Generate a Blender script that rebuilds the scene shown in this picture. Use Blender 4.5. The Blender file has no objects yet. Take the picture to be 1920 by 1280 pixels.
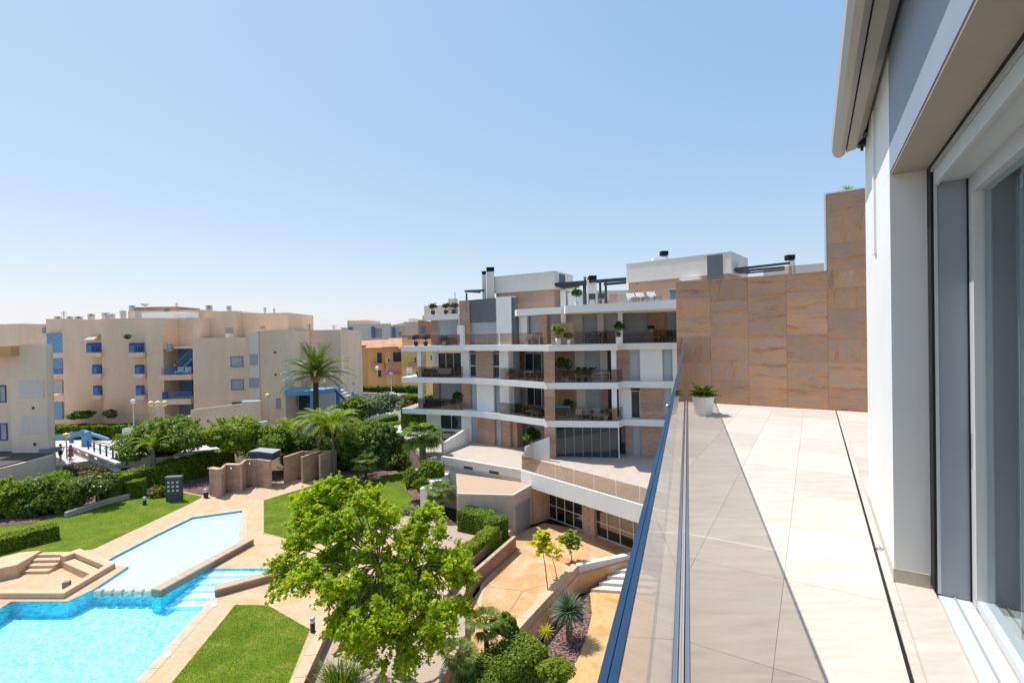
import bpy, bmesh, math, random
import numpy as np
from mathutils import Vector, Matrix
from mathutils.geometry import tessellate_polygon

random.seed(7)
rng = np.random.default_rng(7)
S = bpy.context.scene
COL = S.collection
PI = math.pi
rad = math.radians

# ------------------------------------------------------------------ camera
F_PX = 17.0 / 36.0 * 1920.0
HC = 12.4                                    # eye height above the pool deck
cam_d = bpy.data.cameras.new('camera')
cam_d.lens = 17.0
cam_d.sensor_width = 36.0
cam_d.clip_start = 0.01
cam_d.clip_end = 6000.0
cam = bpy.data.objects.new('camera', cam_d)
COL.objects.link(cam)
_p, _r = rad(-0.6), rad(1.15)
_f = Vector((0, math.cos(_p), math.sin(_p)))
_x = Vector((1, 0, 0))
_u = _x.cross(_f)
CR = math.cos(_r) * _x - math.sin(_r) * _u
CU = math.sin(_r) * _x + math.cos(_r) * _u
cam.matrix_world = Matrix(((CR.x, CU.x, -_f.x, 0), (CR.y, CU.y, -_f.y, 0), (CR.z, CU.z, -_f.z, HC), (0, 0, 0, 1)))
S.camera = cam

# ------------------------------------------------------------------ sky, sun, exposure
SUN_EL, SUN_AZ = rad(64.5), rad(-59.0)       # azimuth from +Y, clockwise seen from above
w = bpy.data.worlds.new('World')
S.world = w
w.use_nodes = True
nt = w.node_tree
nt.nodes.clear()
sky = nt.nodes.new('ShaderNodeTexSky')
sky.sky_type = 'NISHITA'
sky.sun_disc = False
sky.sun_elevation = SUN_EL
sky.sun_rotation = SUN_AZ
sky.air_density = 1.0
sky.dust_density = 0.8
sky.ozone_density = 1.0
sky.altitude = 0.0
bg = nt.nodes.new('ShaderNodeBackground')
bg.inputs['Strength'].default_value = 0.14
wo = nt.nodes.new('ShaderNodeOutputWorld')
# the hazy summer sky of the photograph is flatter than clear air: one even response for the whole dome
sep_ = nt.nodes.new('ShaderNodeSeparateColor'); cmb_ = nt.nodes.new('ShaderNodeCombineColor')
nt.links.new(sky.outputs[0], sep_.inputs[0])
for ch_, (pw_, k_) in enumerate(((0.68, 0.97), (0.47, 0.92), (0.25, 0.975))):
    a_ = nt.nodes.new('ShaderNodeMath'); a_.operation = 'MULTIPLY'; a_.inputs[1].default_value = 0.14
    p_ = nt.nodes.new('ShaderNodeMath'); p_.operation = 'POWER'; p_.inputs[1].default_value = pw_
    m_ = nt.nodes.new('ShaderNodeMath'); m_.operation = 'MULTIPLY'; m_.inputs[1].default_value = k_ / 0.14 / 2 ** 0.55
    nt.links.new(sep_.outputs[ch_], a_.inputs[0]); nt.links.new(a_.outputs[0], p_.inputs[0]); nt.links.new(p_.outputs[0], m_.inputs[0]); nt.links.new(m_.outputs[0], cmb_.inputs[ch_])
nt.links.new(cmb_.outputs[0], bg.inputs[0])
nt.links.new(bg.outputs[0], wo.inputs[0])

sun_d = bpy.data.lights.new('sun', 'SUN')
sun_d.energy = 3.7
sun_d.angle = rad(0.53)
sun_d.color = (1.0, 0.96, 0.91)
sun = bpy.data.objects.new('sun', sun_d)
COL.objects.link(sun)
SD = Vector((math.sin(SUN_AZ) * math.cos(SUN_EL), math.cos(SUN_AZ) * math.cos(SUN_EL), math.sin(SUN_EL)))
sun.rotation_euler = SD.to_track_quat('Z', 'Y').to_euler()
sun.location = (0, 0, 60)

S.render.engine = 'CYCLES'
S.view_settings.view_transform = 'Standard'
S.view_settings.look = 'None'
S.view_settings.gamma = 1.0
S.view_settings.use_curve_mapping = False
S.view_settings.exposure = 0.55
S.cycles.use_denoising = True
S.cycles.max_bounces = 10
S.cycles.transparent_max_bounces = 24
S.cycles.caustics_reflective = False
S.cycles.caustics_refractive = False
S.cycles.sample_clamp_indirect = 6.0

# ------------------------------------------------------------------ pixel -> place (photo pixels, 1920 wide)
def ray(px, py):
    return (CR * ((px - 960) / F_PX) - CU * ((py - 640) / F_PX) + _f)

def G(px, py, z=0.0):
    """point of the level z that shows at the pixel"""
    d = ray(px, py)
    t = (z - HC) / d.z
    return Vector((d.x * t, d.y * t, z))

def DY(px, py, y):
    """point at distance y in front of the camera that shows at the pixel"""
    d = ray(px, py)
    t = y / d.y
    return Vector((d.x * t, y, HC + d.z * t))

def Z1(X, Y): return (X / 4.5714, 760 + Y / 4.5714)
def Z2(X, Y): return (360 + X / 4.5714, 740 + Y / 4.5714)
def Z3(X, Y): return (X / 4.5714, 1000 + Y / 4.5714)
def Z4(X, Y): return (360 + X / 4.5714, 1000 + Y / 4.5714)
def Z5(X, Y): return (720 + X / 3.5556, 740 + Y / 3.5556)
def Z6(X, Y): return (740 + X / 4.0, 960 + Y / 4.0)

class Fr:
    """upright facade frame: s along the wall, d out of it, z up"""
    def __init__(self, a, b, face=(0, 0)):
        a = Vector((a[0], a[1])); b = Vector((b[0], b[1]))
        self.o = a
        self.L = (b - a).length
        self.u = (b - a).normalized()
        n = Vector((self.u.y, -self.u.x))
        if n.dot(Vector(face) - a) < 0:
            n = -n
        self.n = n
    def P(self, s, d, z):
        q = self.o + self.u * s + self.n * d
        return Vector((q.x, q.y, z))
    def hit(self, px, py, d=0.0):
        r = ray(px, py)
        o = self.o + self.n * d
        t = self.n.dot(o) / self.n.dot(Vector((r.x, r.y)))
        q = Vector((r.x * t, r.y * t))
        return (q - o).dot(self.u), HC + r.z * t
    def sx(self, px, d=0.0, py=680):
        return self.hit(px, py, d)[0]

# ------------------------------------------------------------------ mesh building
class MB:
    def __init__(self):
        self.v = []; self.f = []; self.mi = []; self.m = 0; self.sm = []
    def add(self, vs, fs, smooth=False):
        k = len(self.v)
        self.v.extend([tuple(q) for q in vs])
        for f in fs:
            self.f.append(tuple(i + k for i in f)); self.mi.append(self.m); self.sm.append(smooth)
        return self
    def hexa(self, p):
        p = [Vector(q) for q in p]
        if (p[1] - p[0]).cross(p[3] - p[0]).dot(p[4] - p[0]) < 0:      # keep the faces turned outwards
            p = [p[3], p[2], p[1], p[0], p[7], p[6], p[5], p[4]]
        return self.add(p, [(3, 2, 1, 0), (4, 5, 6, 7), (0, 1, 5, 4), (1, 2, 6, 5), (2, 3, 7, 6), (3, 0, 4, 7)])
    def box(self, x0, x1, y0, y1, z0, z1):
        return self.hexa([(x0, y0, z0), (x1, y0, z0), (x1, y1, z0), (x0, y1, z0), (x0, y0, z1), (x1, y0, z1), (x1, y1, z1), (x0, y1, z1)])
    def fb(self, fr, s0, s1, d0, d1, z0, z1):
        P = fr.P
        return self.hexa([P(s0, d1, z0), P(s1, d1, z0), P(s1, d0, z0), P(s0, d0, z0), P(s0, d1, z1), P(s1, d1, z1), P(s1, d0, z1), P(s0, d0, z1)])
    def obox(self, c, rz, sx, sy, z0, z1):
        c = Vector(c); ca, sa = math.cos(rz), math.sin(rz)
        q = []
        for z in (z0, z1):
            for (a, b) in ((-1, -1), (1, -1), (1, 1), (-1, 1)):
                x, y = a * sx / 2, b * sy / 2
                q.append((c.x + x * ca - y * sa, c.y + x * sa + y * ca, z))
        return self.hexa(q)
    def prism(self, poly, z0, z1, holes=(), bottom=True):
        """flat slab from a plan polygon (any winding)"""
        loops = [list(poly)] + [list(h) for h in holes]
        tri = tessellate_polygon([[Vector((p[0], p[1], 0)) for p in l] for l in loops])
        pts = [p for l in loops for p in l]
        n = len(pts)
        vs = [(p[0], p[1], z1) for p in pts] + [(p[0], p[1], z0) for p in pts]
        fs = []
        for t in tri:
            a, b, c = [Vector((pts[i][0], pts[i][1])) for i in t]
            if (b - a).cross(c - a) < 0: t = (t[0], t[2], t[1])
            fs.append(tuple(t))
            if bottom: fs.append((t[2] + n, t[1] + n, t[0] + n))
        k = 0
        for li, l in enumerate(loops):
            area = sum(l[i][0] * l[(i + 1) % len(l)][1] - l[(i + 1) % len(l)][0] * l[i][1] for i in range(len(l)))
            fwd = (area > 0) == (li == 0)
            for i in range(len(l)):
                a, b = k + i, k + (i + 1) % len(l)
                fs.append((a, a + n, b + n, b) if fwd else (b, b + n, a + n, a))
            k += len(l)
        return self.add(vs, fs)
    def sheet(self, poly, z):
        tri = tessellate_polygon([[Vector((p[0], p[1], 0)) for p in poly]])
        fs = []
        for t in tri:
            a, b, c = [Vector((poly[i][0], poly[i][1])) for i in t]
            if (b - a).cross(c - a) < 0: t = (t[0], t[2], t[1])
            fs.append(tuple(t))
        return self.add([(p[0], p[1], z) for p in poly], fs)
    def strip(self, line, width, z0, z1, side=0.0):
        """wall of a given thickness along a plan polyline; side -1..1 shifts it off the line"""
        L = [Vector((p[0], p[1])) for p in line]
        n = len(L); offs = []
        for i in range(n):
            t = Vector((0, 0))
            if i > 0: t += (L[i] - L[i - 1]).normalized()
            if i < n - 1: t += (L[i + 1] - L[i]).normalized()
            t.normalize()
            m = Vector((-t.y, t.x))
            k = 1.0
            if 0 < i < n - 1:
                k = 1.0 / max(0.4, m.dot(Vector((-(L[i] - L[i - 1]).normalized().y, (L[i] - L[i - 1]).normalized().x))))
            offs.append(m * k)
        a = [L[i] + offs[i] * width * (0.5 + side * 0.5) for i in range(n)]
        b = [L[i] - offs[i] * width * (0.5 - side * 0.5) for i in range(n)]
        z0s = z0 if isinstance(z0, (list, tuple)) else [z0] * n
        z1s = z1 if isinstance(z1, (list, tuple)) else [z1] * n
        for i in range(n - 1):
            self.hexa([(b[i].x, b[i].y, z0s[i]), (b[i + 1].x, b[i + 1].y, z0s[i + 1]), (a[i + 1].x, a[i + 1].y, z0s[i + 1]), (a[i].x, a[i].y, z0s[i]),
                       (b[i].x, b[i].y, z1s[i]), (b[i + 1].x, b[i + 1].y, z1s[i + 1]), (a[i + 1].x, a[i + 1].y, z1s[i + 1]), (a[i].x, a[i].y, z1s[i])])
        return self
    def tube(self, pts, r, n=8, cap=True):
        pts = [Vector(p) for p in pts]
        rs = r if isinstance(r, (list, tuple)) else [r] * len(pts)
        vs = []
        for i, p in enumerate(pts):
            t = (pts[min(i + 1, len(pts) - 1)] - pts[max(i - 1, 0)]).normalized()
            a = t.orthogonal().normalized() if abs(t.z) > 0.99 or i == 0 and False else t.cross(Vector((0, 0, 1)))
            if a.length < 1e-4: a = Vector((1, 0, 0))
            a.normalize(); b = t.cross(a)
            for k in range(n):
                an = 2 * PI * k / n
                vs.append(p + (a * math.cos(an) + b * math.sin(an)) * rs[i])
        fs = []
        for i in range(len(pts) - 1):
            for k in range(n):
                fs.append((i * n + k, i * n + (k + 1) % n, (i + 1) * n + (k + 1) % n, (i + 1) * n + k))
        self.add(vs, fs, True)
        if cap:
            m = (len(pts) - 1) * n
            self.add([vs[k] for k in range(n)], [tuple(range(n))])
            self.add([vs[m + k] for k in range(n)], [tuple(range(n - 1, -1, -1))])
        return self
    def lathe(self, c, prof, n=16):
        """(radius, z) profile turned about the vertical through c"""
        vs = []
        for (r, z) in prof:
            for k in range(n):
                a = 2 * PI * k / n
                vs.append((c[0] + r * math.cos(a), c[1] + r * math.sin(a), c[2] + z))
        fs = []
        for i in range(len(prof) - 1):
            for k in range(n):
                fs.append((i * n + k, i * n + (k + 1) % n, (i + 1) * n + (k + 1) % n, (i + 1) * n + k))
        return self.add(vs, fs, True)
    def build(self, name, mat, parent=None, bevel=0.0, loc=None):
        me = bpy.data.meshes.new(name)
        if parent is not None:
            off = Vector(WL.get(parent.name, (0, 0, 0)))
            base = off
        else:
            a = np.array(self.v)
            off = Vector(((a[:, 0].min() + a[:, 0].max()) / 2, (a[:, 1].min() + a[:, 1].max()) / 2, a[:, 2].min())) if loc is None else Vector(loc)
        me.from_pydata([(x - off.x, y - off.y, z - off.z) for (x, y, z) in self.v], [], self.f)
        mats = mat if isinstance(mat, (list, tuple)) else [mat]
        for m in mats: me.materials.append(m)
        if len(mats) > 1:
            me.polygons.foreach_set('material_index', self.mi)
        if any(self.sm):
            me.polygons.foreach_set('use_smooth', self.sm)
        me.update()
        o = bpy.data.objects.new(name, me)
        COL.objects.link(o)
        if parent is not None:
            o.parent = parent
            WL[o.name] = tuple(off)
        else:
            o.location = off
            WL[o.name] = tuple(off)
        if bevel:
            b = o.modifiers.new('bevel', 'BEVEL'); b.width = bevel; b.segments = 2; b.limit_method = 'ANGLE'
        return o

WL = {}          # world place of each object's origin

def tag(o, label=None, cat=None, group=None, kind=None):
    if label: o['label'] = label
    if cat: o['category'] = cat
    if group: o['group'] = group
    if kind: o['kind'] = kind
    return o

def thing(name, label, cat, loc=(0, 0, 0), group=None, rz=0.0):
    o = bpy.data.objects.new(name, None)
    COL.objects.link(o)
    o.empty_display_size = 0.2
    o.location = loc
    o.rotation_euler = (0, 0, rz)
    WL[o.name] = tuple(loc)
    return tag(o, label, cat, group)

def kids(o): return [c for c in bpy.data.objects if c.parent == o]

def dup(root, loc, rz=0.0, label=None, group=None, scale=None, tree=None):
    """a thing with copies of its parts and sub-parts; meshes are shared"""
    tree = tree if tree is not None else TREES.setdefault(root.name, [(c, kids(c)) for c in kids(root)])
    r = root.copy(); COL.objects.link(r)
    r.location = loc; r.rotation_euler = (0, 0, rz)
    if scale: r.scale = scale if isinstance(scale, (tuple, list)) else (scale,) * 3
    if label: r['label'] = label
    if group: r['group'] = group
    for c, gs in tree:
        d = c.copy(); COL.objects.link(d); d.parent = r
        for g in gs:
            e = g.copy(); COL.objects.link(e); e.parent = d
    WL[r.name] = tuple(loc)
    return r
TREES = {}

def mesh_np(name, verts, faces, mat, parent=None, off=(0, 0, 0), smooth=False):
    """many quads at once: verts (n,3), faces (m,4)"""
    me = bpy.data.meshes.new(name)
    v = np.asarray(verts, dtype=np.float32) - np.asarray(off, dtype=np.float32)
    f = np.asarray(faces, dtype=np.int32)
    me.vertices.add(len(v)); me.vertices.foreach_set('co', v.ravel())
    k = f.shape[1]
    me.loops.add(f.size); me.loops.foreach_set('vertex_index', f.ravel())
    me.polygons.add(len(f))
    me.polygons.foreach_set('loop_start', np.arange(0, f.size, k, dtype=np.int32))
    me.polygons.foreach_set('loop_total', np.full(len(f), k, dtype=np.int32))
    if smooth: me.polygons.foreach_set('use_smooth', np.ones(len(f), dtype=bool))
    me.update(calc_edges=True)
    for m in (mat if isinstance(mat, (list, tuple)) else [mat]): me.materials.append(m)
    o = bpy.data.objects.new(name, me)
    COL.objects.link(o)
    if parent is not None: o.parent = parent
    else: o.location = off
    WL[o.name] = tuple(off)
    return o
# ------------------------------------------------------------------ materials
class N:
    """small helper round a material's node tree"""
    def __init__(self, name):
        self.m = bpy.data.materials.new(name)
        self.m.use_nodes = True
        self.t = self.m.node_tree
        self.b = self.t.nodes['Principled BSDF']
        self.out = self.t.nodes['Material Output']
    def n(self, kind, **kw):
        x = self.t.nodes.new('ShaderNode' + kind)
        for k, v in kw.items():
            if k in x.inputs.keys(): x.inputs[k].default_value = v
            else: setattr(x, k, v)
        return x
    def l(self, a, b): self.t.links.new(a, b)
    def coord(self, scale=(1, 1, 1), world=True, rnd=0.0):
        if world:
            c = self.n('NewGeometry').outputs['Position']
        else:
            c = self.n('TexCoord').outputs['Object']
        mp = self.n('Mapping'); mp.inputs['Scale'].default_value = scale
        self.l(c, mp.inputs['Vector'])
        if rnd:
            oi = self.n('ObjectInfo')
            sc = self.n('VectorMath', operation='SCALE'); sc.inputs['Scale'].default_value = rnd
            cb = self.n('CombineXYZ')
            self.l(oi.outputs['Random'], cb.inputs[0]); self.l(oi.outputs['Random'], cb.inputs[1]); self.l(oi.outputs['Random'], cb.inputs[2])
            self.l(cb.outputs[0], sc.inputs[0])
            self.l(sc.outputs[0], mp.inputs['Location'])
        return mp.outputs[0]
    def noise(self, vec, scale, detail=4.0, rough=0.55, dist=0.0):
        x = self.n('TexNoise'); x.inputs['Scale'].default_value = scale; x.inputs['Detail'].default_value = detail
        x.inputs['Roughness'].default_value = rough; x.inputs['Distortion'].default_value = dist
        self.l(vec, x.inputs['Vector'])
        return x.outputs['Fac']
    def ramp(self, fac, stops):
        r = self.n('ValToRGB')
        e = r.color_ramp.elements
        while len(e) < len(stops): e.new(0.5)
        for i, (p, c) in enumerate(stops):
            e[i].position = p; e[i].color = (c[0], c[1], c[2], 1) if len(c) == 3 else c
        self.l(fac, r.inputs['Fac'])
        return r.outputs['Color']
    def mix(self, fac, a, b, mode='MIX'):
        x = self.n('Mix', data_type='RGBA', blend_type=mode)
        for sock, val in ((x.inputs[0], fac), (x.inputs[6], a), (x.inputs[7], b)):
            if isinstance(val, (int, float)): sock.default_value = val
            elif isinstance(val, (tuple, list)): sock.default_value = (val[0], val[1], val[2], 1)
            else: self.l(val, sock)
        return x.outputs[2]
    def bump(self, h, strength=0.3, dist=0.02):
        x = self.n('Bump'); x.inputs['Strength'].default_value = strength; x.inputs['Distance'].default_value = dist
        self.l(h, x.inputs['Height']); self.l(x.outputs[0], self.b.inputs['Normal'])
        return x
    def col(self, c):
        if isinstance(c, (tuple, list)): self.b.inputs['Base Color'].default_value = (c[0], c[1], c[2], 1)
        else: self.l(c, self.b.inputs['Base Color'])
    def rough(self, r, spec=0.5, metal=0.0):
        self.b.inputs['Roughness'].default_value = r
        self.b.inputs['Specular IOR Level'].default_value = spec
        self.b.inputs['Metallic'].default_value = metal
        return self

def plain(name, c, rough=0.7, spec=0.4, metal=0.0, var=0.12, scale=3.0, bump=0.0, bscale=60.0):
    """paint or render: base colour with blotches and faint relief"""
    k = N(name); v = k.coord()
    f = k.noise(v, scale, 6, 0.6)
    d = tuple(x * (1 - var) for x in c); e = tuple(min(1, x * (1 + var * 0.6)) for x in c)
    k.col(k.ramp(f, [(0.3, d), (0.7, e)]))
    k.rough(rough, spec, metal)
    if bump: k.bump(k.noise(v, bscale, 3), bump, 0.01)
    return k.m

def weathered(name, c, c2, rough=0.85, streak=0.35):
    """rendered wall with vertical rain streaks and blotches"""
    k = N(name)
    v = k.coord((1.3, 1.3, 0.12)); v2 = k.coord()
    f = k.noise(v, 2.2, 6, 0.65); g = k.noise(v2, 0.9, 5, 0.6)
    a = k.ramp(f, [(0.42, (0, 0, 0)), (0.75, (1, 1, 1))])
    b = k.mix(g, c, tuple(x * 0.9 for x in c))
    fac = k.n('Math', operation='MULTIPLY'); k.l(a, fac.inputs[0]); fac.inputs[1].default_value = streak
    k.col(k.mix(fac.outputs[0], b, c2))
    k.rough(rough, 0.3)
    k.bump(k.noise(v2, 45, 4), 0.15, 0.01)
    return k.m

def coursed(name, ca, cb, mortar, bw=0.6, bh=0.28, size=0.012):
    """small coursed stone seen from far off"""
    k = N(name)
    g = k.n('NewGeometry')
    sep = k.n('SeparateXYZ'); k.l(g.outputs['Position'], sep.inputs[0])
    ad = k.n('Math', operation='ADD'); k.l(sep.outputs[0], ad.inputs[0]); k.l(sep.outputs[1], ad.inputs[1])
    cb_ = k.n('CombineXYZ'); k.l(ad.outputs[0], cb_.inputs[0]); k.l(sep.outputs[2], cb_.inputs[1])
    br = k.n('TexBrick'); k.l(cb_.outputs[0], br.inputs['Vector'])
    br.inputs['Color1'].default_value = (*ca, 1); br.inputs['Color2'].default_value = (*cb, 1); br.inputs['Mortar'].default_value = (*mortar, 1)
    br.inputs['Scale'].default_value = 1.0; br.inputs['Mortar Size'].default_value = size
    br.inputs['Brick Width'].default_value = bw; br.inputs['Row Height'].default_value = bh
    br.inputs['Bias'].default_value = -0.2
    v = k.coord((0.5, 0.5, 0.15))
    f = k.noise(v, 0.8, 6, 0.6)
    s = k.ramp(f, [(0.3, (0.86, 0.84, 0.82)), (0.7, (1.04, 1.03, 1.0))])
    k.col(k.mix(1.0, br.outputs['Color'], s, 'MULTIPLY'))
    k.rough(0.9, 0.2)
    k.bump(br.outputs['Fac'], -0.25, 0.01)
    return k.m

M = {}
M['white'] = weathered('white_render', (0.84, 0.825, 0.795), (0.70, 0.675, 0.63), 0.8, 0.30)
M['white_clean'] = plain('white_paint', (0.80, 0.80, 0.795), 0.6, 0.4, var=0.04, scale=1.5)
M['cream'] = weathered('cream_render', (0.72, 0.64, 0.54), (0.58, 0.50, 0.41), 0.85, 0.4)
M['parapet'] = weathered('parapet_render', (0.66, 0.61, 0.55), (0.50, 0.45, 0.39), 0.85, 0.35)
M['beige'] = coursed('beige_block', (0.80, 0.615, 0.455), (0.77, 0.59, 0.435), (0.70, 0.54, 0.40), 0.5, 0.21, 0.012)
M['beige_near'] = coursed('beige_rough_block', (0.80, 0.655, 0.525), (0.755, 0.615, 0.49), (0.66, 0.535, 0.425), 0.4, 0.16, 0.014)
M['pinkstone'] = coursed('pink_block', (0.56, 0.39, 0.295), (0.50, 0.34, 0.255), (0.42, 0.29, 0.22), 0.6, 0.3, 0.012)
M['brick'] = coursed('brown_stone_course', (0.48, 0.31, 0.22), (0.42, 0.265, 0.185), (0.36, 0.23, 0.165), 0.9, 0.42, 0.012)
M['ochre'] = weathered('ochre_render', (0.62, 0.38, 0.16), (0.50, 0.29, 0.12), 0.9, 0.4)
M['ochre_red'] = weathered('terracotta_render', (0.54, 0.27, 0.15), (0.45, 0.22, 0.12), 0.9, 0.4)
M['yellow'] = weathered('yellow_render', (0.78, 0.55, 0.20), (0.66, 0.44, 0.15), 0.9, 0.3)
M['tiles'] = coursed('clay_roof_tile', (0.62, 0.36, 0.23), (0.50, 0.27, 0.16), (0.36, 0.18, 0.11), 0.35, 0.35, 0.03)
M['blue'] = plain('blue_paint', (0.055, 0.20, 0.46), 0.55, 0.4, var=0.15)
M['blue_light'] = plain('light_blue_paint', (0.13, 0.34, 0.62), 0.55, 0.4, var=0.12)
M['blue_wall'] = plain('blue_grey_wall', (0.16, 0.30, 0.46), 0.75, 0.3, var=0.12)
M['blue_deep'] = plain('deep_blue_paint', (0.025, 0.07, 0.26), 0.5, 0.4, var=0.15)
M['shutter'] = None
k = N('shutter_slats')
v = k.coord((0.01, 0.01, 1.0))
wv = k.n('TexWave', wave_type='BANDS', bands_direction='Z', wave_profile='SIN'); wv.inputs['Scale'].default_value = 7.0
k.l(k.coord(), wv.inputs['Vector'])
k.col(k.mix(k.noise(k.coord((0.3, 0.3, 1)), 1.4, 3), (0.36, 0.385, 0.41), (0.45, 0.47, 0.49)))
k.rough(0.5, 0.4); k.bump(wv.outputs['Fac'], 0.35, 0.012)
M['shutter'] = k.m
M['grey_panel'] = plain('grey_panel', (0.115, 0.125, 0.14), 0.55, 0.4, var=0.08)
M['alu'] = plain('aluminium_grey', (0.40, 0.425, 0.45), 0.42, 0.5, 0.15, var=0.05, scale=1.2)
M['alu_light'] = plain('aluminium_light', (0.62, 0.64, 0.66), 0.38, 0.5, 0.1, var=0.04, scale=1.2)
M['alu_dark'] = plain('aluminium_slate', (0.20, 0.225, 0.26), 0.45, 0.5, 0.1, var=0.08)
M['dark'] = plain('dark_metal', (0.03, 0.033, 0.04), 0.5, 0.4, var=0.2)
M['black'] = plain('black_rubber', (0.012, 0.012, 0.013), 0.6, 0.3, var=0.2)
M['steel'] = plain('brushed_steel', (0.56, 0.55, 0.54), 0.3, 0.5, 0.85, var=0.06)
M['pergola'] = plain('pergola_steel', (0.035, 0.045, 0.06), 0.5, 0.4, var=0.1)
M['plastic_white'] = plain('white_plastic', (0.80, 0.80, 0.79), 0.45, 0.5, var=0.03)
M['lamp_cream'] = plain('cream_globe', (0.78, 0.66, 0.30), 0.4, 0.5, var=0.06)
M['pole'] = plain('galvanised_pole', (0.62, 0.62, 0.63), 0.45, 0.5, 0.2, var=0.08)
M['wicker'] = plain('dark_wicker', (0.10, 0.085, 0.075), 0.8, 0.2, var=0.35, scale=30)
M['teak'] = plain('teak', (0.22, 0.12, 0.065), 0.6, 0.3, var=0.25, scale=12)
M['cushion'] = plain('pale_cushion', (0.62, 0.60, 0.57), 0.9, 0.1, var=0.1, scale=9)
M['cushion_grey'] = plain('grey_cushion', (0.24, 0.235, 0.235), 0.9, 0.1, var=0.2, scale=9)
M['navy'] = plain('navy_cloth', (0.03, 0.055, 0.13), 0.9, 0.1, var=0.3, scale=9)
M['soil'] = plain('soil', (0.10, 0.065, 0.04), 0.95, 0.1, var=0.4, scale=14)
M['turq'] = plain('turquoise_cloth', (0.05, 0.45, 0.47), 0.8, 0.2, var=0.1)
M['awning_cloth'] = plain('sand_canvas', (0.60, 0.53, 0.42), 0.9, 0.1, var=0.08)

M['glass_edge'] = plain('blue_glass_edge', (0.022, 0.062, 0.125), 0.55, 0.12, var=0.2)
M['pool_step'] = plain('pool_step_tile', (0.72, 0.86, 0.89), 0.5, 0.3, var=0.04)
M['step_pale'] = plain('pale_step', (0.60, 0.555, 0.49), 0.8, 0.3, var=0.1, scale=2)
M['lintel'] = plain('lintel_blue_grey', (0.27, 0.32, 0.40), 0.6, 0.3, var=0.08, scale=1.2)
M['soffit'] = plain('beige_soffit', (0.42, 0.37, 0.32), 0.85, 0.2, var=0.06)
M['alu_jamb'] = plain('jamb_grey', (0.34, 0.375, 0.42), 0.45, 0.5, 0.1, var=0.05)
M['awning_shell'] = plain('awning_shell', (0.42, 0.39, 0.345), 0.5, 0.4, var=0.05)
M['alu_door'] = plain('grey_metal_door', (0.26, 0.27, 0.29), 0.5, 0.4, 0.1, var=0.08)
M['edge_stone'] = plain('pale_edge_stone', (0.55, 0.435, 0.315), 0.8, 0.3, var=0.16, scale=2.2, bump=0.2)
M['pool_side'] = plain('pool_side_tile', (0.04, 0.46, 0.55), 0.5, 0.3, var=0.06)
M['stone_grey'] = plain('grey_stone', (0.25, 0.235, 0.21), 0.9, 0.2, var=0.25, scale=8, bump=0.4)
M['patio_joint'] = plain('patio_joint', (0.26, 0.17, 0.10), 0.9, 0.1, var=0.2)
M['box_blue'] = plain('dark_blue_box', (0.030, 0.045, 0.085), 0.5, 0.4, var=0.2)
M['box_grey'] = plain('mailbox_grey', (0.065, 0.07, 0.085), 0.5, 0.4, var=0.15)
M['plum'] = plain('plum_canvas', (0.10, 0.05, 0.085), 0.9, 0.1, var=0.15)
# glass that lets light through, darkens it and mirrors at grazing angles
def glass(name, tint, rough=0.0, ior=1.5, extra=0.0, plies=False):
    k = N(name)
    tr = k.n('BsdfTransparent'); tr.inputs['Color'].default_value = (*tint, 1)
    gl = k.n('BsdfGlossy'); gl.inputs['Roughness'].default_value = rough; gl.inputs['Color'].default_value = (0.95, 0.97, 1, 1)
    fr = k.n('Fresnel'); fr.inputs['IOR'].default_value = ior
    fac = fr.outputs[0]
    if extra:
        mm = k.n('Math', operation='MAXIMUM'); k.l(fac, mm.inputs[0]); mm.inputs[1].default_value = extra; fac = mm.outputs[0]
    if plies:      # laminated pane: both outer faces mirror, 2R / (1 + R)
        p1 = k.n('Math', operation='ADD'); k.l(fac, p1.inputs[0]); p1.inputs[1].default_value = 1.0
        p2 = k.n('Math', operation='DIVIDE'); k.l(fac, p2.inputs[0]); k.l(p1.outputs[0], p2.inputs[1])
        p3 = k.n('Math', operation='MULTIPLY'); k.l(p2.outputs[0], p3.inputs[0]); p3.inputs[1].default_value = 2.0; fac = p3.outputs[0]
    # light leaving the pane through its back face is not mirrored again
    bf = k.n('NewGeometry').outputs['Backfacing']
    iv = k.n('Math', operation='SUBTRACT'); iv.inputs[0].default_value = 1.0; k.l(bf, iv.inputs[1])
    ml = k.n('Math', operation='MULTIPLY'); k.l(fac, ml.inputs[0]); k.l(iv.outputs[0], ml.inputs[1]); fac = ml.outputs[0]
    mx = k.n('MixShader'); k.l(fac, mx.inputs[0]); k.l(tr.outputs[0], mx.inputs[1]); k.l(gl.outputs[0], mx.inputs[2])
    k.l(mx.outputs[0], k.out.inputs['Surface'])
    return k.m
M['glass_rail'] = glass('smoked_rail_glass', (0.72, 0.655, 0.61), 0.0)
M['glass_terrace'] = glass('tinted_laminated_glass', (0.97, 0.92, 0.865), 0.0, 1.52, 0.26, True)
M['glass_clear'] = glass('clear_roof_glass', (0.90, 0.92, 0.93), 0.0)
M['glass_door'] = glass('door_glass', (0.86, 0.92, 0.93), 0.0, 1.5, 0.20)
def dark_glass(name, c=(0.02, 0.026, 0.032), r=0.04):
    k = N(name); v = k.coord()
    k.col(k.mix(k.noise(v, 1.2, 4), c, tuple(x * 2.2 for x in c)))
    k.rough(r, 0.55); k.bump(k.noise(v, 0.7, 2), 0.03, 0.05)
    return k.m
M['pane'] = dark_glass('window_pane')
M['pane_grey'] = dark_glass('window_pane_grey', (0.20, 0.22, 0.245), 0.15)

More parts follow.
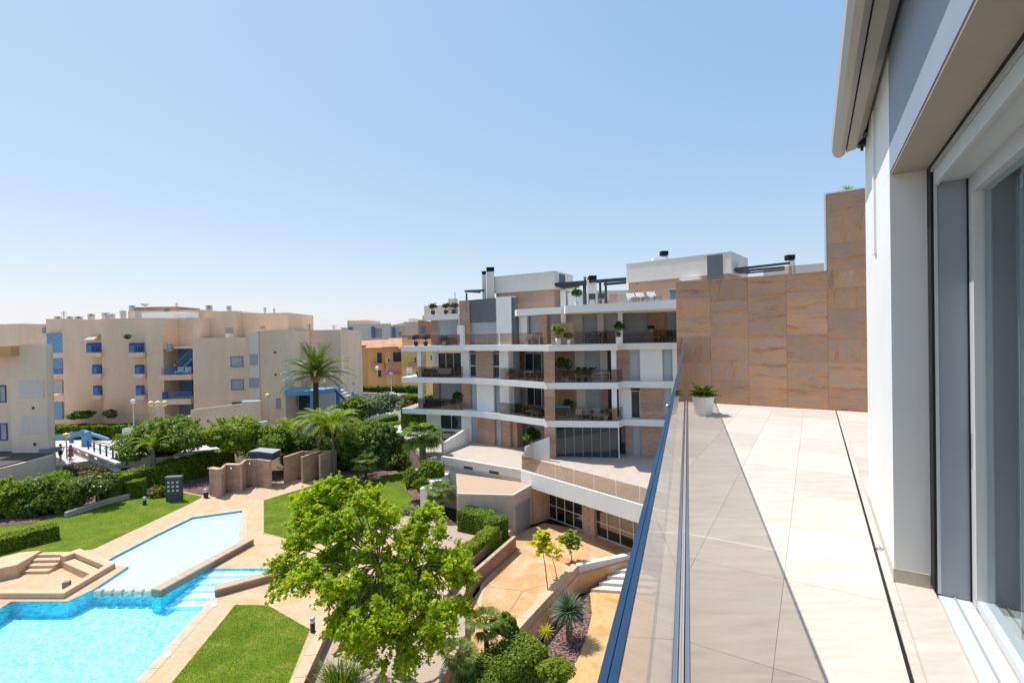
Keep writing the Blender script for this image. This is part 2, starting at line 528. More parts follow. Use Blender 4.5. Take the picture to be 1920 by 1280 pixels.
# terrace floor tile: pale travertine with soft veins, each tile its own cut
k = N('travertine_tile')
v = k.coord((0.9, 5.0, 1.0), world=False, rnd=37.0)
f = k.noise(v, 3.4, 10, 0.68, 0.5); v2 = k.coord((1, 1, 1), world=False, rnd=11.0)
c = k.ramp(f, [(0.26, (0.485, 0.44, 0.385)), (0.5, (0.565, 0.525, 0.47)), (0.74, (0.635, 0.60, 0.545))])
oi = k.n('ObjectInfo')
c = k.mix(1.0, c, k.ramp(oi.outputs['Random'], [(0, (0.90, 0.885, 0.865)), (1, (1.05, 1.04, 1.03))]), 'MULTIPLY')
k.col(c); k.rough(0.55, 0.35); k.bump(k.noise(v2, 55, 4), 0.1, 0.004)
M['travertine'] = k.m
M['grout'] = plain('grout', (0.54, 0.47, 0.39), 0.9, 0.1, var=0.15, scale=20)

# brown sandstone cladding: long drifting bands, each slab cut from another place
def sandstone(name, up):
    k = N(name)
    v = k.coord((1.0, 1.0, 1.0), world=False, rnd=53.0)
    nz = k.noise(v, 2.2, 4, 0.55)
    sep = k.n('SeparateXYZ'); k.l(v, sep.inputs[0])
    al, ac = (2, 0) if up else (0, 2)
    ad = k.n('Math', operation='MULTIPLY_ADD'); k.l(nz, ad.inputs[0]); ad.inputs[1].default_value = 0.22; k.l(sep.outputs[ac], ad.inputs[2])
    cx = k.n('CombineXYZ')
    sx = k.n('Math', operation='MULTIPLY'); k.l(sep.outputs[al], sx.inputs[0]); sx.inputs[1].default_value = 0.14
    k.l(sx.outputs[0], cx.inputs[0]); k.l(ad.outputs[0], cx.inputs[2])
    f1 = k.noise(cx.outputs[0], 8.0, 10, 0.7, 0.25); f2 = k.noise(cx.outputs[0], 38.0, 8, 0.7, 0.1); f3 = k.noise(v, 3.0, 6, 0.65)
    m1 = k.n('Math', operation='MULTIPLY_ADD'); k.l(f2, m1.inputs[0]); m1.inputs[1].default_value = 0.34
    m0 = k.n('Math', operation='MULTIPLY'); k.l(f1, m0.inputs[0]); m0.inputs[1].default_value = 0.66; k.l(m0.outputs[0], m1.inputs[2])
    f = m1.outputs[0]
    c = k.ramp(f, [(0.36, (0.27, 0.165, 0.115)), (0.43, (0.43, 0.26, 0.165)), (0.48, (0.60, 0.345, 0.175)), (0.515, (0.53, 0.335, 0.215)), (0.555, (0.43, 0.335, 0.29)), (0.60, (0.61, 0.37, 0.19)), (0.67, (0.66, 0.51, 0.40))])
    c = k.mix(k.ramp(f3, [(0.45, (0, 0, 0)), (0.7, (0.55, 0.55, 0.55))]), c, (0.36, 0.285, 0.25))
    oi = k.n('ObjectInfo')
    c = k.mix(1.0, c, k.ramp(oi.outputs['Random'], [(0, (0.78, 0.80, 0.85)), (0.3, (1.05, 1.0, 0.96)), (0.55, (0.90, 0.86, 0.85)), (0.8, (1.14, 1.03, 0.92)), (1, (0.98, 0.98, 1.0))]), 'MULTIPLY')
    k.col(c); k.rough(0.75, 0.25); k.bump(f, 0.18, 0.01)
    return k.m
M['sandstone'] = sandstone('rainbow_sandstone', False)
M['sandstone_upright'] = sandstone('rainbow_sandstone_upright', True)

# pool deck: stamped stone, cream with ochre blotches
def deck(name, ca, cb, cc, sc=0.55, joint=0.9):
    k = N(name); v = k.coord()
    vo = k.n('TexVoronoi', feature='DISTANCE_TO_EDGE'); vo.inputs['Scale'].default_value = joint
    wob = k.n('VectorMath', operation='ADD'); nn = k.n('TexNoise'); nn.inputs['Scale'].default_value = 1.5; k.l(v, nn.inputs['Vector'])
    k.l(v, wob.inputs[0]); k.l(nn.outputs['Color'], wob.inputs[1]); k.l(wob.outputs[0], vo.inputs['Vector'])
    f = k.noise(v, sc, 6, 0.62, 0.6); g = k.noise(v, 3.5, 6, 0.7)
    c = k.ramp(f, [(0.34, ca), (0.52, cb), (0.66, cc)])
    c = k.mix(1.0, c, k.ramp(g, [(0.3, (0.84, 0.82, 0.80)), (0.65, (1.05, 1.04, 1.02))]), 'MULTIPLY')
    j = k.ramp(vo.outputs['Distance'], [(0.0, (0.88, 0.85, 0.82)), (0.02, (1, 1, 1))])
    k.col(k.mix(1.0, c, j, 'MULTIPLY')); k.rough(0.8, 0.25); k.bump(g, 0.25, 0.01)
    return k.m
M['deck'] = deck('pool_deck_stone', (0.52, 0.355, 0.21), (0.575, 0.42, 0.275), (0.57, 0.35, 0.155))
M['patio'] = deck('patio_stone', (0.64, 0.45, 0.29), (0.58, 0.35, 0.18), (0.55, 0.27, 0.11), 0.6, 0.35)
M['path'] = deck('path_stone', (0.58, 0.36, 0.15), (0.60, 0.39, 0.18), (0.56, 0.28, 0.10), 0.7, 0.35)
M['coping'] = plain('sandstone_coping', (0.62, 0.425, 0.27), 0.75, 0.3, var=0.14, scale=2.5, bump=0.2)
M['bar'] = coursed('brown_bar_stone', (0.36, 0.215, 0.15), (0.29, 0.165, 0.11), (0.2, 0.12, 0.09), 1.1, 0.5, 0.012)
M['bartop'] = plain('pale_bar_cap', (0.50, 0.355, 0.265), 0.75, 0.3, var=0.16, scale=3, bump=0.2)
M['gravel_tan'] = plain('tan_gravel', (0.50, 0.365, 0.25), 0.95, 0.1, var=0.28, scale=55, bump=0.6, bscale=90)
M['gravel'] = plain('pale_gravel', (0.45, 0.35, 0.275), 0.95, 0.1, var=0.35, scale=30, bump=0.7, bscale=70)
M['terrace_far'] = plain('pale_terrace_tile', (0.48, 0.415, 0.345), 0.8, 0.3, var=0.1, scale=2)
M['street'] = plain('pale_concrete', (0.55, 0.525, 0.50), 0.9, 0.2, var=0.12, scale=1.2, bump=0.15)
M['asphalt'] = plain('asphalt', (0.06, 0.06, 0.062), 0.9, 0.2, var=0.25, scale=2)
M['earth'] = plain('dry_earth', (0.20, 0.155, 0.105), 0.95, 0.1, var=0.35, scale=0.35, bump=0.4)
M['conc'] = plain('blockwork', (0.49, 0.40, 0.33), 0.9, 0.2, var=0.14, scale=2.4, bump=0.3)

# bark mulch
k = N('bark_mulch'); v = k.coord()
vo = k.n('TexVoronoi'); vo.inputs['Scale'].default_value = 17.0; k.l(v, vo.inputs['Vector'])
sp = k.n('SeparateColor'); k.l(vo.outputs['Color'], sp.inputs[0])
k.col(k.ramp(sp.outputs[0], [(0.1, (0.06, 0.035, 0.032)), (0.5, (0.17, 0.10, 0.085)), (0.9, (0.34, 0.225, 0.195))]))
k.rough(0.95, 0.1); k.bump(vo.outputs['Distance'], 0.9, 0.05)
M['bark'] = k.m

# lawn ground (blades stand on it)
k = N('lawn_turf'); v = k.coord()
f = k.noise(v, 0.8, 7, 0.62); g = k.noise(v, 26, 4, 0.7)
c = k.ramp(f, [(0.30, (0.085, 0.145, 0.012)), (0.52, (0.135, 0.20, 0.016)), (0.66, (0.20, 0.225, 0.035)), (0.8, (0.27, 0.25, 0.08))])
k.col(k.mix(1.0, c, k.ramp(g, [(0.3, (0.7, 0.72, 0.6)), (0.7, (1.15, 1.12, 1.1))]), 'MULTIPLY'))
k.rough(0.9, 0.1); k.bump(g, 0.5, 0.02)
M['turf'] = k.m

def leaf(name, dark, light, yellow=None, trans=0.35, rough=0.5):
    """leaf that lets some light through; every leaf has its own shade"""
    k = N(name)
    ge = k.n('NewGeometry'); r = ge.outputs['Random Per Island']
    f = k.noise(k.coord(), 0.9, 3)
    a = k.n('Math', operation='MULTIPLY_ADD'); k.l(f, a.inputs[0]); a.inputs[1].default_value = 0.5
    h = k.n('Math', operation='MULTIPLY'); k.l(r, h.inputs[0]); h.inputs[1].default_value = 0.75
    k.l(h.outputs[0], a.inputs[2])
    stops = [(0.2, dark), (0.72, light)]
    if yellow: stops.append((0.97, yellow))
    c = k.ramp(a.outputs[0], stops)
    k.col(c); k.rough(rough, 0.35)
    tl = k.n('BsdfTranslucent'); k.l(k.mix(1.0, c, (1.3, 1.35, 0.5), 'MULTIPLY'), tl.inputs['Color'])
    mx = k.n('MixShader'); mx.inputs[0].default_value = trans
    k.l(k.b.outputs[0], mx.inputs[1]); k.l(tl.outputs[0], mx.inputs[2]); k.l(mx.outputs[0], k.out.inputs['Surface'])
    return k.m
L = {}
L['bright'] = leaf('bright_leaf', (0.15, 0.255, 0.006), (0.37, 0.49, 0.012), (0.58, 0.57, 0.03), 0.52)
L['mid'] = leaf('mid_leaf', (0.055, 0.12, 0.010), (0.165, 0.26, 0.018), (0.33, 0.37, 0.04), 0.42)
L['hedge'] = leaf('hedge_leaf', (0.075, 0.145, 0.008), (0.20, 0.30, 0.015), (0.34, 0.39, 0.03), 0.42)
L['dark'] = leaf('dark_leaf', (0.03, 0.075, 0.013), (0.095, 0.165, 0.022), (0.21, 0.26, 0.05), 0.35)
L['olive'] = leaf('olive_leaf', (0.10, 0.135, 0.075), (0.19, 0.23, 0.13), (0.3, 0.32, 0.2), 0.25)
L['palm'] = leaf('palm_leaf', (0.05, 0.10, 0.012), (0.12, 0.19, 0.022), (0.24, 0.26, 0.04), 0.3, 0.4)
L['fan'] = leaf('fan_palm_leaf', (0.07, 0.135, 0.016), (0.16, 0.25, 0.03), (0.32, 0.36, 0.07), 0.4, 0.45)
L['yellow'] = leaf('yellowing_leaf', (0.12, 0.13, 0.012), (0.25, 0.23, 0.02), (0.38, 0.29, 0.03), 0.35)
L['lime'] = leaf('lime_leaf', (0.34, 0.37, 0.015), (0.60, 0.56, 0.03), (0.72, 0.64, 0.06), 0.45)
L['yucca'] = leaf('blue_green_blade', (0.045, 0.095, 0.06), (0.11, 0.18, 0.11), (0.22, 0.27, 0.16), 0.15, 0.5)
L['grass'] = leaf('grass_blade', (0.10, 0.17, 0.012), (0.185, 0.255, 0.018), (0.30, 0.29, 0.07), 0.4)
L['purple'] = leaf('purple_petal', (0.12, 0.10, 0.38), (0.25, 0.2, 0.6), None, 0.3)
L['lime_h'] = leaf('lime_hedge_leaf', (0.13, 0.20, 0.008), (0.26, 0.35, 0.016), (0.38, 0.42, 0.03), 0.4)
L['rust'] = leaf('rusty_leaf', (0.06, 0.06, 0.012), (0.12, 0.11, 0.02), (0.19, 0.12, 0.04), 0.25)
L['cycad'] = leaf('cycad_leaf', (0.05, 0.10, 0.012), (0.13, 0.19, 0.016), (0.30, 0.28, 0.03), 0.3)
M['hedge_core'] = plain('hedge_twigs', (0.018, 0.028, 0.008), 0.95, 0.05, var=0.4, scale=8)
M['trunk'] = plain('palm_trunk', (0.20, 0.155, 0.115), 0.9, 0.1, var=0.4, scale=9, bump=0.6, bscale=25)
M['trunk_dark'] = plain('dark_trunk', (0.085, 0.06, 0.04), 0.9, 0.1, var=0.4, scale=9, bump=0.7, bscale=22)
M['trunk_grey'] = plain('grey_bark', (0.22, 0.19, 0.16), 0.9, 0.1, var=0.35, scale=9, bump=0.5, bscale=25)
M['palm_boot'] = plain('orange_palm_boots', (0.42, 0.22, 0.07), 0.85, 0.15, var=0.4, scale=10, bump=0.6, bscale=20)
M['skin'] = plain('skin', (0.46, 0.27, 0.19), 0.6, 0.3, var=0.06)
M['skin_tan'] = plain('tanned_skin', (0.34, 0.19, 0.125), 0.6, 0.3, var=0.06)
M['hair'] = plain('dark_hair', (0.035, 0.022, 0.016), 0.7, 0.3, var=0.3)
M['cloth_dark'] = plain('dark_shorts', (0.05, 0.045, 0.05), 0.9, 0.1, var=0.2)
M['cloth_rose'] = plain('rose_dress', (0.42, 0.24, 0.23), 0.9, 0.1, var=0.25, scale=20)

# pool
k = N('pool_mosaic'); v = k.coord()
k.col(k.mix(k.noise(v, 2, 4), (0.30, 0.73, 0.79), (0.37, 0.77, 0.82))); k.rough(0.5, 0.3); M['pool_deep'] = k.m
k = N('pool_mosaic_pale'); v = k.coord()
br = k.n('TexBrick'); k.l(v, br.inputs['Vector']); br.inputs['Scale'].default_value = 2.5
br.inputs['Color1'].default_value = (0.64, 0.775, 0.82, 1); br.inputs['Color2'].default_value = (0.60, 0.74, 0.80, 1); br.inputs['Mortar'].default_value = (0.48, 0.66, 0.73, 1)
br.inputs['Mortar Size'].default_value = 0.03; br.offset = 0.0; br.inputs['Brick Width'].default_value = 0.5; br.inputs['Row Height'].default_value = 0.5
k.col(br.outputs['Color']); k.rough(0.5, 0.3); M['pool_pale'] = k.m
def water(name, tint, wave, caustic_tint):
    """clear water: ripples bend what it mirrors; bright caustic lines are painted into its transmission colour"""
    k = N(name); v = k.coord()
    nn = k.n('TexNoise'); nn.inputs['Scale'].default_value = 1.1; nn.inputs['Detail'].default_value = 2; k.l(v, nn.inputs['Vector'])
    wob = k.n('VectorMath', operation='MULTIPLY_ADD'); k.l(nn.outputs['Color'], wob.inputs[0]); wob.inputs[1].default_value = (1.1, 1.1, 0); k.l(v, wob.inputs[2])
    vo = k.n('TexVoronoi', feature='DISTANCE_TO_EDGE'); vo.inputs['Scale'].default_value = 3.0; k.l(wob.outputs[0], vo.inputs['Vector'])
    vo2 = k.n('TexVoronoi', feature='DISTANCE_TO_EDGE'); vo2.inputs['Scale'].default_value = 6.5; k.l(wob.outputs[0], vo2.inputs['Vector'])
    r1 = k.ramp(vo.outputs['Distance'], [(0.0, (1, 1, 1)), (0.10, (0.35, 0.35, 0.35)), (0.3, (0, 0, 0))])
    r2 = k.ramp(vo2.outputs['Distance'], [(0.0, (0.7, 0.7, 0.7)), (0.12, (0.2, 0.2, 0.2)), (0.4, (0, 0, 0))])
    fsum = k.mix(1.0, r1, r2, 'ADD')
    lo = tuple(t * (1 - caustic_tint * 0.42) for t in tint); hi = tuple(t * (1 + caustic_tint) for t in tint)      # caustic light painted as a cell pattern in the transparency
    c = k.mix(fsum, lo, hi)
    tr = k.n('BsdfTransparent'); k.l(c, tr.inputs['Color'])
    gl = k.n('BsdfGlossy'); gl.inputs['Roughness'].default_value = 0.02
    bp = k.n('Bump'); bp.inputs['Strength'].default_value = wave; bp.inputs['Distance'].default_value = 0.08
    k.l(k.noise(v, 2.6, 3, 0.5), bp.inputs['Height'])
    k.l(bp.outputs[0], gl.inputs['Normal'])
    fr = k.n('Fresnel'); fr.inputs['IOR'].default_value = 1.26; k.l(bp.outputs[0], fr.inputs['Normal'])
    bf = k.n('NewGeometry').outputs['Backfacing']; iv = k.n('Math', operation='SUBTRACT'); iv.inputs[0].default_value = 1.0; k.l(bf, iv.inputs[1])
    ml = k.n('Math', operation='MULTIPLY'); k.l(fr.outputs[0], ml.inputs[0]); k.l(iv.outputs[0], ml.inputs[1])
    mx = k.n('MixShader'); k.l(ml.outputs[0], mx.inputs[0]); k.l(tr.outputs[0], mx.inputs[1]); k.l(gl.outputs[0], mx.inputs[2])
    k.l(mx.outputs[0], k.out.inputs['Surface'])
    return k.m
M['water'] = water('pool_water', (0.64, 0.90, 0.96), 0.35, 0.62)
M['water_still'] = water('shallow_water', (0.90, 0.97, 0.99), 0.1, 0.05)
# ================================================================== the terrace the photograph is taken from
ZT = HC - 1.25
_d = ray(1525, 619); TD = Vector((_d.x, _d.y)).normalized(); TN = Vector((TD.y, -TD.x))
_c = G(1677, 1089, ZT); TC = Vector((_c.x, _c.y))
def W(t, a, z=0.0):
    q = TC + TD * t + TN * a
    return Vector((q.x, q.y, z))
def W2(t, a):
    q = W(t, a); return (q.x, q.y)
def wbox(mb, t0, t1, a0, a1, z0, z1):
    return mb.hexa([W(t0, a0, z0), W(t1, a0, z0), W(t1, a1, z0), W(t0, a1, z0), W(t0, a0, z1), W(t1, a0, z1), W(t1, a1, z1), W(t0, a1, z1)])

_gd = ray(1289, 624); GD = Vector((_gd.x, _gd.y)).normalized(); GN = Vector((GD.y, -GD.x))
_b = G(1271, 1280, ZT); GB = Vector((_b.x, _b.y))
GB = GB + GN * 0.006
GL0, GL1 = -3.2, 7.63                       # ends of the glass, along it from GB
def Q(s, a, z=0.0):
    q = GB + GD * s + GN * a
    return Vector((q.x, q.y, z))
def qbox(mb, s0, s1, a0, a1, z0, z1):
    return mb.hexa([Q(s0, a0, z0), Q(s1, a0, z0), Q(s1, a1, z0), Q(s0, a1, z0), Q(s0, a0, z1), Q(s1, a0, z1), Q(s1, a1, z1), Q(s0, a1, z1)])

# stone wall line
_w0, _w1 = G(1270.5, 751.6, ZT), G(1631, 772.2, ZT)
SW = Fr((_w0.x, _w0.y), (_w1.x, _w1.y))

# floor: slab, tiles, drain slot
floor_quad = [Q(GL0, -0.10), Q(GL1 + 0.02, -0.10), SW.P(0.0, 0.0, 0), SW.P(4.9, 0.0, 0), W(1.3, 2.4), W(1.3, 0.0), W(0.0, 0.0), W(0.0, 0.60), W(-3.6, 0.60)]
tf = tag(MB().prism([(p.x, p.y) for p in floor_quad], ZT - 0.30, ZT - 0.004).build('terrace_floor', M['grout']), kind='structure')

def clip(poly, edge_a, edge_b):
    """part of a polygon to the left of the line a->b"""
    out = []
    e = edge_b - edge_a
    def side(p): return e.x * (p.y - edge_a.y) - e.y * (p.x - edge_a.x)
    for i in range(len(poly)):
        p, q = poly[i], poly[(i + 1) % len(poly)]
        sp, sq = side(p), side(q)
        if sp >= 0: out.append(p)
        if (sp >= 0) != (sq >= 0):
            k = sp / (sp - sq); out.append(p + (q - p) * k)
    return out
def poly_area(p): return 0.5 * sum(p[i].x * p[(i + 1) % len(p)].y - p[(i + 1) % len(p)].x * p[i].y for i in range(len(p)))
v2 = lambda p: Vector((p[0], p[1]))
SLOT = -0.044
tile_no = 0
for (a_lo, a_hi, cuts) in (
        (-9.0, SLOT - 0.007, [(v2(Q(GL1, -0.095)), v2(Q(GL0, -0.095))), (v2(SW.P(9, 0, 0)), v2(SW.P(0, 0, 0)))]),
        (SLOT + 0.007, -0.002, [(v2(SW.P(9, 0, 0)), v2(SW.P(0, 0, 0)))]),
        (0.003, 2.4, [(v2(SW.P(9, 0, 0)), v2(SW.P(0, 0, 0)))])):
    for i in range(-5, 9):
        for j in range(-14, 7):
            t0, t1 = -0.241 + 0.757 * (i - 1) + 0.0009, -0.241 + 0.757 * i - 0.0009
            a0, a1 = -0.467 + 0.43 * j + 0.0009, -0.467 + 0.43 * (j + 1) - 0.0009
            a0, a1 = max(a0, a_lo), min(a1, a_hi)
            if a1 - a0 < 0.004: continue
            if a_lo > 0 and t0 < 1.3: t0 = max(t0, 1.28)
            if a_lo > 0 and t1 < 1.3: continue
            if t1 <= -3.4: continue
            p = [v2(W(t0, a0)), v2(W(t1, a0)), v2(W(t1, a1)), v2(W(t0, a1))]
            if poly_area(p) < 0: p.reverse()
            for ea, eb in cuts:
                p = clip(p, ea, eb)
                if len(p) < 3: break
            if len(p) < 3 or abs(poly_area(p)) < 0.002: continue
            MB().prism([(q.x, q.y) for q in p], ZT - 0.0038, ZT).build('floor_tile', M['travertine'], tf)
# threshold tiles in the doorway
wbox(MB(), -3.3, -0.005, 0.003, 0.150, ZT - 0.0038, ZT).build('threshold_tile', M['travertine'], tf)
mb = MB(); wbox(mb, -3.5, 6.0, SLOT - 0.006, SLOT + 0.006, ZT - 0.0039, ZT - 0.001); mb.build('drain_slot', M['black'], tf)

# glass balustrade: panes in a floor channel
bal = thing('glass_balustrade', 'frameless tinted glass balustrade standing in a steel channel along the terrace edge', 'balustrade', tuple(Q(2, 0, ZT)))
joints = [GL0, -1.25, 2.02, GL1]
_g0 = G(1279, 998, ZT); joints[1] = (Vector((_g0.x, _g0.y)) - GB).dot(GD) - 3.2
joints[2] = (Vector((_g0.x, _g0.y)) - GB).dot(GD)
joints = [GL0, joints[2], joints[2] + 3.0, GL1]
for a, b in zip(joints, joints[1:]):
    qbox(MB(), a + 0.006, b - 0.006, -0.0045, 0.0045, ZT + 0.004, HC - 0.2).build('glass_pane', M['glass_terrace'], bal)
    qbox(MB(), a + 0.003, b - 0.003, -0.0052, -0.0003, HC - 0.1995, HC - 0.195).build('glass_edge', M['glass_edge'] if 'glass_edge' in M else M['alu_dark'], bal)
    qbox(MB(), a + 0.003, b - 0.003, 0.0003, 0.0052, HC - 0.1995, HC - 0.195).build('glass_edge', M['glass_edge'] if 'glass_edge' in M else M['alu_dark'], bal)
for a0, a1, z1, m in ((-0.034, -0.018, 0.006, 'steel'), (0.018, 0.034, 0.006, 'steel'), (-0.013, -0.0055, 0.012, 'alu_light'), (0.0055, 0.013, 0.012, 'alu_light')):
    qbox(MB(), GL0, GL1, a0, a1, ZT + 0.0005, ZT + z1).build('channel_rail', M[m], bal)
qbox(MB(), GL0, GL1, -0.018, 0.018, ZT + 0.0005, ZT + 0.002).build('channel_bed', M['teak'], bal)
_e = G(1252, 763, HC - 0.195); mb = MB(); mb.lathe((_e.x, _e.y, _e.z), [(0.0, 0.008), (0.004, 0.007), (0.006, 0.004), (0.005, 0.0), (0.0, 0.0)], 10)
mb.build('edge_clip', M['steel'], bal)

# stone clad wall with its tower
swall = thing('stone_clad_wall', 'tall brown sandstone clad wall stepping up at the end of the terrace', 'wall', tuple(SW.P(1.5, -0.15, ZT)))
z_low, z_top = ZT + 2.165, HC + 2.12
s_t = SW.sx(1553, 0, 700)
mb = MB(); mb.fb(SW, 0.0, 5.2, -0.32, -0.02, ZT - 3.2, z_low - 0.012); mb.fb(SW, s_t + 0.02, 5.2, -0.34, -0.02, z_low - 0.012, z_top - 0.02)
mb.build('wall_core', M['brick'], swall)
colw = 0.72
s_cols = [0.0]
for px in (1334.5, 1405, 1477):
    s_cols.append(SW.sx(px, 0, 760))
s_cols += [s_t]
while s_cols[-1] < 5.1: s_cols.append(s_cols[-1] + colw)
rows = [ZT + 0.002, ZT + 0.36, ZT + 0.75, ZT + 1.16, ZT + 1.56, ZT + 1.88, z_low]
rows_t = [z_low, z_low + 0.42, z_low + 0.84, z_top]
for c in range(len(s_cols) - 1):
    rr = list(rows)
    rr = [rr[0]] + [z + random.uniform(-0.06, 0.06) for z in rr[1:-1]] + [rr[-1]]
    if c >= 4: rr += rows_t[1:]
    for a, b in zip(rr, rr[1:]):
        pr = random.uniform(-0.0015, 0.0015)
        MB().fb(SW, s_cols[c] + 0.0012, s_cols[c + 1] - 0.0012, -0.019, pr, a + 0.0007, b - 0.0007).build('stone_slab', M['sandstone_upright' if random.random() < 0.14 else 'sandstone'], swall)
mb = MB(); mb.fb(SW, -0.004, s_t - 0.03, -0.33, 0.010, z_low, z_low + 0.012); mb.build('coping', M['bartop'], swall)
mb = MB(); mb.fb(SW, s_t - 0.028, s_t - 0.002, -0.34, 0.004, z_low + 0.012, z_top + 0.012); mb.fb(SW, s_t, 5.2, -0.34, 0.006, z_top, z_top + 0.022)
mb.build('white_trim', M['white_clean'], swall)
for i in range(3):
    mb = MB(); mb.fb(SW, s_t - 1.35 + i * 0.44, s_t - 1.35 + i * 0.44 + 0.43, -0.20, -0.19, z_low + 0.02, z_low + 0.16)
    if i: mb.build('roof_glass_pane', M['glass_rail'], swall)

# potted plant on top of the tower
def blade_mesh(mb, base, ang, lean, length, width, n=5, droop=0.5, fold=0.25):
    """one strap leaf"""
    base = Vector(base)
    h = Vector((math.cos(ang), math.sin(ang), 0)); sd = Vector((-h.y, h.x, 0))
    p = base.copy(); el = lean
    left = []; mid = []; right = []
    for i in range(n + 1):
        t = i / n
        wd = width * (0.55 + 0.9 * t) * (1 - t) ** 0.6 if t > 0 else width * 0.5
        up = Vector((-h.x * math.sin(el), -h.y * math.sin(el), math.cos(el)))
        left.append(p + sd * wd * 0.5 + up * wd * fold); right.append(p - sd * wd * 0.5 + up * wd * fold); mid.append(p.copy())
        p = p + (h * math.cos(el) + Vector((0, 0, 1)) * math.sin(el)) * (length / n)
        el -= droop / n * (0.5 + t)
    k = n + 1
    vs = left + mid + right
    fs = []
    for i in range(n):
        fs += [(i, k + i, k + i + 1, i + 1), (k + i, 2 * k + i, 2 * k + i + 1, k + i + 1)]
    mb.add(vs, fs, True)

ROOF_PLANT_AT = SW.P(s_t + 0.28, -0.16, z_top + 0.02)

# facade: pier, lintel, door
own = thing('own_building', 'white rendered facade with deep window reveal at the right of the terrace', 'building', tuple(W(0, 1, ZT)))
HEAD = HC + 0.765
mb = MB(); wbox(mb, 0.0, 1.285, 0.0, 0.138, ZT + 0.065, HEAD); wbox(mb, 0.0, 1.285, 0.138, 2.4, ZT + 0.0, HEAD)
mb.build('pier', M['white_clean'], own)
mb = MB(); wbox(mb, -0.004, 1.289, -0.004, 0.136, ZT + 0.001, ZT + 0.0655); mb.build('skirting', M['travertine'], own)
mb = MB(); wbox(mb, 0.0, 1.285, 0.0, 2.4, HEAD + 0.001, HC + 3.2); mb.build('upper_pier', M['white_clean'], own)
mb = MB(); wbox(mb, -4.0, -0.002, 0.0, 2.4, HEAD, HC + 3.2); mb.build('lintel_wall', M['lintel'], own)
mb = MB(); wbox(mb, 0.60, 0.68, -0.012, 0.0, HC + 0.45, HC + 1.3); mb.build('wall_trunking', M['white_clean'], own)
mb = MB(); wbox(mb, -4.0, 0.0, 0.004, 0.150, HEAD - 0.012, HEAD - 0.001); mb.build('soffit_board', M['soffit'] if 'soffit' in M else M['cream'], own)
# shutter guide, shutter bottom bar and box
mb = MB(); wbox(mb, -0.085, -0.003, 0.139, 0.149, ZT + 0.02, HEAD - 0.013); mb.build('shutter_guide', M['black'], own)
mb = MB(); wbox(mb, -0.088, -0.005, 0.150, 0.162, ZT + 0.02, HEAD - 0.05); mb.build('guide_rail', M['alu_light'], own)
mb = MB(); wbox(mb, -4.0, -0.003, 0.140, 0.148, HEAD - 0.030, HEAD - 0.014); mb.build('shutter_gap', M['black'], own)
mb = MB(); wbox(mb, -4.0, -0.010, 0.150, 0.165, HEAD - 0.115, HEAD - 0.050); mb.build('shutter_end_bar', M['alu_light'], own)
mb = MB(); wbox(mb, -4.0, -0.010, 0.1405, 0.165, HEAD - 0.0485, HEAD - 0.031); mb.build('shutter_slat', M['alu'], own)
mb = MB(); wbox(mb, -4.0, -0.084, 0.166, 0.300, HEAD - 0.100, HEAD - 0.090); mb.build('box_lid', M['alu_light'], own)
mb = MB(); wbox(mb, -0.083, -0.07, 0.163, 0.268, ZT + 0.012, HEAD - 0.101); mb.build('jamb_panel', M['alu_jamb'] if 'alu_jamb' in M else M['alu_dark'], own)
mb = MB(); wbox(mb, -0.092, -0.084, 0.262, 0.2665, ZT + 0.012, HEAD - 0.101); mb.build('seal', M['black'], own)
# sliding door
def door(own):
    fr = MB()
    wbox(fr, -0.150, -0.0845, 0.268, 0.330, ZT + 0.012, HEAD - 0.101)
    wbox(fr, -4.0, -0.150, 0.268, 0.330, HEAD - 0.175, HEAD - 0.101)
    f = fr.build('door_frame', M['alu_light'], own)
    mb = MB(); wbox(mb, -4.0, -0.150, 0.270, 0.330, ZT + 0.013, ZT + 0.052); mb.build('bottom_rail', M['alu_light'], f)
    mb = MB(); wbox(mb, -4.0, -0.085, 0.152, 0.266, ZT + 0.001, ZT + 0.012); mb.build('sill', M['alu_light'], f)
    mb = MB(); wbox(mb, -4.0, -0.085, 0.205, 0.212, ZT + 0.0125, ZT + 0.018); mb.build('sill_track', M['alu'], f)
    mb = MB(); wbox(mb, -2.6, -0.150, 0.296, 0.302, ZT + 0.053, HEAD - 0.176); mb.build('door_glass', M['glass_door'], own)
    mb = MB(); wbox(mb, -0.158, -0.151, 0.268, 0.306, ZT + 0.053, HEAD - 0.176); mb.build('white_bead', M['white_clean'], own)
    mb = MB(); wbox(mb, -0.388, -0.376, 0.350, 0.364, ZT + 0.03, HEAD - 0.19); wbox(mb, -4.0, -0.401, 0.352, 0.398, HEAD - 0.24, HEAD - 0.19); mb.build('inner_frame', M['alu'], own)
    mb = MB()
    wbox(mb, -0.118, -0.112, 0.2635, 0.268, ZT + 0.62, ZT + 0.78)
    mb.build('lock_plate', M['steel'], own)
door(own)
# room behind the glass: floor, back wall, curtain
mb = MB(); wbox(mb, -4.2, 0.0, 0.332, 3.4, ZT - 0.02, ZT + 0.010); mb.build('room_floor', M['travertine'], own)
mb = MB(); wbox(mb, -4.2, 0.0, 3.4, 3.5, ZT, HEAD); wbox(mb, -0.15, -0.08, 0.42, 3.4, ZT + 0.01, HEAD); wbox(mb, -4.3, -4.2, 0.34, 3.4, ZT, HEAD); mb.build('room_wall', M['white_clean'], own)
mb = MB()
for i in range(26):
    t = -0.395 - 0.022 * i
    wbox(mb, t, t + 0.021, 0.41 + 0.012 * math.sin(i * 1.9), 0.416 + 0.012 * math.sin(i * 1.9), ZT + 0.03, HEAD - 0.06)
mb.build('curtain', M['cushion'], own)
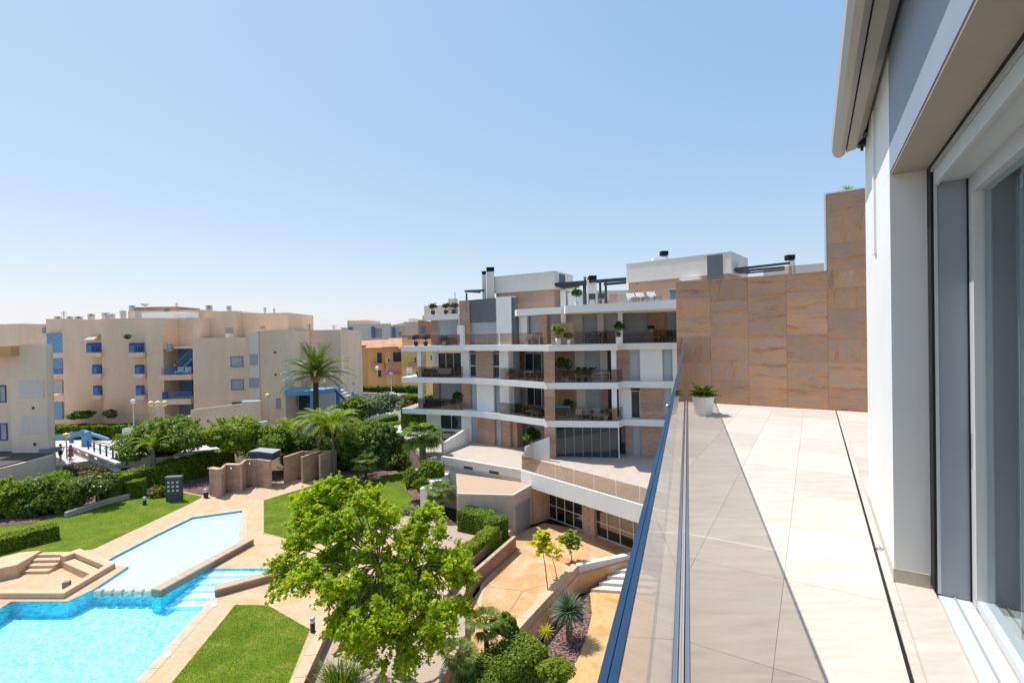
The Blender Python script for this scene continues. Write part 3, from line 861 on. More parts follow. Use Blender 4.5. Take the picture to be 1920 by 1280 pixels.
# body of the building under and behind the terrace
mb = MB(); mb.prism([(p.x, p.y) for p in (Q(GL0, 0.25), Q(GL1 - 0.3, 0.25), SW.P(0.2, 0.25, 0), SW.P(4.8, 0.2, 0), W(1.0, 2.3), W(-3.5, 2.3))], -1.9, ZT - 0.31); mb.build('lower_wall', M['white'], own)
mb = MB(); wbox(mb, -4.3, 1.285, 2.4, 8, -1.9, HC + 3.2); mb.build('rear_block', M['white'], own)

# awning cassette high on the facade
aw = thing('awning', 'grey beige folded awning cassette fixed high on the white facade', 'awning', tuple(W(0.6, -0.1, HC + 1.05)))
def extrude_profile(prof, t0, t1):
    prof = [(-0.20 + (a + 0.262) * 0.896, HC + (z - HC) * 1.24) for a, z in prof]
    mb = MB(); n = len(prof)
    vs = [W(t0, a, z) for a, z in prof] + [W(t1, a, z) for a, z in prof]
    fs = [(i, (i + 1) % n, (i + 1) % n + n, i + n) for i in range(n)] + [tuple(range(n - 1, -1, -1)), tuple(range(n, 2 * n))]
    return mb.add(vs, fs)
za = HC
t_end = 1.27
prof = [(-0.245, za + 1.20), (-0.262, za + 1.12), (-0.258, za + 1.05), (-0.235, za + 1.015), (-0.20, za + 1.01), (-0.17, za + 1.025), (-0.165, za + 1.20)]
extrude_profile(prof, -4.0, t_end).build('front_profile', M['awning_shell'] if 'awning_shell' in M else M['alu'], aw)
prof = [(-0.162, za + 1.03), (-0.10, za + 1.04), (-0.055, za + 1.075), (-0.05, za + 1.26), (-0.16, za + 1.27)]
extrude_profile(prof, -4.0, t_end - 0.015).build('cassette', M['awning_shell'] if 'awning_shell' in M else M['alu'], aw)
prof = [(-0.245, za + 1.201), (-0.164, za + 1.201), (-0.161, za + 1.27), (-0.15, za + 1.30), (-0.06, za + 1.30), (-0.06, za + 1.27), (-0.16, za + 1.272), (-0.21, za + 1.25)]
extrude_profile(prof, -4.0, t_end - 0.02).build('top_cover', M['alu'], aw)
mb = MB(); wbox(mb, -4.0, t_end - 0.05, -0.1130, -0.1112, za + 1.265, za + 1.47); mb.build('valance_slot', M['dark'], aw)
for t in (1.0, -1.5):
    mb = MB(); wbox(mb, t, t + 0.10, -0.02, 0.0, za + 1.31, za + 1.52); mb.build('wall_bracket', M['dark'], aw)
mb = MB(); wbox(mb, 1.16, 1.24, -0.045, -0.004, za + 1.285, za + 1.36); mb.tube([W(1.2, -0.022, za + 1.29), W(1.2, -0.022, za + 1.255)], 0.009, 8); mb.build('motor_head', M['dark'], aw)

# purple blossom lying on the tiles
_q = G(1650, 1030, ZT)
fl = MB()
for i in range(9):
    a = random.uniform(0, 2 * PI)
    blade_mesh(fl, (_q.x + random.uniform(-0.018, 0.018), _q.y + random.uniform(-0.010, 0.010), ZT + 0.004), a, 0.5, 0.022, 0.010, 3, 1.0)
tag(fl.build('fallen_blossom', L['purple']), 'small purple blossom dropped on the pale tiles beside the white pier', 'flower')
# ================================================================== apartment building across the garden
bld = thing('apartment_building', 'modern apartment building with white slab balconies and brown stone piers across the garden', 'building', (3, 46, 2.35))
PA, PB, PC, PD, PE, PF_, PG = (-11.1, 48.2), (-4.7, 46.0), (-1.25, 43.5), (3.0, 39.5), (8.42, 38.6), (9.06, 39.5), (22.0, 35.795)
FA, FBC, FCD, FDE, FEF, FFG = Fr(PA, PB), Fr(PB, PC), Fr(PC, PD), Fr(PD, PE), Fr(PE, PF_), Fr(PF_, PG)
PL0, PL1, PL2, PL3, PL4 = 2.35, 5.45, 8.55, 11.65, 14.75
back = [(25.0, 47.0), (-4.0, 57.5), (-9.6, 54.5)]
for z in (PL1, PL2, PL3):
    MB().prism([PA, PB, PC, PD, PE, PF_, PG] + back, z - 0.52, z).build('balcony_slab', M['white'], bld)
def gp(px, py, z): q = G(px, py, z); return (q.x, q.y)
# roof slabs: left piece, middle piece, right piece that reaches further out
MB().prism([gp(794, 590.2, PL4), gp(862, 587.8, PL4), (-4.4, 52.0), (-9.0, 54.0)], PL4 - 0.55, PL4).build('roof_slab', M['white'], bld)
MB().prism([gp(969, 580, PL4), gp(1052, 575.2, PL4), (5.0, 46.0), (-0.5, 49.0)], PL4 - 0.55, PL4).build('roof_slab', M['white'], bld)
MB().prism([gp(1060, 572.5, PL4), gp(1110, 570.2, PL4), gp(1156, 567.8, PL4), gp(1215, 564.6, PL4), gp(1275, 561.2, PL4), (21.5, 31.6), (24.5, 44.5), (4.6, 46.5)], PL4 - 0.6, PL4).build('roof_slab', M['white'], bld)
MB().prism([(-4.9, 49.0), (-1.0, 47.2), (4.2, 43.0), (9.3, 42.2), (22.2, 38.4), (24.8, 46.8), (-3.8, 57.2)], PL0, PL4 - 0.2).build('core_wall', M['cream'], bld)

def panel(fr, d, px0, px1, z0, z1, mat, name, th=0.25, py=680, s01=None):
    s0, s1 = s01 if s01 else (fr.sx(px0, d, py), fr.sx(px1, d, py))
    mb = MB(); mb.fb(fr, s0, s1, d - th, d, z0 + 0.002, z1 - 0.002)
    return mb.build(name, M[mat], bld)
def stone(fr, d, px0, px1, z0, z1, th=0.3, py=680):
    """pier clad in flat stone courses, each a slab of its own"""
    s0, s1 = fr.sx(px0, d, py), fr.sx(px1, d, py)
    mb = MB(); mb.fb(fr, s0 + 0.01, s1 - 0.01, d - th, d - 0.03, z0 + 0.002, z1 - 0.002)
    p = mb.build('stone_pier', M['brick'], bld)
    n = max(1, round((z1 - z0) / 0.62))
    for i in range(n):
        a, b = z0 + (z1 - z0) * i / n, z0 + (z1 - z0) * (i + 1) / n
        mb = MB(); mb.fb(fr, s0, s1, d - 0.03, d + random.uniform(0, 0.008), a + 0.006, b - 0.006)
        mb.build('stone_slab', M['sandstone_far'], p)
    return p
def shutter(fr, d, px0, px1, z0, z1, py=680):
    s0, s1 = fr.sx(px0, d, py), fr.sx(px1, d, py)
    mb = MB(); mb.fb(fr, s0 + 0.04, s1 - 0.04, d - 0.12, d - 0.06, z0 + 0.05, z1 - 0.24)
    w_ = mb.build('shutter', M['shutter'], bld)
    mb = MB(); mb.fb(fr, s0, s1, d - 0.2, d, z1 - 0.24, z1 - 0.003); mb.fb(fr, s0, s0 + 0.04, d - 0.2, d, z0 + 0.003, z1 - 0.24); mb.fb(fr, s1 - 0.04, s1, d - 0.2, d, z0 + 0.003, z1 - 0.24)
    mb.fb(fr, s0 + 0.04, s1 - 0.04, d - 0.16, d - 0.03, z0 + 0.003, z0 + 0.05)
    mb.build('shutter_frame', M['alu'], w_)
    return w_
def win(fr, d, px0, px1, z0, z1, n=2, mid=None, py=680, mat='alu_light', pane='pane'):
    s0, s1 = fr.sx(px0, d, py), fr.sx(px1, d, py)
    mb = MB(); t = 0.055
    mb.fb(fr, s0, s1, d - 0.08, d, z1 - t, z1 - 0.003); mb.fb(fr, s0, s1, d - 0.08, d, z0 + 0.003, z0 + t)
    for i in range(n + 1):
        s = s0 + (s1 - s0 - t) * i / n
        mb.fb(fr, s, s + t, d - 0.08, d, z0 + t, z1 - t)
    if mid: mb.fb(fr, s0 + t, s1 - t, d - 0.075, d - 0.005, mid - 0.04, mid + 0.04)
    w_ = mb.build('window', M[mat], bld)
    for i in range(n):
        a, b = s0 + (s1 - s0 - t) * i / n + t, s0 + (s1 - s0 - t) * (i + 1) / n
        mb = MB(); mb.fb(fr, a, b, d - 0.06, d - 0.04, z0 + t, z1 - t); mb.build('pane', M[pane], w_)
    return w_
def column(fr, d, px, z0, z1, r=0.26, py=680):
    s = fr.sx(px, d, py)
    mb = MB(); mb.fb(fr, s - r, s + r, d - 2 * r, d, z0 + 0.002, z1 - 0.002); return mb.build('column', M['white'], bld)
def rails(fr, px0, px1, z, d=-0.06, h=1.05, py=None, n=None, gm='glass_rail'):
    py = py or 690
    s0, s1 = fr.sx(px0, d, py), fr.sx(px1, d, py)
    n = n or max(1, round(abs(s1 - s0) / 1.4))
    for i in range(n):
        a, b = s0 + (s1 - s0) * i / n + 0.012, s0 + (s1 - s0) * (i + 1) / n - 0.012
        mb = MB(); mb.fb(fr, a, b, d - 0.012, d, z + 0.02, z + h); mb.build('railing_pane', M[gm], bld)

k = N('far_sandstone')
v = k.coord((0.8, 0.8, 3.2)); f = k.noise(v, 1.8, 6, 0.6, 0.8)
c = k.ramp(f, [(0.3, (0.37, 0.235, 0.17)), (0.5, (0.44, 0.285, 0.21)), (0.7, (0.50, 0.345, 0.26))])
oi = k.n('ObjectInfo')
k.col(k.mix(1.0, c, k.ramp(oi.outputs['Random'], [(0, (0.84, 0.84, 0.84)), (1, (1.1, 1.06, 1.02))]), 'MULTIPLY')); k.rough(0.8, 0.2)
M['sandstone_far'] = k.m

T3, T2, T1, T0 = PL4 - 0.55, PL3 - 0.52, PL2 - 0.52, PL1 - 0.52
# ---- top storey
y3 = 620
stone(FA, -2.2, 808, 822, PL3, T3, py=y3); shutter(FA, -2.2, 822, 858, PL3, T3, py=y3)
panel(FA, -0.15, 857, 868, PL3, PL3 + 1.9, 'white', 'wall_panel', 0.4, y3)
stone(FBC, -1.0, 862, 881, PL3, 16.0, py=y3)
panel(FBC, -1.1, 881, 931, PL3 + 2.15, 16.0, 'grey_panel', 'grey_panel', 0.35, y3); shutter(FBC, -1.2, 881, 931, PL3, PL3 + 2.15, py=y3)
panel(FBC, -0.9, 931, 959, PL3, 16.05, 'white', 'wall_panel', 0.9, y3); panel(FCD, -1.1, 959.5, 968, PL3, 15.9, 'grey_panel', 'grey_panel', 0.3, y3)
panel(FCD, -1.5, 966, 988, PL3, T3, 'white', 'wall_panel', py=y3); shutter(FCD, -1.9, 988, 1011, PL3, T3, py=y3)
stone(FCD, -1.0, 1011, 1025, PL3, T3, py=y3); shutter(FDE, -1.9, 1025, 1062, PL3, T3, py=y3)
panel(FDE, -0.9, 1051.5, 1061, PL3 + 1.4, 16.1, 'white', 'wall_panel', 0.5, 600)
panel(FDE, -1.9, 1062, 1092, PL3, T3, 'cream', 'wall_panel', py=y3); shutter(FDE, -2.1, 1092, 1121, PL3, T3, py=y3)
panel(FDE, -1.8, 1120, 1132, PL3, T3, 'cream', 'wall_panel', py=y3); shutter(FDE, -2.1, 1132, 1160, PL3, T3, py=y3)
column(FDE, -0.3, 1163.5, PL3, T3, 0.17, y3)
shutter(FFG, -2.2, 1165, 1218, PL3, T3, py=y3); stone(FFG, -2.0, 1217, 1247, PL3, T3, py=y3); shutter(FFG, -2.2, 1247, 1279, PL3, T3, py=y3)
mb = MB(); s0, s1 = FDE.sx(1033, -0.3, 625), FDE.sx(1076, -0.3, 625); mb.fb(FDE, s0, s1, -1.2, -0.25, PL3 + 0.002, PL3 + 1.75); mb.build('privacy_wall', M['brick'], bld)
mb = MB(); mb.fb(FDE, FDE.sx(1155, -0.1, 635), FDE.sx(1165, -0.1, 635), -0.4, 0.02, PL3 + 0.002, PL3 + 0.55); mb.build('parapet_pier', M['white'], bld)
rails(FA, 754, 862, PL3, py=640); rails(FBC, 872, 935, PL3, py=636); rails(FCD, 937, 1018, PL3, py=636)
rails(FDE, 1079, 1154, PL3, py=634); rails(FFG, 1170, 1268, PL3, -0.1, py=632)

# ---- third storey
y2 = 682
column(FA, -0.35, 786, PL2, T2, 0.2, y2)
panel(FA, -2.2, 811, 822, PL2, T2, 'white', 'wall_panel', py=y2); win(FA, -2.3, 822, 865, PL2, T2 - 0.25, 3, py=y2)
panel(FA, -0.9, 865, 880, PL2, T2, 'white', 'wall_panel', 1.2, y2)
win(FBC, -0.9, 881, 893, PL2 + 0.02, T2 - 0.25, 1, PL2 + 1.1, y2); stone(FBC, -0.7, 892, 924, PL2, T2, py=y2); win(FBC, -0.9, 925, 937, PL2 + 0.02, T2 - 0.25, 1, PL2 + 1.1, y2)
panel(FCD, -0.7, 936, 953, PL2, T2, 'white', 'wall_panel', 0.5, y2); panel(FCD, -1.0, 953, 962, PL2, T2, 'alu', 'side_panel', 0.9, y2)
panel(FCD, -2.9, 960, 984, PL2, T2, 'brick', 'stone_wall', py=y2); win(FCD, -2.9, 984, 1016, PL2, T2 - 0.3, 2, py=y2)
stone(FDE, 0.02, 1019.5, 1040, PL2, T2, 1.2, py=y2)
panel(FDE, -2.5, 1036, 1078, PL2, T2, 'brick', 'stone_wall', 0.2, y2); panel(FDE, -2.5, 1078, 1096, PL2, T2, 'cream', 'wall_panel', py=y2)
shutter(FDE, -2.6, 1096, 1125, PL2, T2, py=y2); panel(FDE, -2.5, 1125, 1139, PL2, T2, 'cream', 'wall_panel', py=y2); panel(FDE, -2.5, 1139, 1160, PL2, T2, 'dark', 'side_panel', py=y2)  # the dark panel paints in the shade of the open recess
column(FDE, -0.25, 1151, PL2, T2, 0.2, y2)
stone(FFG, -0.6, 1156, 1181, PL2, T2, py=y2); shutter(FFG, -0.6, 1181, 1200, PL2, T2, py=y2); panel(FFG, -0.45, 1200, 1242, PL2, T2, 'white', 'wall_panel', py=y2)
shutter(FFG, -0.6, 1242, 1261, PL2, T2, py=y2); panel(FFG, -0.45, 1261, 1282, PL2, T2, 'white', 'wall_panel', py=y2)
rails(FA, 783, 868, PL2, py=698); rails(FCD, 937, 1017, PL2, py=700); rails(FDE, 1041, 1157, PL2, py=703)
mb = MB(); mb.fb(FEF, 0.05, FEF.L - 0.1, -0.07, -0.058, PL2 + 0.02, PL2 + 1.05); mb.build('railing_pane', M['glass_rail'], bld)

# ---- second storey
y1 = 742
column(FA, -0.35, 788, PL1, T1, 0.24, y1)
stone(FA, -2.2, 812, 824, PL1, T1, py=y1); shutter(FA, -2.4, 824, 867, PL1, T1, py=y1); stone(FA, -0.9, 866, 883, PL1, T1, py=y1)
shutter(FBC, -0.9, 884, 894, PL1, T1, py=y1); panel(FBC, -0.55, 894, 925, PL1, T1, 'white', 'wall_panel', py=y1); shutter(FBC, -0.9, 925, 937, PL1, T1, py=y1)
panel(FCD, -0.7, 937, 954, PL1, T1, 'white', 'wall_panel', 0.5, y1); panel(FCD, -1.0, 954, 964, PL1, T1, 'alu', 'side_panel', 0.9, y1)
panel(FCD, -2.9, 960, 988, PL1, T1, 'cream', 'wall_panel', py=y1); win(FCD, -2.9, 988, 1016, PL1, T1 - 0.3, 2, py=y1)
stone(FDE, 0.02, 1020.5, 1040, PL1, T1, 1.2, py=y1)
panel(FDE, -2.5, 1036, 1081, PL1, T1, 'brick', 'stone_wall', 0.2, y1); panel(FDE, -2.5, 1081, 1098, PL1, T1, 'cream', 'wall_panel', py=y1)
shutter(FDE, -2.6, 1098, 1127, PL1, T1, py=y1); panel(FDE, -2.5, 1127, 1140, PL1, T1, 'brick', 'stone_wall', py=y1); panel(FDE, -2.5, 1140, 1160, PL1, T1, 'dark', 'side_panel', py=y1)  # last panel's dark colour stands in for shade in the recess
column(FDE, -0.25, 1152, PL1, T1, 0.2, y1)
panel(FFG, -0.45, 1160, 1183, PL1, T1, 'white', 'wall_panel', py=y1); win(FFG, -0.6, 1183, 1200, PL1, T1 - 0.3, 1, py=y1); stone(FFG, -0.45, 1200, 1243, PL1, T1, py=y1); shutter(FFG, -0.6, 1243, 1259, PL1, T1, py=y1)
panel(FFG, -0.45, 1259, 1282, PL1, T1, 'white', 'wall_panel', py=y1)
rails(FA, 757, 868, PL1, py=757); rails(FCD, 937, 1018, PL1, py=770); rails(FDE, 1041, 1158, PL1, py=778)
mb = MB(); mb.fb(FEF, 0.05, FEF.L - 0.1, -0.07, -0.058, PL1 + 0.02, PL1 + 1.05); mb.build('railing_pane', M['glass_rail'], bld)

# ---- garden storey
y0 = 835
win(FA, -1.6, 826, 868, PL0 + 0.9, T0, 2, py=800); panel(FA, -1.55, 815, 868, PL0, PL0 + 0.9, 'white', 'wall_panel', py=800); panel(FA, -0.9, 866, 886, PL0, T0, 'white', 'wall_panel', 0.8, y0)
panel(FA, -1.6, 800, 826, PL0, T0, 'white', 'wall_panel', py=800)
shutter(FBC, -0.8, 885, 897, PL0, T0, py=y0); stone(FBC, -0.6, 897, 928, PL0, T0, py=y0); shutter(FBC, -0.8, 928, 940, PL0, T0, py=y0)
stone(FCD, -0.8, 939, 957, PL0, T0, py=y0); panel(FCD, -1.1, 957, 970, PL0, T0, 'brick', 'side_panel', 0.8, y0); panel(FCD, -2.9, 966, 993, PL0, T0, 'cream', 'wall_panel', py=y0); shutter(FCD, -2.9, 993, 1020, PL0, T0, py=y0)
stone(FDE, 0.0, 1021, 1042, PL0, T0, 1.2, py=y0)
win(FDE, -0.55, 1043, 1161, PL0, T0, 7, py=y0, mat='alu_dark')
panel(FDE, -0.5, 1159.5, 1161.5, PL0, T0, 'white_clean', 'corner_post', 0.1, y0)
win(FFG, -0.9, 1160, 1173, PL0, T0, 1, py=y0, mat='alu_dark')
stone(FFG, -0.6, 1173, 1186, PL0, T0, py=y0); shutter(FFG, -0.75, 1186, 1203, PL0, T0, py=y0); stone(FFG, -0.6, 1203, 1262, PL0, T0, py=y0)

s_ = FFG.sx(1283, -0.45, 690)
for za, zb in ((PL0, T0), (PL1, T1), (PL2, T2), (PL3, T3)):
    panel(FFG, -0.5, 0, 0, za, zb, 'white', 'wall_panel', s01=(s_, FFG.L - 0.3))

# ---- roof terrace, penthouses, pergolas, chimneys
def penthouse(pxa, Ya, pxb, Yb, zt, zm, depth):
    a, b = DY(pxa, 540, Ya), DY(pxb, 530, Yb)
    fr = Fr((a.x, a.y), (b.x, b.y))
    mb = MB(); mb.fb(fr, 0.15, fr.L - 0.1, -depth, -0.05, PL4 + 0.002, zm); mb.build('penthouse_base', M['brick'], bld)
    mb = MB(); mb.fb(fr, 0, fr.L, -depth - 0.1, 0, zm + 0.002, zt); mb.build('penthouse_wall', M['cream_roof'], bld)
    mb = MB(); mb.fb(fr, -0.03, fr.L + 0.03, -depth - 0.13, 0.03, zt + 0.002, zt + 0.05); mb.build('roof_edge', M['alu_light'], bld)
    return fr
M['cream_roof'] = weathered('roof_render', (0.74, 0.69, 0.62), (0.60, 0.55, 0.49), 0.85, 0.3)
p1 = penthouse(927, 46.5, 1040, 43.2, 18.1, 16.55, 4.0)
mb = MB(); mb.fb(p1, p1.L + 0.002, p1.L + 0.04, -2.2, -1.0, 16.7, 18.0); mb.build('grey_panel', M['grey_panel'], bld)
mb = MB(); mb.fb(p1, p1.L - 0.1, p1.L + 1.4, -2.3, -0.6, 16.75, 16.9); mb.build('canopy', M['wicker'], bld)
p2 = penthouse(1175, 39.8, 1371, 34.6, 18.1, 16.6, 4.5)
mb = MB(); s0, s1 = p2.sx(1326, 0.02, 500), p2.sx(1355, 0.02, 500); mb.fb(p2, s0, s1, 0.0, 0.03, 16.2, 18.02); mb.build('grey_panel', M['grey_panel'], bld)
mb = MB(); mb.fb(p2, p2.L + 0.1, p2.L + 0.8, -2.0, -0.5, 16.7, 16.95); mb.build('canopy', M['wicker'], bld)
mb = MB(); mb.fb(p2, p2.sx(1276, 0.5, 530), p2.sx(1312, 0.5, 530), 0.0, 0.7, 16.35, 16.5); mb.build('canopy', M['white'], bld)
def chimney(px0, px1, pytop, pycap, Y, zb, mat='cream_roof'):
    a, b = DY(px0, pytop, Y), DY(px1, pycap, Y)
    w_ = b.x - a.x
    mb = MB(); mb.box(a.x, b.x, Y, Y + w_, zb, b.z); c_ = mb.build('chimney', M[mat], bld)
    mb = MB(); mb.box(a.x + 0.04, b.x - 0.04, Y + 0.04, Y + w_ - 0.04, b.z + 0.002, b.z + 0.10)
    n = 7
    for i in range(n): mb.box(a.x - 0.02, b.x + 0.02, Y - 0.02, Y + w_ + 0.02, b.z + 0.10 + (a.z - b.z - 0.10) * i / n, b.z + 0.10 + (a.z - b.z - 0.1) * (i + 0.62) / n)
    mb.build('chimney_cap', M['black'], c_)
chimney(912, 926, 500.5, 509, 46.2, PL4); chimney(903.5, 911, 508, 515, 46.5, PL4)
chimney(1105, 1118.5, 516, 526, 41.5, PL4); chimney(1095, 1099, 519, 523, 41.8, PL4, 'pergola'); chimney(1100.5, 1104, 521, 524, 41.0, PL4)
chimney(1240.5, 1253, 470, 480, 40.5, 18.15); chimney(1478, 1491, 477, 488, 36.5, PL4)
mb = MB(); a, b = DY(1225, 483, 40.2), DY(1249, 489, 40.2); mb.box(a.x, b.x, 40.2, 40.8, 18.152, a.z); mb.build('roof_vent', M['white'], bld)
def beam(px0, py0, px1, py1, Y0, Y1, w_=0.12, name='pergola_beam', h=0.2):
    a, b = DY(px0, py0, Y0), DY(px1, py1, Y1)
    mb = MB(); mb.strip([(a.x, a.y), (b.x, b.y)], w_, [a.z - h, b.z - h], [a.z, b.z]); return mb.build(name, M['pergola'], bld)
beam(872, 544, 908, 542.5, 47, 46.0); beam(872, 544, 900, 545.5, 47.02, 45.0)
a = DY(873, 545, 47); mb = MB(); mb.box(a.x, a.x + 0.16, 47.0, 47.16, PL4, a.z - 0.21); mb.build('pergola_post', M['pergola'], bld)
beam(1040, 530.3, 1174, 520, 42.4, 39.9, 0.12, h=0.24); beam(1042, 534, 1100, 531, 42.0, 43.5); beam(1100, 527.5, 1174, 522.8, 43.0, 41.5); beam(1132, 531, 1174, 527.6, 42.6, 41.8)
for px, y_ in ((1095, 42.0), (1125.5, 42.2), (1136, 41.6)):
    a = DY(px, 528, y_); mb = MB(); mb.box(a.x - 0.09, a.x + 0.09, y_, y_ + 0.18, PL4, a.z); mb.build('pergola_post', M['pergola'], bld)
beam(1376, 502.5, 1480, 491, 35.4, 36.4, 0.12, h=0.18); beam(1380, 507, 1480, 498, 36.6, 38.0, 0.12, h=0.18); beam(1388, 512, 1480, 503, 37.5, 38.8, 0.1, h=0.12)
mb = MB(); a, b = DY(840, 560, 50.5), DY(857, 573, 50.5); mb.box(a.x, b.x, 50.5, 52.0, PL4, a.z); mb.build('roof_box', M['cream_roof'], bld)
a = DY(853, 548, 50.4); mb = MB(); mb.tube([(a.x, 50.4, PL4), (a.x, 50.4, a.z)], 0.05, 6); mb.build('flue', M['alu'], bld)
mb = MB(); a, b = DY(1065, 549, 43.0), DY(1105, 551, 42.4); mb.strip([(a.x, a.y), (b.x, b.y)], 0.2, PL4, [a.z, b.z]); mb.build('roof_wall', M['white'], bld)
mb = MB(); a, b = DY(1141, 551, 41.0), DY(1157, 550, 41.0); mb.box(a.x, b.x, 41.0, 41.5, PL4, a.z); mb.build('roof_wall', M['pinkstone'], bld)
FR4 = Fr(gp(1060, 572.5, PL4), gp(1275, 561.2, PL4)); FL4 = Fr(gp(794, 590.2, PL4), gp(862, 587.8, PL4)); FM4 = Fr(gp(969, 580, PL4), gp(1052, 575.2, PL4))
rails(FR4, 1064, 1272, PL4, -0.12, 0.85, 560, gm='glass_clear'); rails(FL4, 795, 860, PL4, -0.08, 0.9, 580); rails(FM4, 970, 1050, PL4, -0.08, 0.85, 570, gm='glass_clear')
mb = MB(); a, b = DY(1108, 545, 46.5), DY(1180, 542, 46.5); mb.box(a.x, b.x, 46.5, 46.52, PL4, a.z); mb.build('railing_pane', M['glass_rail'], bld)

# ---- ground terraces in front of the building
t2 = 2.95
up = [G(826.9, 855.3, t2), G(975.9, 880.6, t2), G(1203.7, 946.7, t2), G(1300, 975, t2)]
UP = [(p.x, p.y) for p in up]
terr = tag(MB().prism([(-9.0, 44.0), (-6.4, 38.9), UP[0], UP[1], (UP[1][0] + 0.02, UP[1][1] + 0.01), UP[2], UP[3], (14.5, 26.0), (23, 34), (24, 42), (-4, 50)], PL0 - 0.45, PL0).build('upper_terrace', M['terrace_far']), kind='structure')
mb = MB(); mb.strip([UP[1], UP[2], UP[3]], 0.28, PL0 - 0.46, t2, side=1.0)
gp_ = thing('terrace_parapet', 'long white parapet slab with smoked glass panes over the gym windows', 'parapet', (3.5, 31, PL0))
mb.build('parapet_band', M['white'], gp_)
FU = Fr(UP[1], UP[3])
n = 8
for i in range(n):
    a, b = FU.L * i / n + 0.015, FU.L * (i + 1) / n - 0.015
    mb = MB(); mb.fb(FU, a, b, -0.17, -0.155, t2 + 0.01, t2 + 0.95); mb.build('glass_pane', M['glass_rail'], gp_)
mb = MB(); mb.strip([(UP[1][0] + 0.1, UP[1][1] + 0.2), (UP[1][0] + 1.2, UP[1][1] + 5.5)], 0.015, t2 - 0.6, t2 + 0.95); mb.build('glass_pane', M['glass_rail'], gp_)
lw = thing('garden_wall', 'cream rendered retaining wall with dark vent slots below the building terrace', 'wall', (UP[0][0] + 3, UP[0][1], 0))
mb = MB(); wl_pts = [(-11.5, 44.2), UP[0], UP[1]]
mb.strip([UP[0], (UP[1][0] - 0.01, UP[1][1] + 0.007)], 0.28, -1.0, t2, side=1.0); mb.build('wall', M['parapet'], lw)
F0 = Fr(UP[0], UP[1])
for px in (878, 926):
    s = F0.sx(px, 0.002, 884)
    mb = MB(); mb.fb(F0, s - 0.45, s + 0.45, -0.1, 0.006, t2 - 0.62, t2 - 0.42); mb.build('vent_slot', M['dark'], lw)
# white dividing walls between the gardens
def slope_wall(label, pts, zt, th=0.22):
    mb = MB(); mb.strip([(p[0], p[1]) for p in pts], th, PL0, zt)
    return tag(mb.build('dividing_wall', M['white']), label, 'wall')
a, b = G(985, 858, PL0), G(1030, 862, PL0)
slope_wall('white sloping dividing wall beside the glazed veranda on the ground terrace', [(a.x, a.y), (b.x, b.y - 0.2)], [PL0 + 0.95, PL0 + 1.9])
a, b = G(830, 850, PL0), G(878, 830, PL0)
slope_wall('cream sloping dividing wall left of the ground floor windows behind the fan palm', [(a.x, a.y), (b.x, b.y)], [PL0 + 0.9, PL0 + 1.5])
# low storage block with gravelled roof
rz = 2.1
RQ = [gp(*Z5(480, 520), rz), gp(*Z5(895, 575), rz), gp(*Z5(985, 600), rz), gp(*Z5(860, 670), rz), gp(*Z5(490, 660), rz)]
sb = thing('storage_block', 'low block-built store with tan gravel roof and grey metal door beside the patio', 'outbuilding', (-1, 33, -0.6))
MB().prism(RQ, -0.62, rz - 0.06).build('wall', M['conc'], sb)
mb = MB(); mb.strip([RQ[2], RQ[3], RQ[4]], 0.14, rz - 0.059, rz + 0.03, side=-1.0); mb.build('roof_kerb', M['parapet'], sb)
rp = [(p[0] + (-1.0 - p[0]) * 0.03, p[1] + (32.9 - p[1]) * 0.03) for p in RQ]
MB().prism(rp, rz - 0.058, rz - 0.015).build('roof_gravel', M['gravel_tan'], sb)
FS = Fr(RQ[3], RQ[2])
s0, s1 = FS.sx(Z5(878, 0)[0], 0.0, 975), FS.sx(Z5(972, 0)[0], 0.0, 975)
mb = MB(); mb.fb(FS, s0, s1, -0.05, 0.012, -0.58, 1.30); dd = mb.build('metal_door', M['alu_door'], sb)
mb = MB(); mb.fb(FS, (s0 + s1) / 2 - 0.01, (s0 + s1) / 2 + 0.01, 0.0121, 0.02, -0.57, 1.28); mb.fb(FS, s0 - 0.06, s0, -0.05, 0.03, -0.58, 1.36); mb.fb(FS, s1, s1 + 0.06, -0.05, 0.03, -0.58, 1.36); mb.fb(FS, s0, s1, -0.05, 0.03, 1.30, 1.36)
mb.build('door_frame', M['alu'], dd)
mb = MB(); mb.fb(FS, (s0 + s1) / 2 + 0.05, (s0 + s1) / 2 + 0.09, 0.012, 0.06, 0.35, 0.55); mb.build('handle', M['steel'], dd)
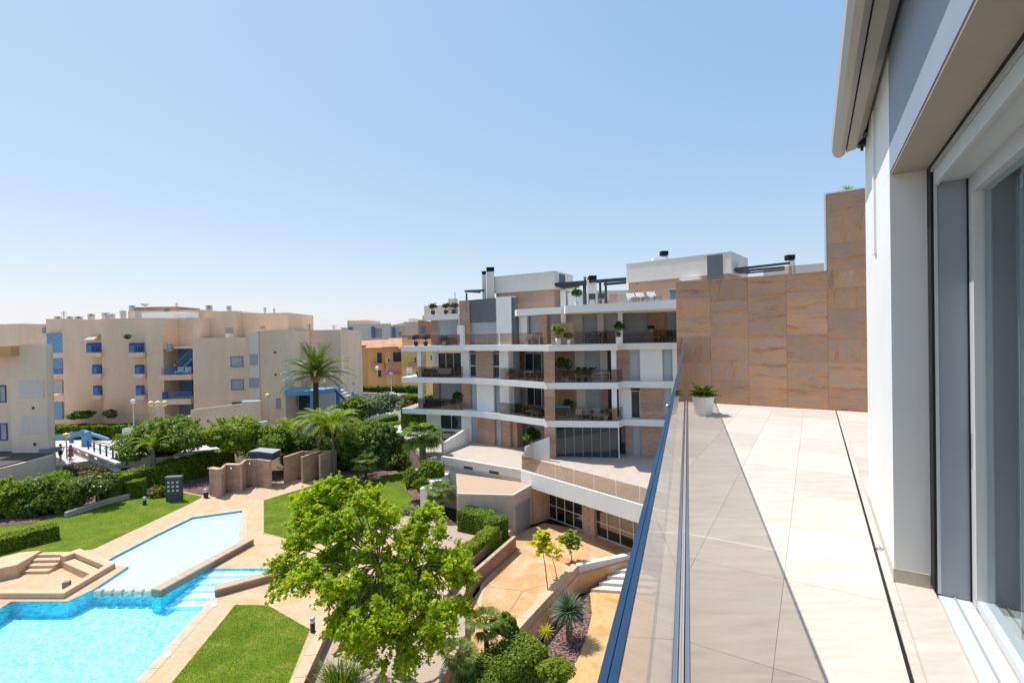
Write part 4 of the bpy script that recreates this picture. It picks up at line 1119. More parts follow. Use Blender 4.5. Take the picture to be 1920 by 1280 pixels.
# gym front under the terrace
ig = G(*Z5(1100, 820), -0.6)
pr = G(*Z5(1400, 935), -0.6); gr = G(*Z5(1500, 950), -0.6)
gym = thing('gym_front', 'row of tall glass doors with a brown stone pier under the white terrace', 'shopfront', (4, 32, -0.6))
FGm = Fr((2.35, 34.3), (9.6, 28.4))
_a, _b = Vector((ig.x, ig.y)), Vector((pr.x, pr.y))
FGm = Fr(_a, _a + (_b - _a).normalized() * 9.0)
mb = MB(); mb.fb(FGm, -0.6, 11, -6.0, -1.2, -0.6, PL0 - 0.46); mb.build('room_wall', M['patio_wall'] if 'patio_wall' in M else M['cream'], gym)
def gymglass(px0, px1, n):
    s0, s1 = FGm.sx(px0, 0, 985), FGm.sx(px1, 0, 985)
    mb = MB(); t = 0.06; z0, z1 = -0.6, PL0 - 0.46
    mb.fb(FGm, s0, s1, -0.08, 0, z0, z0 + 0.08); mb.fb(FGm, s0, s1, -0.08, 0, z1 - 0.08, z1 - 0.003); mb.fb(FGm, s0 + t, s1 - t, -0.075, -0.005, z0 + 0.95, z0 + 1.01)
    for i in range(n + 1):
        s = s0 + (s1 - s0 - t) * i / n; mb.fb(FGm, s, s + t, -0.08, 0, z0 + 0.08, z1 - 0.08)
    f = mb.build('door_frame', M['alu_light'], gym)
    for i in range(n):
        a, b = s0 + (s1 - s0 - t) * i / n + t, s0 + (s1 - s0 - t) * (i + 1) / n
        mb = MB(); mb.fb(FGm, a, b, -0.06, -0.04, z0 + 0.08, z1 - 0.08); mb.build('door_pane', M['glass_gym'], f)
M['glass_gym'] = glass('gym_glass', (0.10, 0.10, 0.10), 0.0, 1.5, 0.16)
gymglass(Z5(1095, 0)[0], Z5(1326, 0)[0], 4); gymglass(Z5(1404, 0)[0], Z5(1860, 0)[0], 5)
mb = MB(); mb.fb(FGm, FGm.sx(Z5(1328, 0)[0], 0.25, 985), FGm.sx(Z5(1402, 0)[0], 0.25, 985), -0.2, 0.25, -0.6, PL0 - 0.46); pi_ = mb.build('stone_pier', M['pinkstone'], gym)
mb = MB(); s = FGm.sx(Z5(1345, 0)[0], 0.25, 945); mb.fb(FGm, s - 0.1, s + 0.1, 0.25, 0.36, 1.25, 1.5); mb.build('wall_lamp', M['dark'], pi_)
mb = MB(); mb.strip([RQ[2], (ig.x, ig.y)], 0.25, -0.6, PL0 - 0.46); mb.build('side_wall', M['pinkstone'], gym)
# ================================================================== ground that reaches the horizon, street, neighbouring houses
def ground_h(x, y):
    # low inside the garden, street level beyond its back and left edges, town hill far off
    def st(a, b, v):
        t = min(1, max(0, (v - a) / (b - a))); return t * t * (3 - 2 * t)
    edge_y = 45.5 + (0.10 * (x + 20) if x > -20 else 0.0) + (6.0 if x > -9 else 0)
    k_ = max(st(edge_y, edge_y + 3.0, y), st(-37.5, -41.5, x))
    h = -1.9 + k_ * 3.2
    far = math.hypot(x, y)
    h += 30 * math.exp(-((x + 40) / 120) ** 2 - ((y - 420) / 90) ** 2)
    h -= max(0.0, far - 700) * 0.004
    return h
def axis_steps(lims):
    out = []
    for a, b, s in lims:
        v = a
        while v < b - 1e-6: out.append(v); v += s
    out.append(lims[-1][1]); return out
gx = axis_steps([(-3000, -400, 200), (-400, -120, 20), (-120, 40, 2.0), (40, 400, 20), (400, 3000, 200)])
gy = axis_steps([(-400, -20, 20), (-20, 80, 2.0), (80, 600, 20), (600, 4000, 200)])
vs = [(x, y, ground_h(x, y)) for y in gy for x in gx]
nx = len(gx)
fs = [(j * nx + i, j * nx + i + 1, (j + 1) * nx + i + 1, (j + 1) * nx + i) for j in range(len(gy) - 1) for i in range(nx - 1)]
tag(mesh_np('ground', vs, fs, M['earth'], smooth=True), kind='structure')
SZ = 1.5
st_poly = [(-60, 47.2), (-47, 41.5), (-41.5, 44.0), (-39.5, 46.2), (-30, 49.5), (-20, 50.2), (-12.5, 51.0), (-6, 60), (30, 75), (30, 88), (-120, 88), (-120, 47)]
tag(MB().prism(st_poly, 0.4, SZ).build('street', M['street']), kind='structure')

ab = thing('apartment_block', 'long beige block-built apartment house with blue balconies across the street', 'building', (-27, 62, SZ))
B0 = SZ + 0.002
def vol(px0, px1, pyt, Y, depth=10.0, zb=B0, mat='beige', name='wall', parent=None, pyt2=None):
    a, b = DY(px0, pyt, Y), DY(px1, pyt2 if pyt2 else pyt, Y)
    mb = MB(); mb.box(a.x, b.x, Y, Y + depth, zb, a.z)
    return mb.build(name, M[mat], parent if parent else ab)
def face(px0, px1, py0, py1, Y, mat, name='panel', th=0.06, parent=None):
    """slab standing proud of the frontal wall at distance Y"""
    a, b = DY(px0, py0, Y), DY(px1, py1, Y)
    mb = MB(); mb.box(a.x, b.x, Y - th, Y + 0.12, b.z, a.z)
    return mb.build(name, M[mat], parent if parent else ab)
def fwindow(px0, px1, py0, py1, Y, frame='alu_dark', pane='pane_grey', parent=None, n=1):
    a, b = DY(px0, py0, Y), DY(px1, py1, Y)
    t = 0.09; mb = MB()
    mb.box(a.x, b.x, Y - 0.05, Y + 0.1, b.z, b.z + t); mb.box(a.x, b.x, Y - 0.05, Y + 0.1, a.z - t, a.z)
    for i in range(n + 1):
        x = a.x + (b.x - a.x - t) * i / n; mb.box(x, x + t, Y - 0.05, Y + 0.1, b.z + t, a.z - t)
    f = mb.build('window', M[frame], parent if parent else ab)
    mb = MB(); mb.box(a.x + t, b.x - t, Y - 0.02, Y + 0.05, b.z + t, a.z - t); mb.build('pane', M[pane], f)
    mb = MB(); mb.box(a.x - 0.08, b.x + 0.08, Y - 0.12, Y + 0.05, b.z - 0.08, b.z - 0.002); mb.build('sill', M['cream'], f)
    return f
vol(-220, 45, 612, 71); vol(45, 90, 608, 69.5, 8); vol(86, 117, 598, 65.5, 6, mat='beige')
vol(116, 189, 600, 59.0); vol(189, 273, 597.5, 58.4); vol(273, 304, 596.5, 57.8); vol(304, 361, 596.5, 60.6, 7)
vol(360.5, 478, 634, 56.2, 5); vol(361, 373, 596.5, 58.0, 7); vol(373, 441, 584, 60.2, 8); vol(441, 539, 588, 61.6, 8)
vol(460, 532, 620.5, 55.6, 7); vol(533, 545, 622, 63.5, 4, mat='blue_deep'); vol(544, 576, 647, 60.0, 4); vol(532, 638, 620, 64.0, 9)
vol(465.5, 484, 622, 55.45, 1.0, mat='cream', name='glazed_strip')
vol(240, 375, 583, 72, 6, mat='cream', name='roof_house'); vol(250, 330, 576, 78, 6, mat='ochre_red', name='roof_house')
face(292, 371, 587, 597, 66, 'white_clean', 'awning_roof', 2.5)
for q in ((432, 456.5, 668, 688), (433, 457.5, 711, 731)): fwindow(*q, 56.2)
fwindow(435, 456, 753, 762, 56.2, pane='pane'); fwindow(518, 526.5, 747, 765, 55.6)
for q in ((468, 483, 664, 684), (467, 485, 709, 726)): face(*q, 55.45, 'pane_grey', 'glass_block')
for (x, y) in ((516, 660.5), (517, 702)): face(x - 1.5, x + 1.5, y - 1.5, y + 1.5, 55.6, 'dark', 'wall_vent', 0.1)
# big balcony stack in the middle
def recess(px0, px1, levels, Yf, Yb, side=True):
    for (yt, yb) in levels:
        a, b = DY(px0, yt, Yb - 0.15), DY(px1, yb, Yb - 0.15)
        mb = MB(); mb.box(a.x, b.x, Yb - 0.15, Yb, b.z, a.z); mb.build('balcony_wall', M['blue_wall'], ab)
recess(303, 361, [(653, 703), (711, 748), (757, 800)], 57.8, 60.58)
for (y0_, y1_, ex) in ((703, 711.5, 3), (748, 757, 3)):
    a, b = DY(303 - ex, y0_, 57.2), DY(360.8, y1_, 57.2)
    mb = MB(); mb.box(a.x, b.x, 57.0, 60.5, b.z, a.z); mb.build('balcony_slab', M['beige'], ab)
a, b = DY(304, 640, 57.8), DY(361, 653, 57.8); mb = MB(); mb.box(a.x, b.x, 57.9, 60.5, b.z, b.z + 0.25); mb.build('balcony_slab', M['beige'], ab)
def bal_rail(px0, px1, py0, py1, Y, mat='blue', n=None):
    a, b = DY(px0, py0, Y), DY(px1, py1, Y)
    mb = MB(); mb.box(a.x, b.x, Y - 0.04, Y + 0.02, a.z - 0.07, a.z); mb.box(a.x, b.x, Y - 0.04, Y + 0.02, b.z, b.z + 0.06)
    n = n or max(3, int((b.x - a.x) / 0.14))
    for i in range(n + 1):
        x = a.x + (b.x - a.x - 0.035) * i / n; mb.box(x, x + 0.035, Y - 0.025, Y + 0.01, b.z + 0.06, a.z - 0.07)
    return mb.build('railing', M[mat], ab)
bal_rail(303, 324, 690, 703, 57.1); bal_rail(324, 360.5, 690, 703, 57.1); bal_rail(304, 360.5, 735, 748, 57.1)
face(305, 314, 735, 748, 57.0, 'blue_deep', 'balcony_panel', 0.04)
def stair(px0, py0, px1, py1, Y, mat='blue_light'):
    a, b = DY(px0, py0, Y), DY(px1, py1, Y)
    mb = MB(); n = 9
    for i in range(n):
        x = a.x + (b.x - a.x) * i / n; z = a.z + (b.z - a.z) * i / n
        mb.box(x, x + (b.x - a.x) / n, Y, Y + 0.9, z - 0.30, z)
    mb.strip([(a.x, Y - 0.05), (b.x, Y - 0.05)], 0.05, [a.z + 0.85, b.z + 0.85], [a.z + 0.95, b.z + 0.95])
    mb.strip([(a.x, Y - 0.05), (b.x, Y - 0.05)], 0.05, [a.z + 0.35, b.z + 0.35], [a.z + 0.42, b.z + 0.42])
    return mb.build('roof_stair', M[mat], ab)
stair(326, 701, 360, 668, 58.6)
fwindow(313, 323, 645, 656, 57.75)
# left balcony stack
recess(87, 117, [(625, 662), (671, 703), (713, 741), (753, 786)], 59.0, 65.4)
for (y0_, y1_) in ((662, 671), (703, 713), (741, 753)):
    a, b = DY(87, y0_, 60), DY(117, y1_, 60); mb = MB(); mb.box(a.x, b.x, 60.2, 65.2, b.z, a.z); mb.build('balcony_slab', M['beige'], ab)
face(90, 118, 713, 738, 60.2, 'shutter', 'shutter', 0.1); bal_rail(88, 117, 692, 703, 60.3, 'blue_deep'); bal_rail(88, 117, 648, 662, 60.3, 'blue_light'); stair(92, 660, 116, 630, 62.0)
fwindow(80, 96, 614, 624, 69.4, n=3)
# small balconies on the two towers
for (px, Yt) in ((152, 58.9), (232, 58.3)):
    for (x0_, y0_, y1_, y2_) in ((10, 647, 661, 669), (21, 688, 701, 708), (23, 727, 741, 748)):
        a, b = DY(px + x0_, y0_ - 4, Yt), DY(px + 37.5, y1_, Yt)
        mb = MB(); mb.box(a.x, b.x, Yt - 0.02, Yt + 0.1, b.z, a.z); mb.build('recess_shade_panel', M['blue_deep'], ab)  # shade inside the opening painted as a flat deep blue panel
        a, b = DY(px + x0_ - 2, y1_, Yt - 0.8), DY(px + 37.5, y2_, Yt - 0.8)
        mb = MB(); mb.box(a.x, b.x, Yt - 0.9, Yt, b.z, a.z); mb.build('balcony_slab', M['beige'], ab)
        bal_rail(px + x0_, px + 37, y0_, y1_, Yt - 0.8, 'blue', 5)
        a, b = DY(px + x0_, y0_, Yt - 0.8), DY(px + x0_ + 10, y1_, Yt - 0.8)
        mb = MB(); mb.box(a.x, b.x, Yt - 0.86, Yt - 0.845, b.z, a.z); mb.build('balcony_panel', M['blue'], ab)
a, b = DY(158, 638, 58.1), DY(188, 628, 58.9); mb = MB(); mb.hexa([(a.x, 58.0, a.z), (b.x, 58.0, a.z), (b.x, 58.95, b.z), (a.x + 0.4, 58.95, b.z), (a.x, 58.0, a.z + 0.08), (b.x, 58.0, a.z + 0.08), (b.x, 58.95, b.z + 0.08), (a.x + 0.4, 58.95, b.z + 0.08)]); mb.build('sun_canvas', M['awning_cloth'], ab)
# roof chimneys with slatted caps
for (x0_, x1_, yt, yb, Y) in ((100, 109, 593, 600, 66), (123, 131, 593, 600, 62), (138, 148, 593, 600, 62), (163, 172, 588, 596, 63), (190, 199, 586, 598, 62), (203, 211, 588, 598, 62), (224, 232, 582, 598, 62), (241, 249, 572, 597, 64),
                              (306, 314, 578, 590, 68), (344, 352, 579, 585, 74), (385, 394, 572, 585, 62), (424, 431, 573, 585, 62), (494, 498, 576, 589, 63), (511.5, 515, 578, 589, 63), (421, 432, 614, 634, 58.5), (487, 495, 611, 621, 58), (555, 561, 613, 621, 66)):
    a, b = DY(x0_, yt, Y), DY(x1_, yb, Y); w_ = b.x - a.x; h_ = min(0.75, (a.z - b.z) * 0.6)
    mb = MB(); mb.box(a.x + 0.05, b.x - 0.05, Y + 0.05, Y + w_ - 0.05, b.z - 0.3, a.z - h_ + 0.02); c_ = mb.build('chimney', M['cream'], ab)
    mb = MB()
    for i in range(5): mb.box(a.x, b.x, Y, Y + w_, a.z - h_ + h_ * i / 5 + 0.02, a.z - h_ + h_ * (i + 0.7) / 5)
    mb.build('chimney_cap', M['alu_dark'], c_)
for (x0_, yt, yb, Y) in ((119.5, 584, 601, 62), (331, 568, 580, 79), (580, 607, 620, 66), (626, 609, 621, 66)):
    a, b = DY(x0_, yt, Y), DY(x0_, yb, Y); mb = MB(); mb.tube([(a.x, Y, b.z), (a.x, Y, a.z)], 0.03, 6)
    for i in range(4): mb.box(a.x - 0.45 + 0.06 * i, a.x + 0.45 - 0.06 * i, Y - 0.01, Y + 0.01, a.z - 0.1 - 0.14 * i, a.z - 0.07 - 0.14 * i)
    mb.build('antenna', M['dark'], ab)
a = DY(272, 573, 74); mb = MB(); mb.lathe((a.x, 74, a.z - 0.1), [(0.0, 0.0), (0.35, 0.1), (0.6, 0.35)], 12); mb.tube([(a.x, 74, a.z - 1.2), (a.x, 74, a.z)], 0.05, 6); mb.build('satellite_dish', M['alu'], ab)
# stepped garden wall at the foot of the block
mb = MB(); Y = 53.4
for (x0_, x1_, yt, yt2) in ((342, 351, 791, 791), (351, 359, 779, 779), (359, 490, 768, 752)):
    a, b = DY(x0_, yt, Y), DY(x1_, yt2, Y); mb.strip([(a.x, Y), (b.x, Y)], 0.3, SZ, [a.z, b.z])
mb.build('garden_step_wall', M['beige'], ab)
face(456, 488, 751, 757, 53.6, 'white', 'wall_cap', 0.3)

# near left house
nh = thing('block_house', 'beige rough block house with blue framed windows at the left edge', 'building', (-44, 45, SZ))
c0 = G(100, 890, 1.2)
NF = Fr((-58, 43.0), (c0.x, c0.y))
def nbox(px0, px1, py0, py1, d0, d1, mat, name):
    s0, z0 = NF.hit(px0, py0, d1); s1, z1 = NF.hit(px1, py1, d1)
    mb = MB(); mb.fb(NF, s0, s1, d0, d1, min(z0, z1), max(z0, z1)); return mb.build(name, M[mat], nh)
s1, zt_ = NF.hit(92, 645, 0.0); sL, _z = NF.hit(24, 700, 0.0)
_q0, _q1 = NF.P(-8, -0.3, 0), NF.P(s1, -0.3, 0)
mb = MB(); mb.prism([(_q0.x, _q0.y), (_q1.x, _q1.y), (_q1.x - 8.0, _q1.y + 7.0), (_q0.x - 3, _q0.y + 8)], -1.0, zt_ - 0.15); mb.build('wall', M['beige_near'], nh)
mb = MB(); mb.fb(NF, sL, s1 - 0.05, -0.3, 0.25, 1.0, zt_ + 0.02); mb.build('bay_wall', M['beige_near'], nh)
nbox(-40, 20, 650, 667, -0.3, 0.9, 'awning_orange' if 'awning_orange' in M else 'ochre', 'sun_canvas')
for q in ((-14, 12, 722, 754), (-14, 14.5, 793, 825)):
    s0, z1 = NF.hit(q[0], q[2], -0.28); s2, z0 = NF.hit(q[1], q[3], -0.28)
    mb = MB(); t = 0.09
    for (sa, sb_, za_, zb_) in ((s0, s2, z0, z0 + t), (s0, s2, z1 - t, z1), (s0, s0 + t, z0 + t, z1 - t), (s2 - t, s2, z0 + t, z1 - t), ((s0 + s2) / 2, (s0 + s2) / 2 + t, z0 + t, z1 - t)):
        mb.fb(NF, sa, sb_, -0.31, -0.24, za_, zb_)
    f = mb.build('window', M['blue_deep'], nh); mb = MB(); mb.fb(NF, s0 + t, s2 - t, -0.30, -0.27, z0 + t, z1 - t); mb.build('pane', M['pane_grey'], f)
for q in ((36, 82, 713, 745), (38, 90, 781, 812)): nbox(*q, 0.2, 0.29, 'parapet', 'glass_block_panel')
for q in ((59.5, 62.5, 763, 767), (62, 66, 830, 835)): nbox(*q, 0.2, 0.33, 'dark', 'wall_vent')
# its low wing with the dark deck roof
Wq = [G(100, 853, 3.1), G(-60, 893, 3.1)]
wing = [(Wq[0].x, Wq[0].y), (Wq[1].x, Wq[1].y), (-62, 36), (-62, 46), (Wq[0].x - 3.0, Wq[0].y + 2.6)]
MB().prism(wing, -1.0, 3.1).build('low_wing', M['beige_near'], nh)
wd_ = [(Wq[0].x - 0.5, Wq[0].y + 0.4), (Wq[1].x, Wq[1].y + 0.6), (-60, 44), (Wq[0].x - 3.0, Wq[0].y + 2.2)]
MB().prism(wd_, 3.102, 3.2).build('deck_roof', M['wicker'], nh)
sky_panel = nbox(73, 93, 842, 850, -0.2, 0.6, 'alu_dark', 'deck_step')
# blue paved strip with railing under that wing
pr_ = [G(40, 915, 0.6), G(104, 886, 0.6)]
fence_b = thing('blue_railing', 'blue metal railing on the paving below the near beige house', 'railing', tuple(pr_[0]))
mb = MB(); mb.strip([(pr_[0].x, pr_[0].y), (pr_[1].x, pr_[1].y)], 0.06, 1.5, 1.58); mb.strip([(pr_[0].x, pr_[0].y), (pr_[1].x, pr_[1].y)], 0.04, 0.8, 0.86); mb.build('rail', M['blue'], fence_b)
mb = MB(); mb.strip([(pr_[0].x, pr_[0].y), (pr_[1].x, pr_[1].y)], 0.3, -1.5, 0.6, side=-1); mb.build('kerb', M['blue_wall'], fence_b)
for i in range(6):
    q = pr_[0].lerp(pr_[1], i / 5); mb = MB(); mb.box(q.x - 0.03, q.x + 0.03, q.y - 0.03, q.y + 0.03, 0.6, 1.5); mb.build('post', M['blue'], fence_b)

# blue frame canopy over the walkway
def gz(px, py, z=SZ): return G(px, py, z)
cn = thing('blue_canopy', 'pale blue concrete frame over the street walkway beside the near house', 'canopy', (-43, 52, SZ))
def bar3(px0, py0, px1, py1, Y0, Y1, h, th, mat, parent, name):
    a, b = DY(px0, py0, Y0), DY(px1, py1, Y1)
    mb = MB(); mb.strip([(a.x, a.y), (b.x, b.y)], th, [a.z - h, b.z - h], [a.z, b.z]); return mb.build(name, M[mat], parent)
bar3(60, 806, 130, 796.5, 56, 57.5, 0.3, 0.3, 'blue_light', cn, 'beam'); bar3(130, 796.5, 203, 821, 57.4, 53.0, 0.3, 0.22, 'blue_light', cn, 'beam')
bar3(60, 822, 156, 807.5, 52.0, 52.0, 0.55, 0.35, 'blue_light', cn, 'beam')
a = DY(152, 810, 51.9); b = DY(163, 844, 51.9); mb = MB(); mb.box(a.x, b.x, 51.9, 52.5, SZ, a.z); mb.build('pillar', M['blue_light'], cn)
a = DY(129, 815, 54.0); b = DY(134, 844, 54.0); mb = MB(); mb.box(a.x, b.x, 54.0, 54.3, SZ, a.z + 0.3); mb.build('pillar', M['blue'], cn)
yw = DY(88, 818, 56.0); yw2 = DY(150, 830, 56.0); mb = MB(); mb.box(yw.x, yw2.x, 56.0, 56.3, SZ, yw.z); tag(mb.build('boundary_wall', M['yellow']), 'warm yellow wall behind the walkway under the blue frame', 'wall')
bl = thing('street_railing', 'dark blue post railing along the white street ramp', 'railing', tuple(gz(200, 862)))
p0, p1 = G(166, 848, SZ), G(238, 872, SZ)
for i in range(7):
    q = p0.lerp(p1, i / 6); mb = MB(); mb.box(q.x - 0.05, q.x + 0.05, q.y - 0.05, q.y + 0.05, SZ, SZ + 1.25); mb.build('post', M['blue_deep'], bl)
mb = MB(); mb.strip([(p0.x, p0.y), (p1.x, p1.y)], 0.05, SZ + 1.12, SZ + 1.18); mb.strip([(p0.x, p0.y), (p1.x, p1.y)], 0.04, SZ + 0.6, SZ + 0.64); mb.build('rail', M['blue_deep'], bl)
lwl = thing('street_wall', 'low pale concrete wall with square openings beside the walkway', 'wall', tuple(gz(180, 868)))
p0, p1 = G(136, 848, SZ), G(222, 884, SZ)
for i in range(5):
    a = p0.lerp(p1, i / 5 + 0.03); b = p0.lerp(p1, (i + 1) / 5 - 0.03)
    mb = MB(); mb.strip([(a.x, a.y), (a.lerp(b, 0.3).x, a.lerp(b, 0.3).y)], 0.35, SZ, SZ + 0.6); mb.build('wall_block', M['cream'], lwl)
mb = MB(); mb.strip([(p0.x, p0.y), (p1.x, p1.y)], 0.4, SZ + 0.602, SZ + 0.78); mb.strip([(p0.x, p0.y), (p1.x, p1.y)], 0.36, SZ, SZ + 0.15); mb.build('wall_cap', M['parapet'], lwl)
# white ramp parapets further along the street
for (x0_, y0_, x1_, y1_, lab) in ((232, 803, 352, 782, 'long white street parapet below the beige block, its left end behind the garden tree'), (255, 822, 365, 800, 'white lower ramp parapet behind the broad garden tree'), (400, 800, 500, 789, 'white street parapet right of the lamp with the single yellow globe')):
    a, b = DY(x0_, y0_, 52.5), DY(x1_, y1_, 53.0 if x0_ < 250 else 50.8)
    mb = MB(); mb.strip([(a.x, a.y), (b.x, b.y)], 0.5, 0.8, [a.z, b.z]); tag(mb.build('street_parapet', M['white']), lab, 'wall')
a, b = G(165, 800, SZ + 1.6), G(240, 815, SZ + 1.6)

# second blue entrance with stair
en = thing('entrance_porch', 'light blue entrance porch with outside stair by the tall date palm', 'porch', (-22, 56, SZ))
a, b = DY(533, 734, 54.0), DY(588, 734, 54.0); mb = MB(); mb.box(a.x, b.x, 54.0, 54.5, a.z - 0.45, a.z); mb.build('beam', M['blue_light'], en)
a2, b2 = DY(542, 726, 58), DY(640, 727, 58); MB().prism([(a.x, 54.5), (b.x, 54.5), (b2.x, 57.5), (a2.x, 58.5)], a.z - 0.25, a.z + 0.02).build('porch_roof', M['blue_light'], en)
c = DY(581, 740, 54.0); d_ = DY(588, 740, 54.0); mb = MB(); mb.box(c.x, d_.x, 54.0, 54.45, SZ, a.z - 0.452); mb.build('pillar', M['blue_light'], en)
bar3(588, 735, 636, 727, 54.6, 57.5, 0.4, 0.4, 'blue_light', en, 'beam')
c = DY(629, 732, 57.4); d_ = DY(636, 760, 57.4); mb = MB(); mb.box(c.x, d_.x, 57.4, 57.9, SZ, c.z); mb.build('pillar', M['blue'], en)
c, d_ = DY(560, 738, 58.4), DY(583, 768, 58.4); mb = MB(); mb.box(c.x, d_.x, 58.4, 58.7, d_.z, c.z); mb.build('door', M['pane'], en)
c, d_ = DY(533, 738, 59.2), DY(632, 780, 59.2); mb = MB(); mb.box(c.x, d_.x, 58.75, 59.3, SZ, c.z + 0.5); mb.build('back_wall', M['cream'], en)
bar3(626, 726, 655, 754, 57.0, 55.2, 0.35, 0.12, 'blue_deep', en, 'stair_stringer'); bar3(632, 716, 668, 746, 58.4, 56.6, 0.10, 0.08, 'blue', en, 'handrail'); bar3(660, 734, 674, 748, 58, 57, 0.5, 0.12, 'blue_deep', en, 'stair_stringer')
for i in range(6):
    c = DY(632 + 5.5 * i, 731 + 5 * i, 57.2 - 0.3 * i); mb = MB(); mb.box(c.x - 0.3, c.x + 0.5, c.y, c.y + 1.3, c.z - 0.16, c.z - 0.06); mb.build('step', M['cream'], en)

# ochre houses, each a thing
def house(px0, px1, pye, pyr, Y, depth, mat, label, wins=(), doors=(), balc=(), roof='tiles', zb=SZ, gable='x'):
    a, b = DY(px0, pye, Y), DY(px1, pye, Y)
    h = thing('terraced_house', label, 'house', ((a.x + b.x) / 2, Y, zb), 'ochre houses beyond the street hedge')
    mb = MB(); mb.box(a.x, b.x, Y, Y + depth, zb, a.z); mb.build('wall', M[mat], h)
    r = DY((px0 + px1) / 2, pyr, Y + depth / 2).z
    mb = MB(); e = 0.4
    x0, x1, y0, y1, z = a.x - e, b.x + e, Y - e, Y + depth + e, a.z + 0.002
    if gable == 'x':
        ym = (y0 + y1) / 2
        mb.add([(x0, y0, z), (x1, y0, z), (x1, ym, r), (x0, ym, r), (x1, y1, z), (x0, y1, z), (x0, y0, z - 0.12), (x1, y0, z - 0.12), (x1, y1, z - 0.12), (x0, y1, z - 0.12)],
               [(0, 1, 2, 3), (3, 2, 4, 5), (0, 3, 5), (1, 4, 2), (6, 7, 1, 0), (7, 8, 4, 1), (8, 9, 5, 4), (9, 6, 0, 5), (9, 8, 7, 6)])
    else:
        xm = (x0 + x1) / 2
        mb.add([(x0, y0, z), (x1, y0, z), (xm, y0, r), (xm, y1, r), (x1, y1, z), (x0, y1, z), (x0, y0, z - 0.12), (x1, y0, z - 0.12), (x1, y1, z - 0.12), (x0, y1, z - 0.12)],
               [(0, 1, 2), (1, 4, 3, 2), (0, 2, 3, 5), (5, 3, 4), (6, 7, 1, 0), (7, 8, 4, 1), (8, 9, 5, 4), (9, 6, 0, 5), (9, 8, 7, 6)])
    mb.build('roof', M[roof], h)
    for q in wins: fwindow(*q, Y, frame='white', pane='pane', parent=h)
    for q in doors: face(*q, Y, 'dark', 'door', 0.04, h)
    for q in balc: face(*q, Y, 'ochre_red', 'balcony', 1.1, h)
    return h
house(638, 689, 648, 639, 92, 9, 'ochre', 'ochre house end wall with two small windows, behind the tall date palm', ((647, 654, 650, 658), (670, 679, 649, 657)))
house(689, 722, 652, 637, 90, 9, 'ochre', 'ochre house with a dark upper door and terracotta balcony, second from the left', doors=((707, 716, 661, 680), (708, 715, 694, 706)), balc=((699, 724, 681, 693),))
house(722, 752, 650, 634, 88, 9, 'ochre', 'ochre house with a broad shaded opening and long terracotta balcony', doors=((737, 755, 660, 678),), balc=((729, 770, 678, 690),), wins=((726, 732, 671, 680),))  # the opening's shade is a dark slab drawn like a door
house(752, 800, 652, 636, 86, 9, 'yellow', 'yellow house seen through the open balconies of the white apartment building', wins=((776, 781, 668, 680), (793, 796, 669, 681)), balc=((768, 802, 679, 688),))
house(798, 850, 655, 640, 84, 8, 'yellow', 'pale yellow house half hidden behind the white balcony column', wins=((806, 811, 664, 676),))
# pale blocks with blue columns behind
pbk = thing('pale_apartments', 'pale grey apartment row with blue columns behind the ochre roofs', 'building', (-38, 140, 5))
vol(651, 692, 601, 140, 12, 2.0, 'beige', 'wall', pbk); vol(692, 760, 611, 141, 12, 2.0, 'beige', 'wall', pbk); vol(654, 732, 608, 139, 1, 2.0, 'cream', 'wall', pbk, 614)
for q in ((654, 661, 613, 633), (697, 703, 612, 633), (735, 742, 613, 633)): face(*q, 139.0, 'blue', 'blue_column', 0.5, pbk)
for q in ((666, 674, 621, 632), (703, 716, 616, 632), (748, 753, 622, 629)): fwindow(*q, 139.0 if q[0] < 720 else 141, pane='pane_grey', parent=pbk)
hz_spec = ((758, 790, 605, 190, 'pale hillside house with a blue roof terrace wall', 'cream', (760, 768, 612, 624)), (784, 822, 601, 175, 'pinkish hillside house with two blue window bays', 'ochre_red', (790, 797, 612, 624)), (815, 850, 596, 200, 'topmost pale hillside house beside the left roof terrace', 'cream', (800, 806, 612, 622)), (640, 652, 616, 160, 'small yellow house right of the long beige block', 'yellow', (642, 648, 620, 626)))
for (x0_, x1_, yt, Y, lab, mat, blu) in hz_spec:
    a, b = DY(x0_, yt, Y), DY(x1_, yt, Y)
    h = thing('hillside_house', lab, 'house', ((a.x + b.x) / 2, Y, 5.0), 'houses on the far hill')
    mb = MB(); mb.box(a.x, b.x, Y, Y + 12, 1.0, a.z); mb.box(a.x + 1, (a.x + b.x) / 2, Y + 3, Y + 9, a.z, a.z + 1.8); mb.build('wall', M[mat], h)
    mb = MB(); mb.box(a.x - 0.3, b.x + 0.3, Y - 0.3, Y + 12.3, a.z + 0.002, a.z + 0.35); mb.build('roof_edge', M['white'], h)
    if x0_ < blu[0] < x1_: face(*blu, Y, 'blue', 'window', 0.3, h)
for (x0_, x1_, yt, Y, lab) in ((-200, -40, 622, 160, 'distant beige roofline at the far left'), (860, 1010, 622, 260, 'distant pale houses behind the white apartment building')):
    a, b = DY(x0_, yt, Y), DY(x1_, yt, Y); h = thing('distant_house', lab, 'house', ((a.x + b.x) / 2, Y, 2)); mb = MB(); mb.box(a.x, b.x, Y, Y + 15, 0, a.z); mb.build('wall', M['cream'], h)
# white wall and street strip in front of the long hedge
a, b = DY(612, 734, 74), DY(765, 738, 72); mb = MB(); mb.strip([(a.x, a.y), (b.x, b.y)], 0.4, SZ, [a.z, b.z]); tag(mb.build('hedge_wall', M['parapet']), 'pale low wall under the long clipped hedge by the ochre houses', 'wall')
a, b = DY(734, 735, 66), DY(757, 745, 62); mb = MB(); mb.strip([(a.x, a.y), (b.x, b.y)], 0.5, SZ, [a.z, b.z]); tag(mb.build('ramp_wall', M['white']), 'white ramp wall end left of the open ground balcony', 'wall')
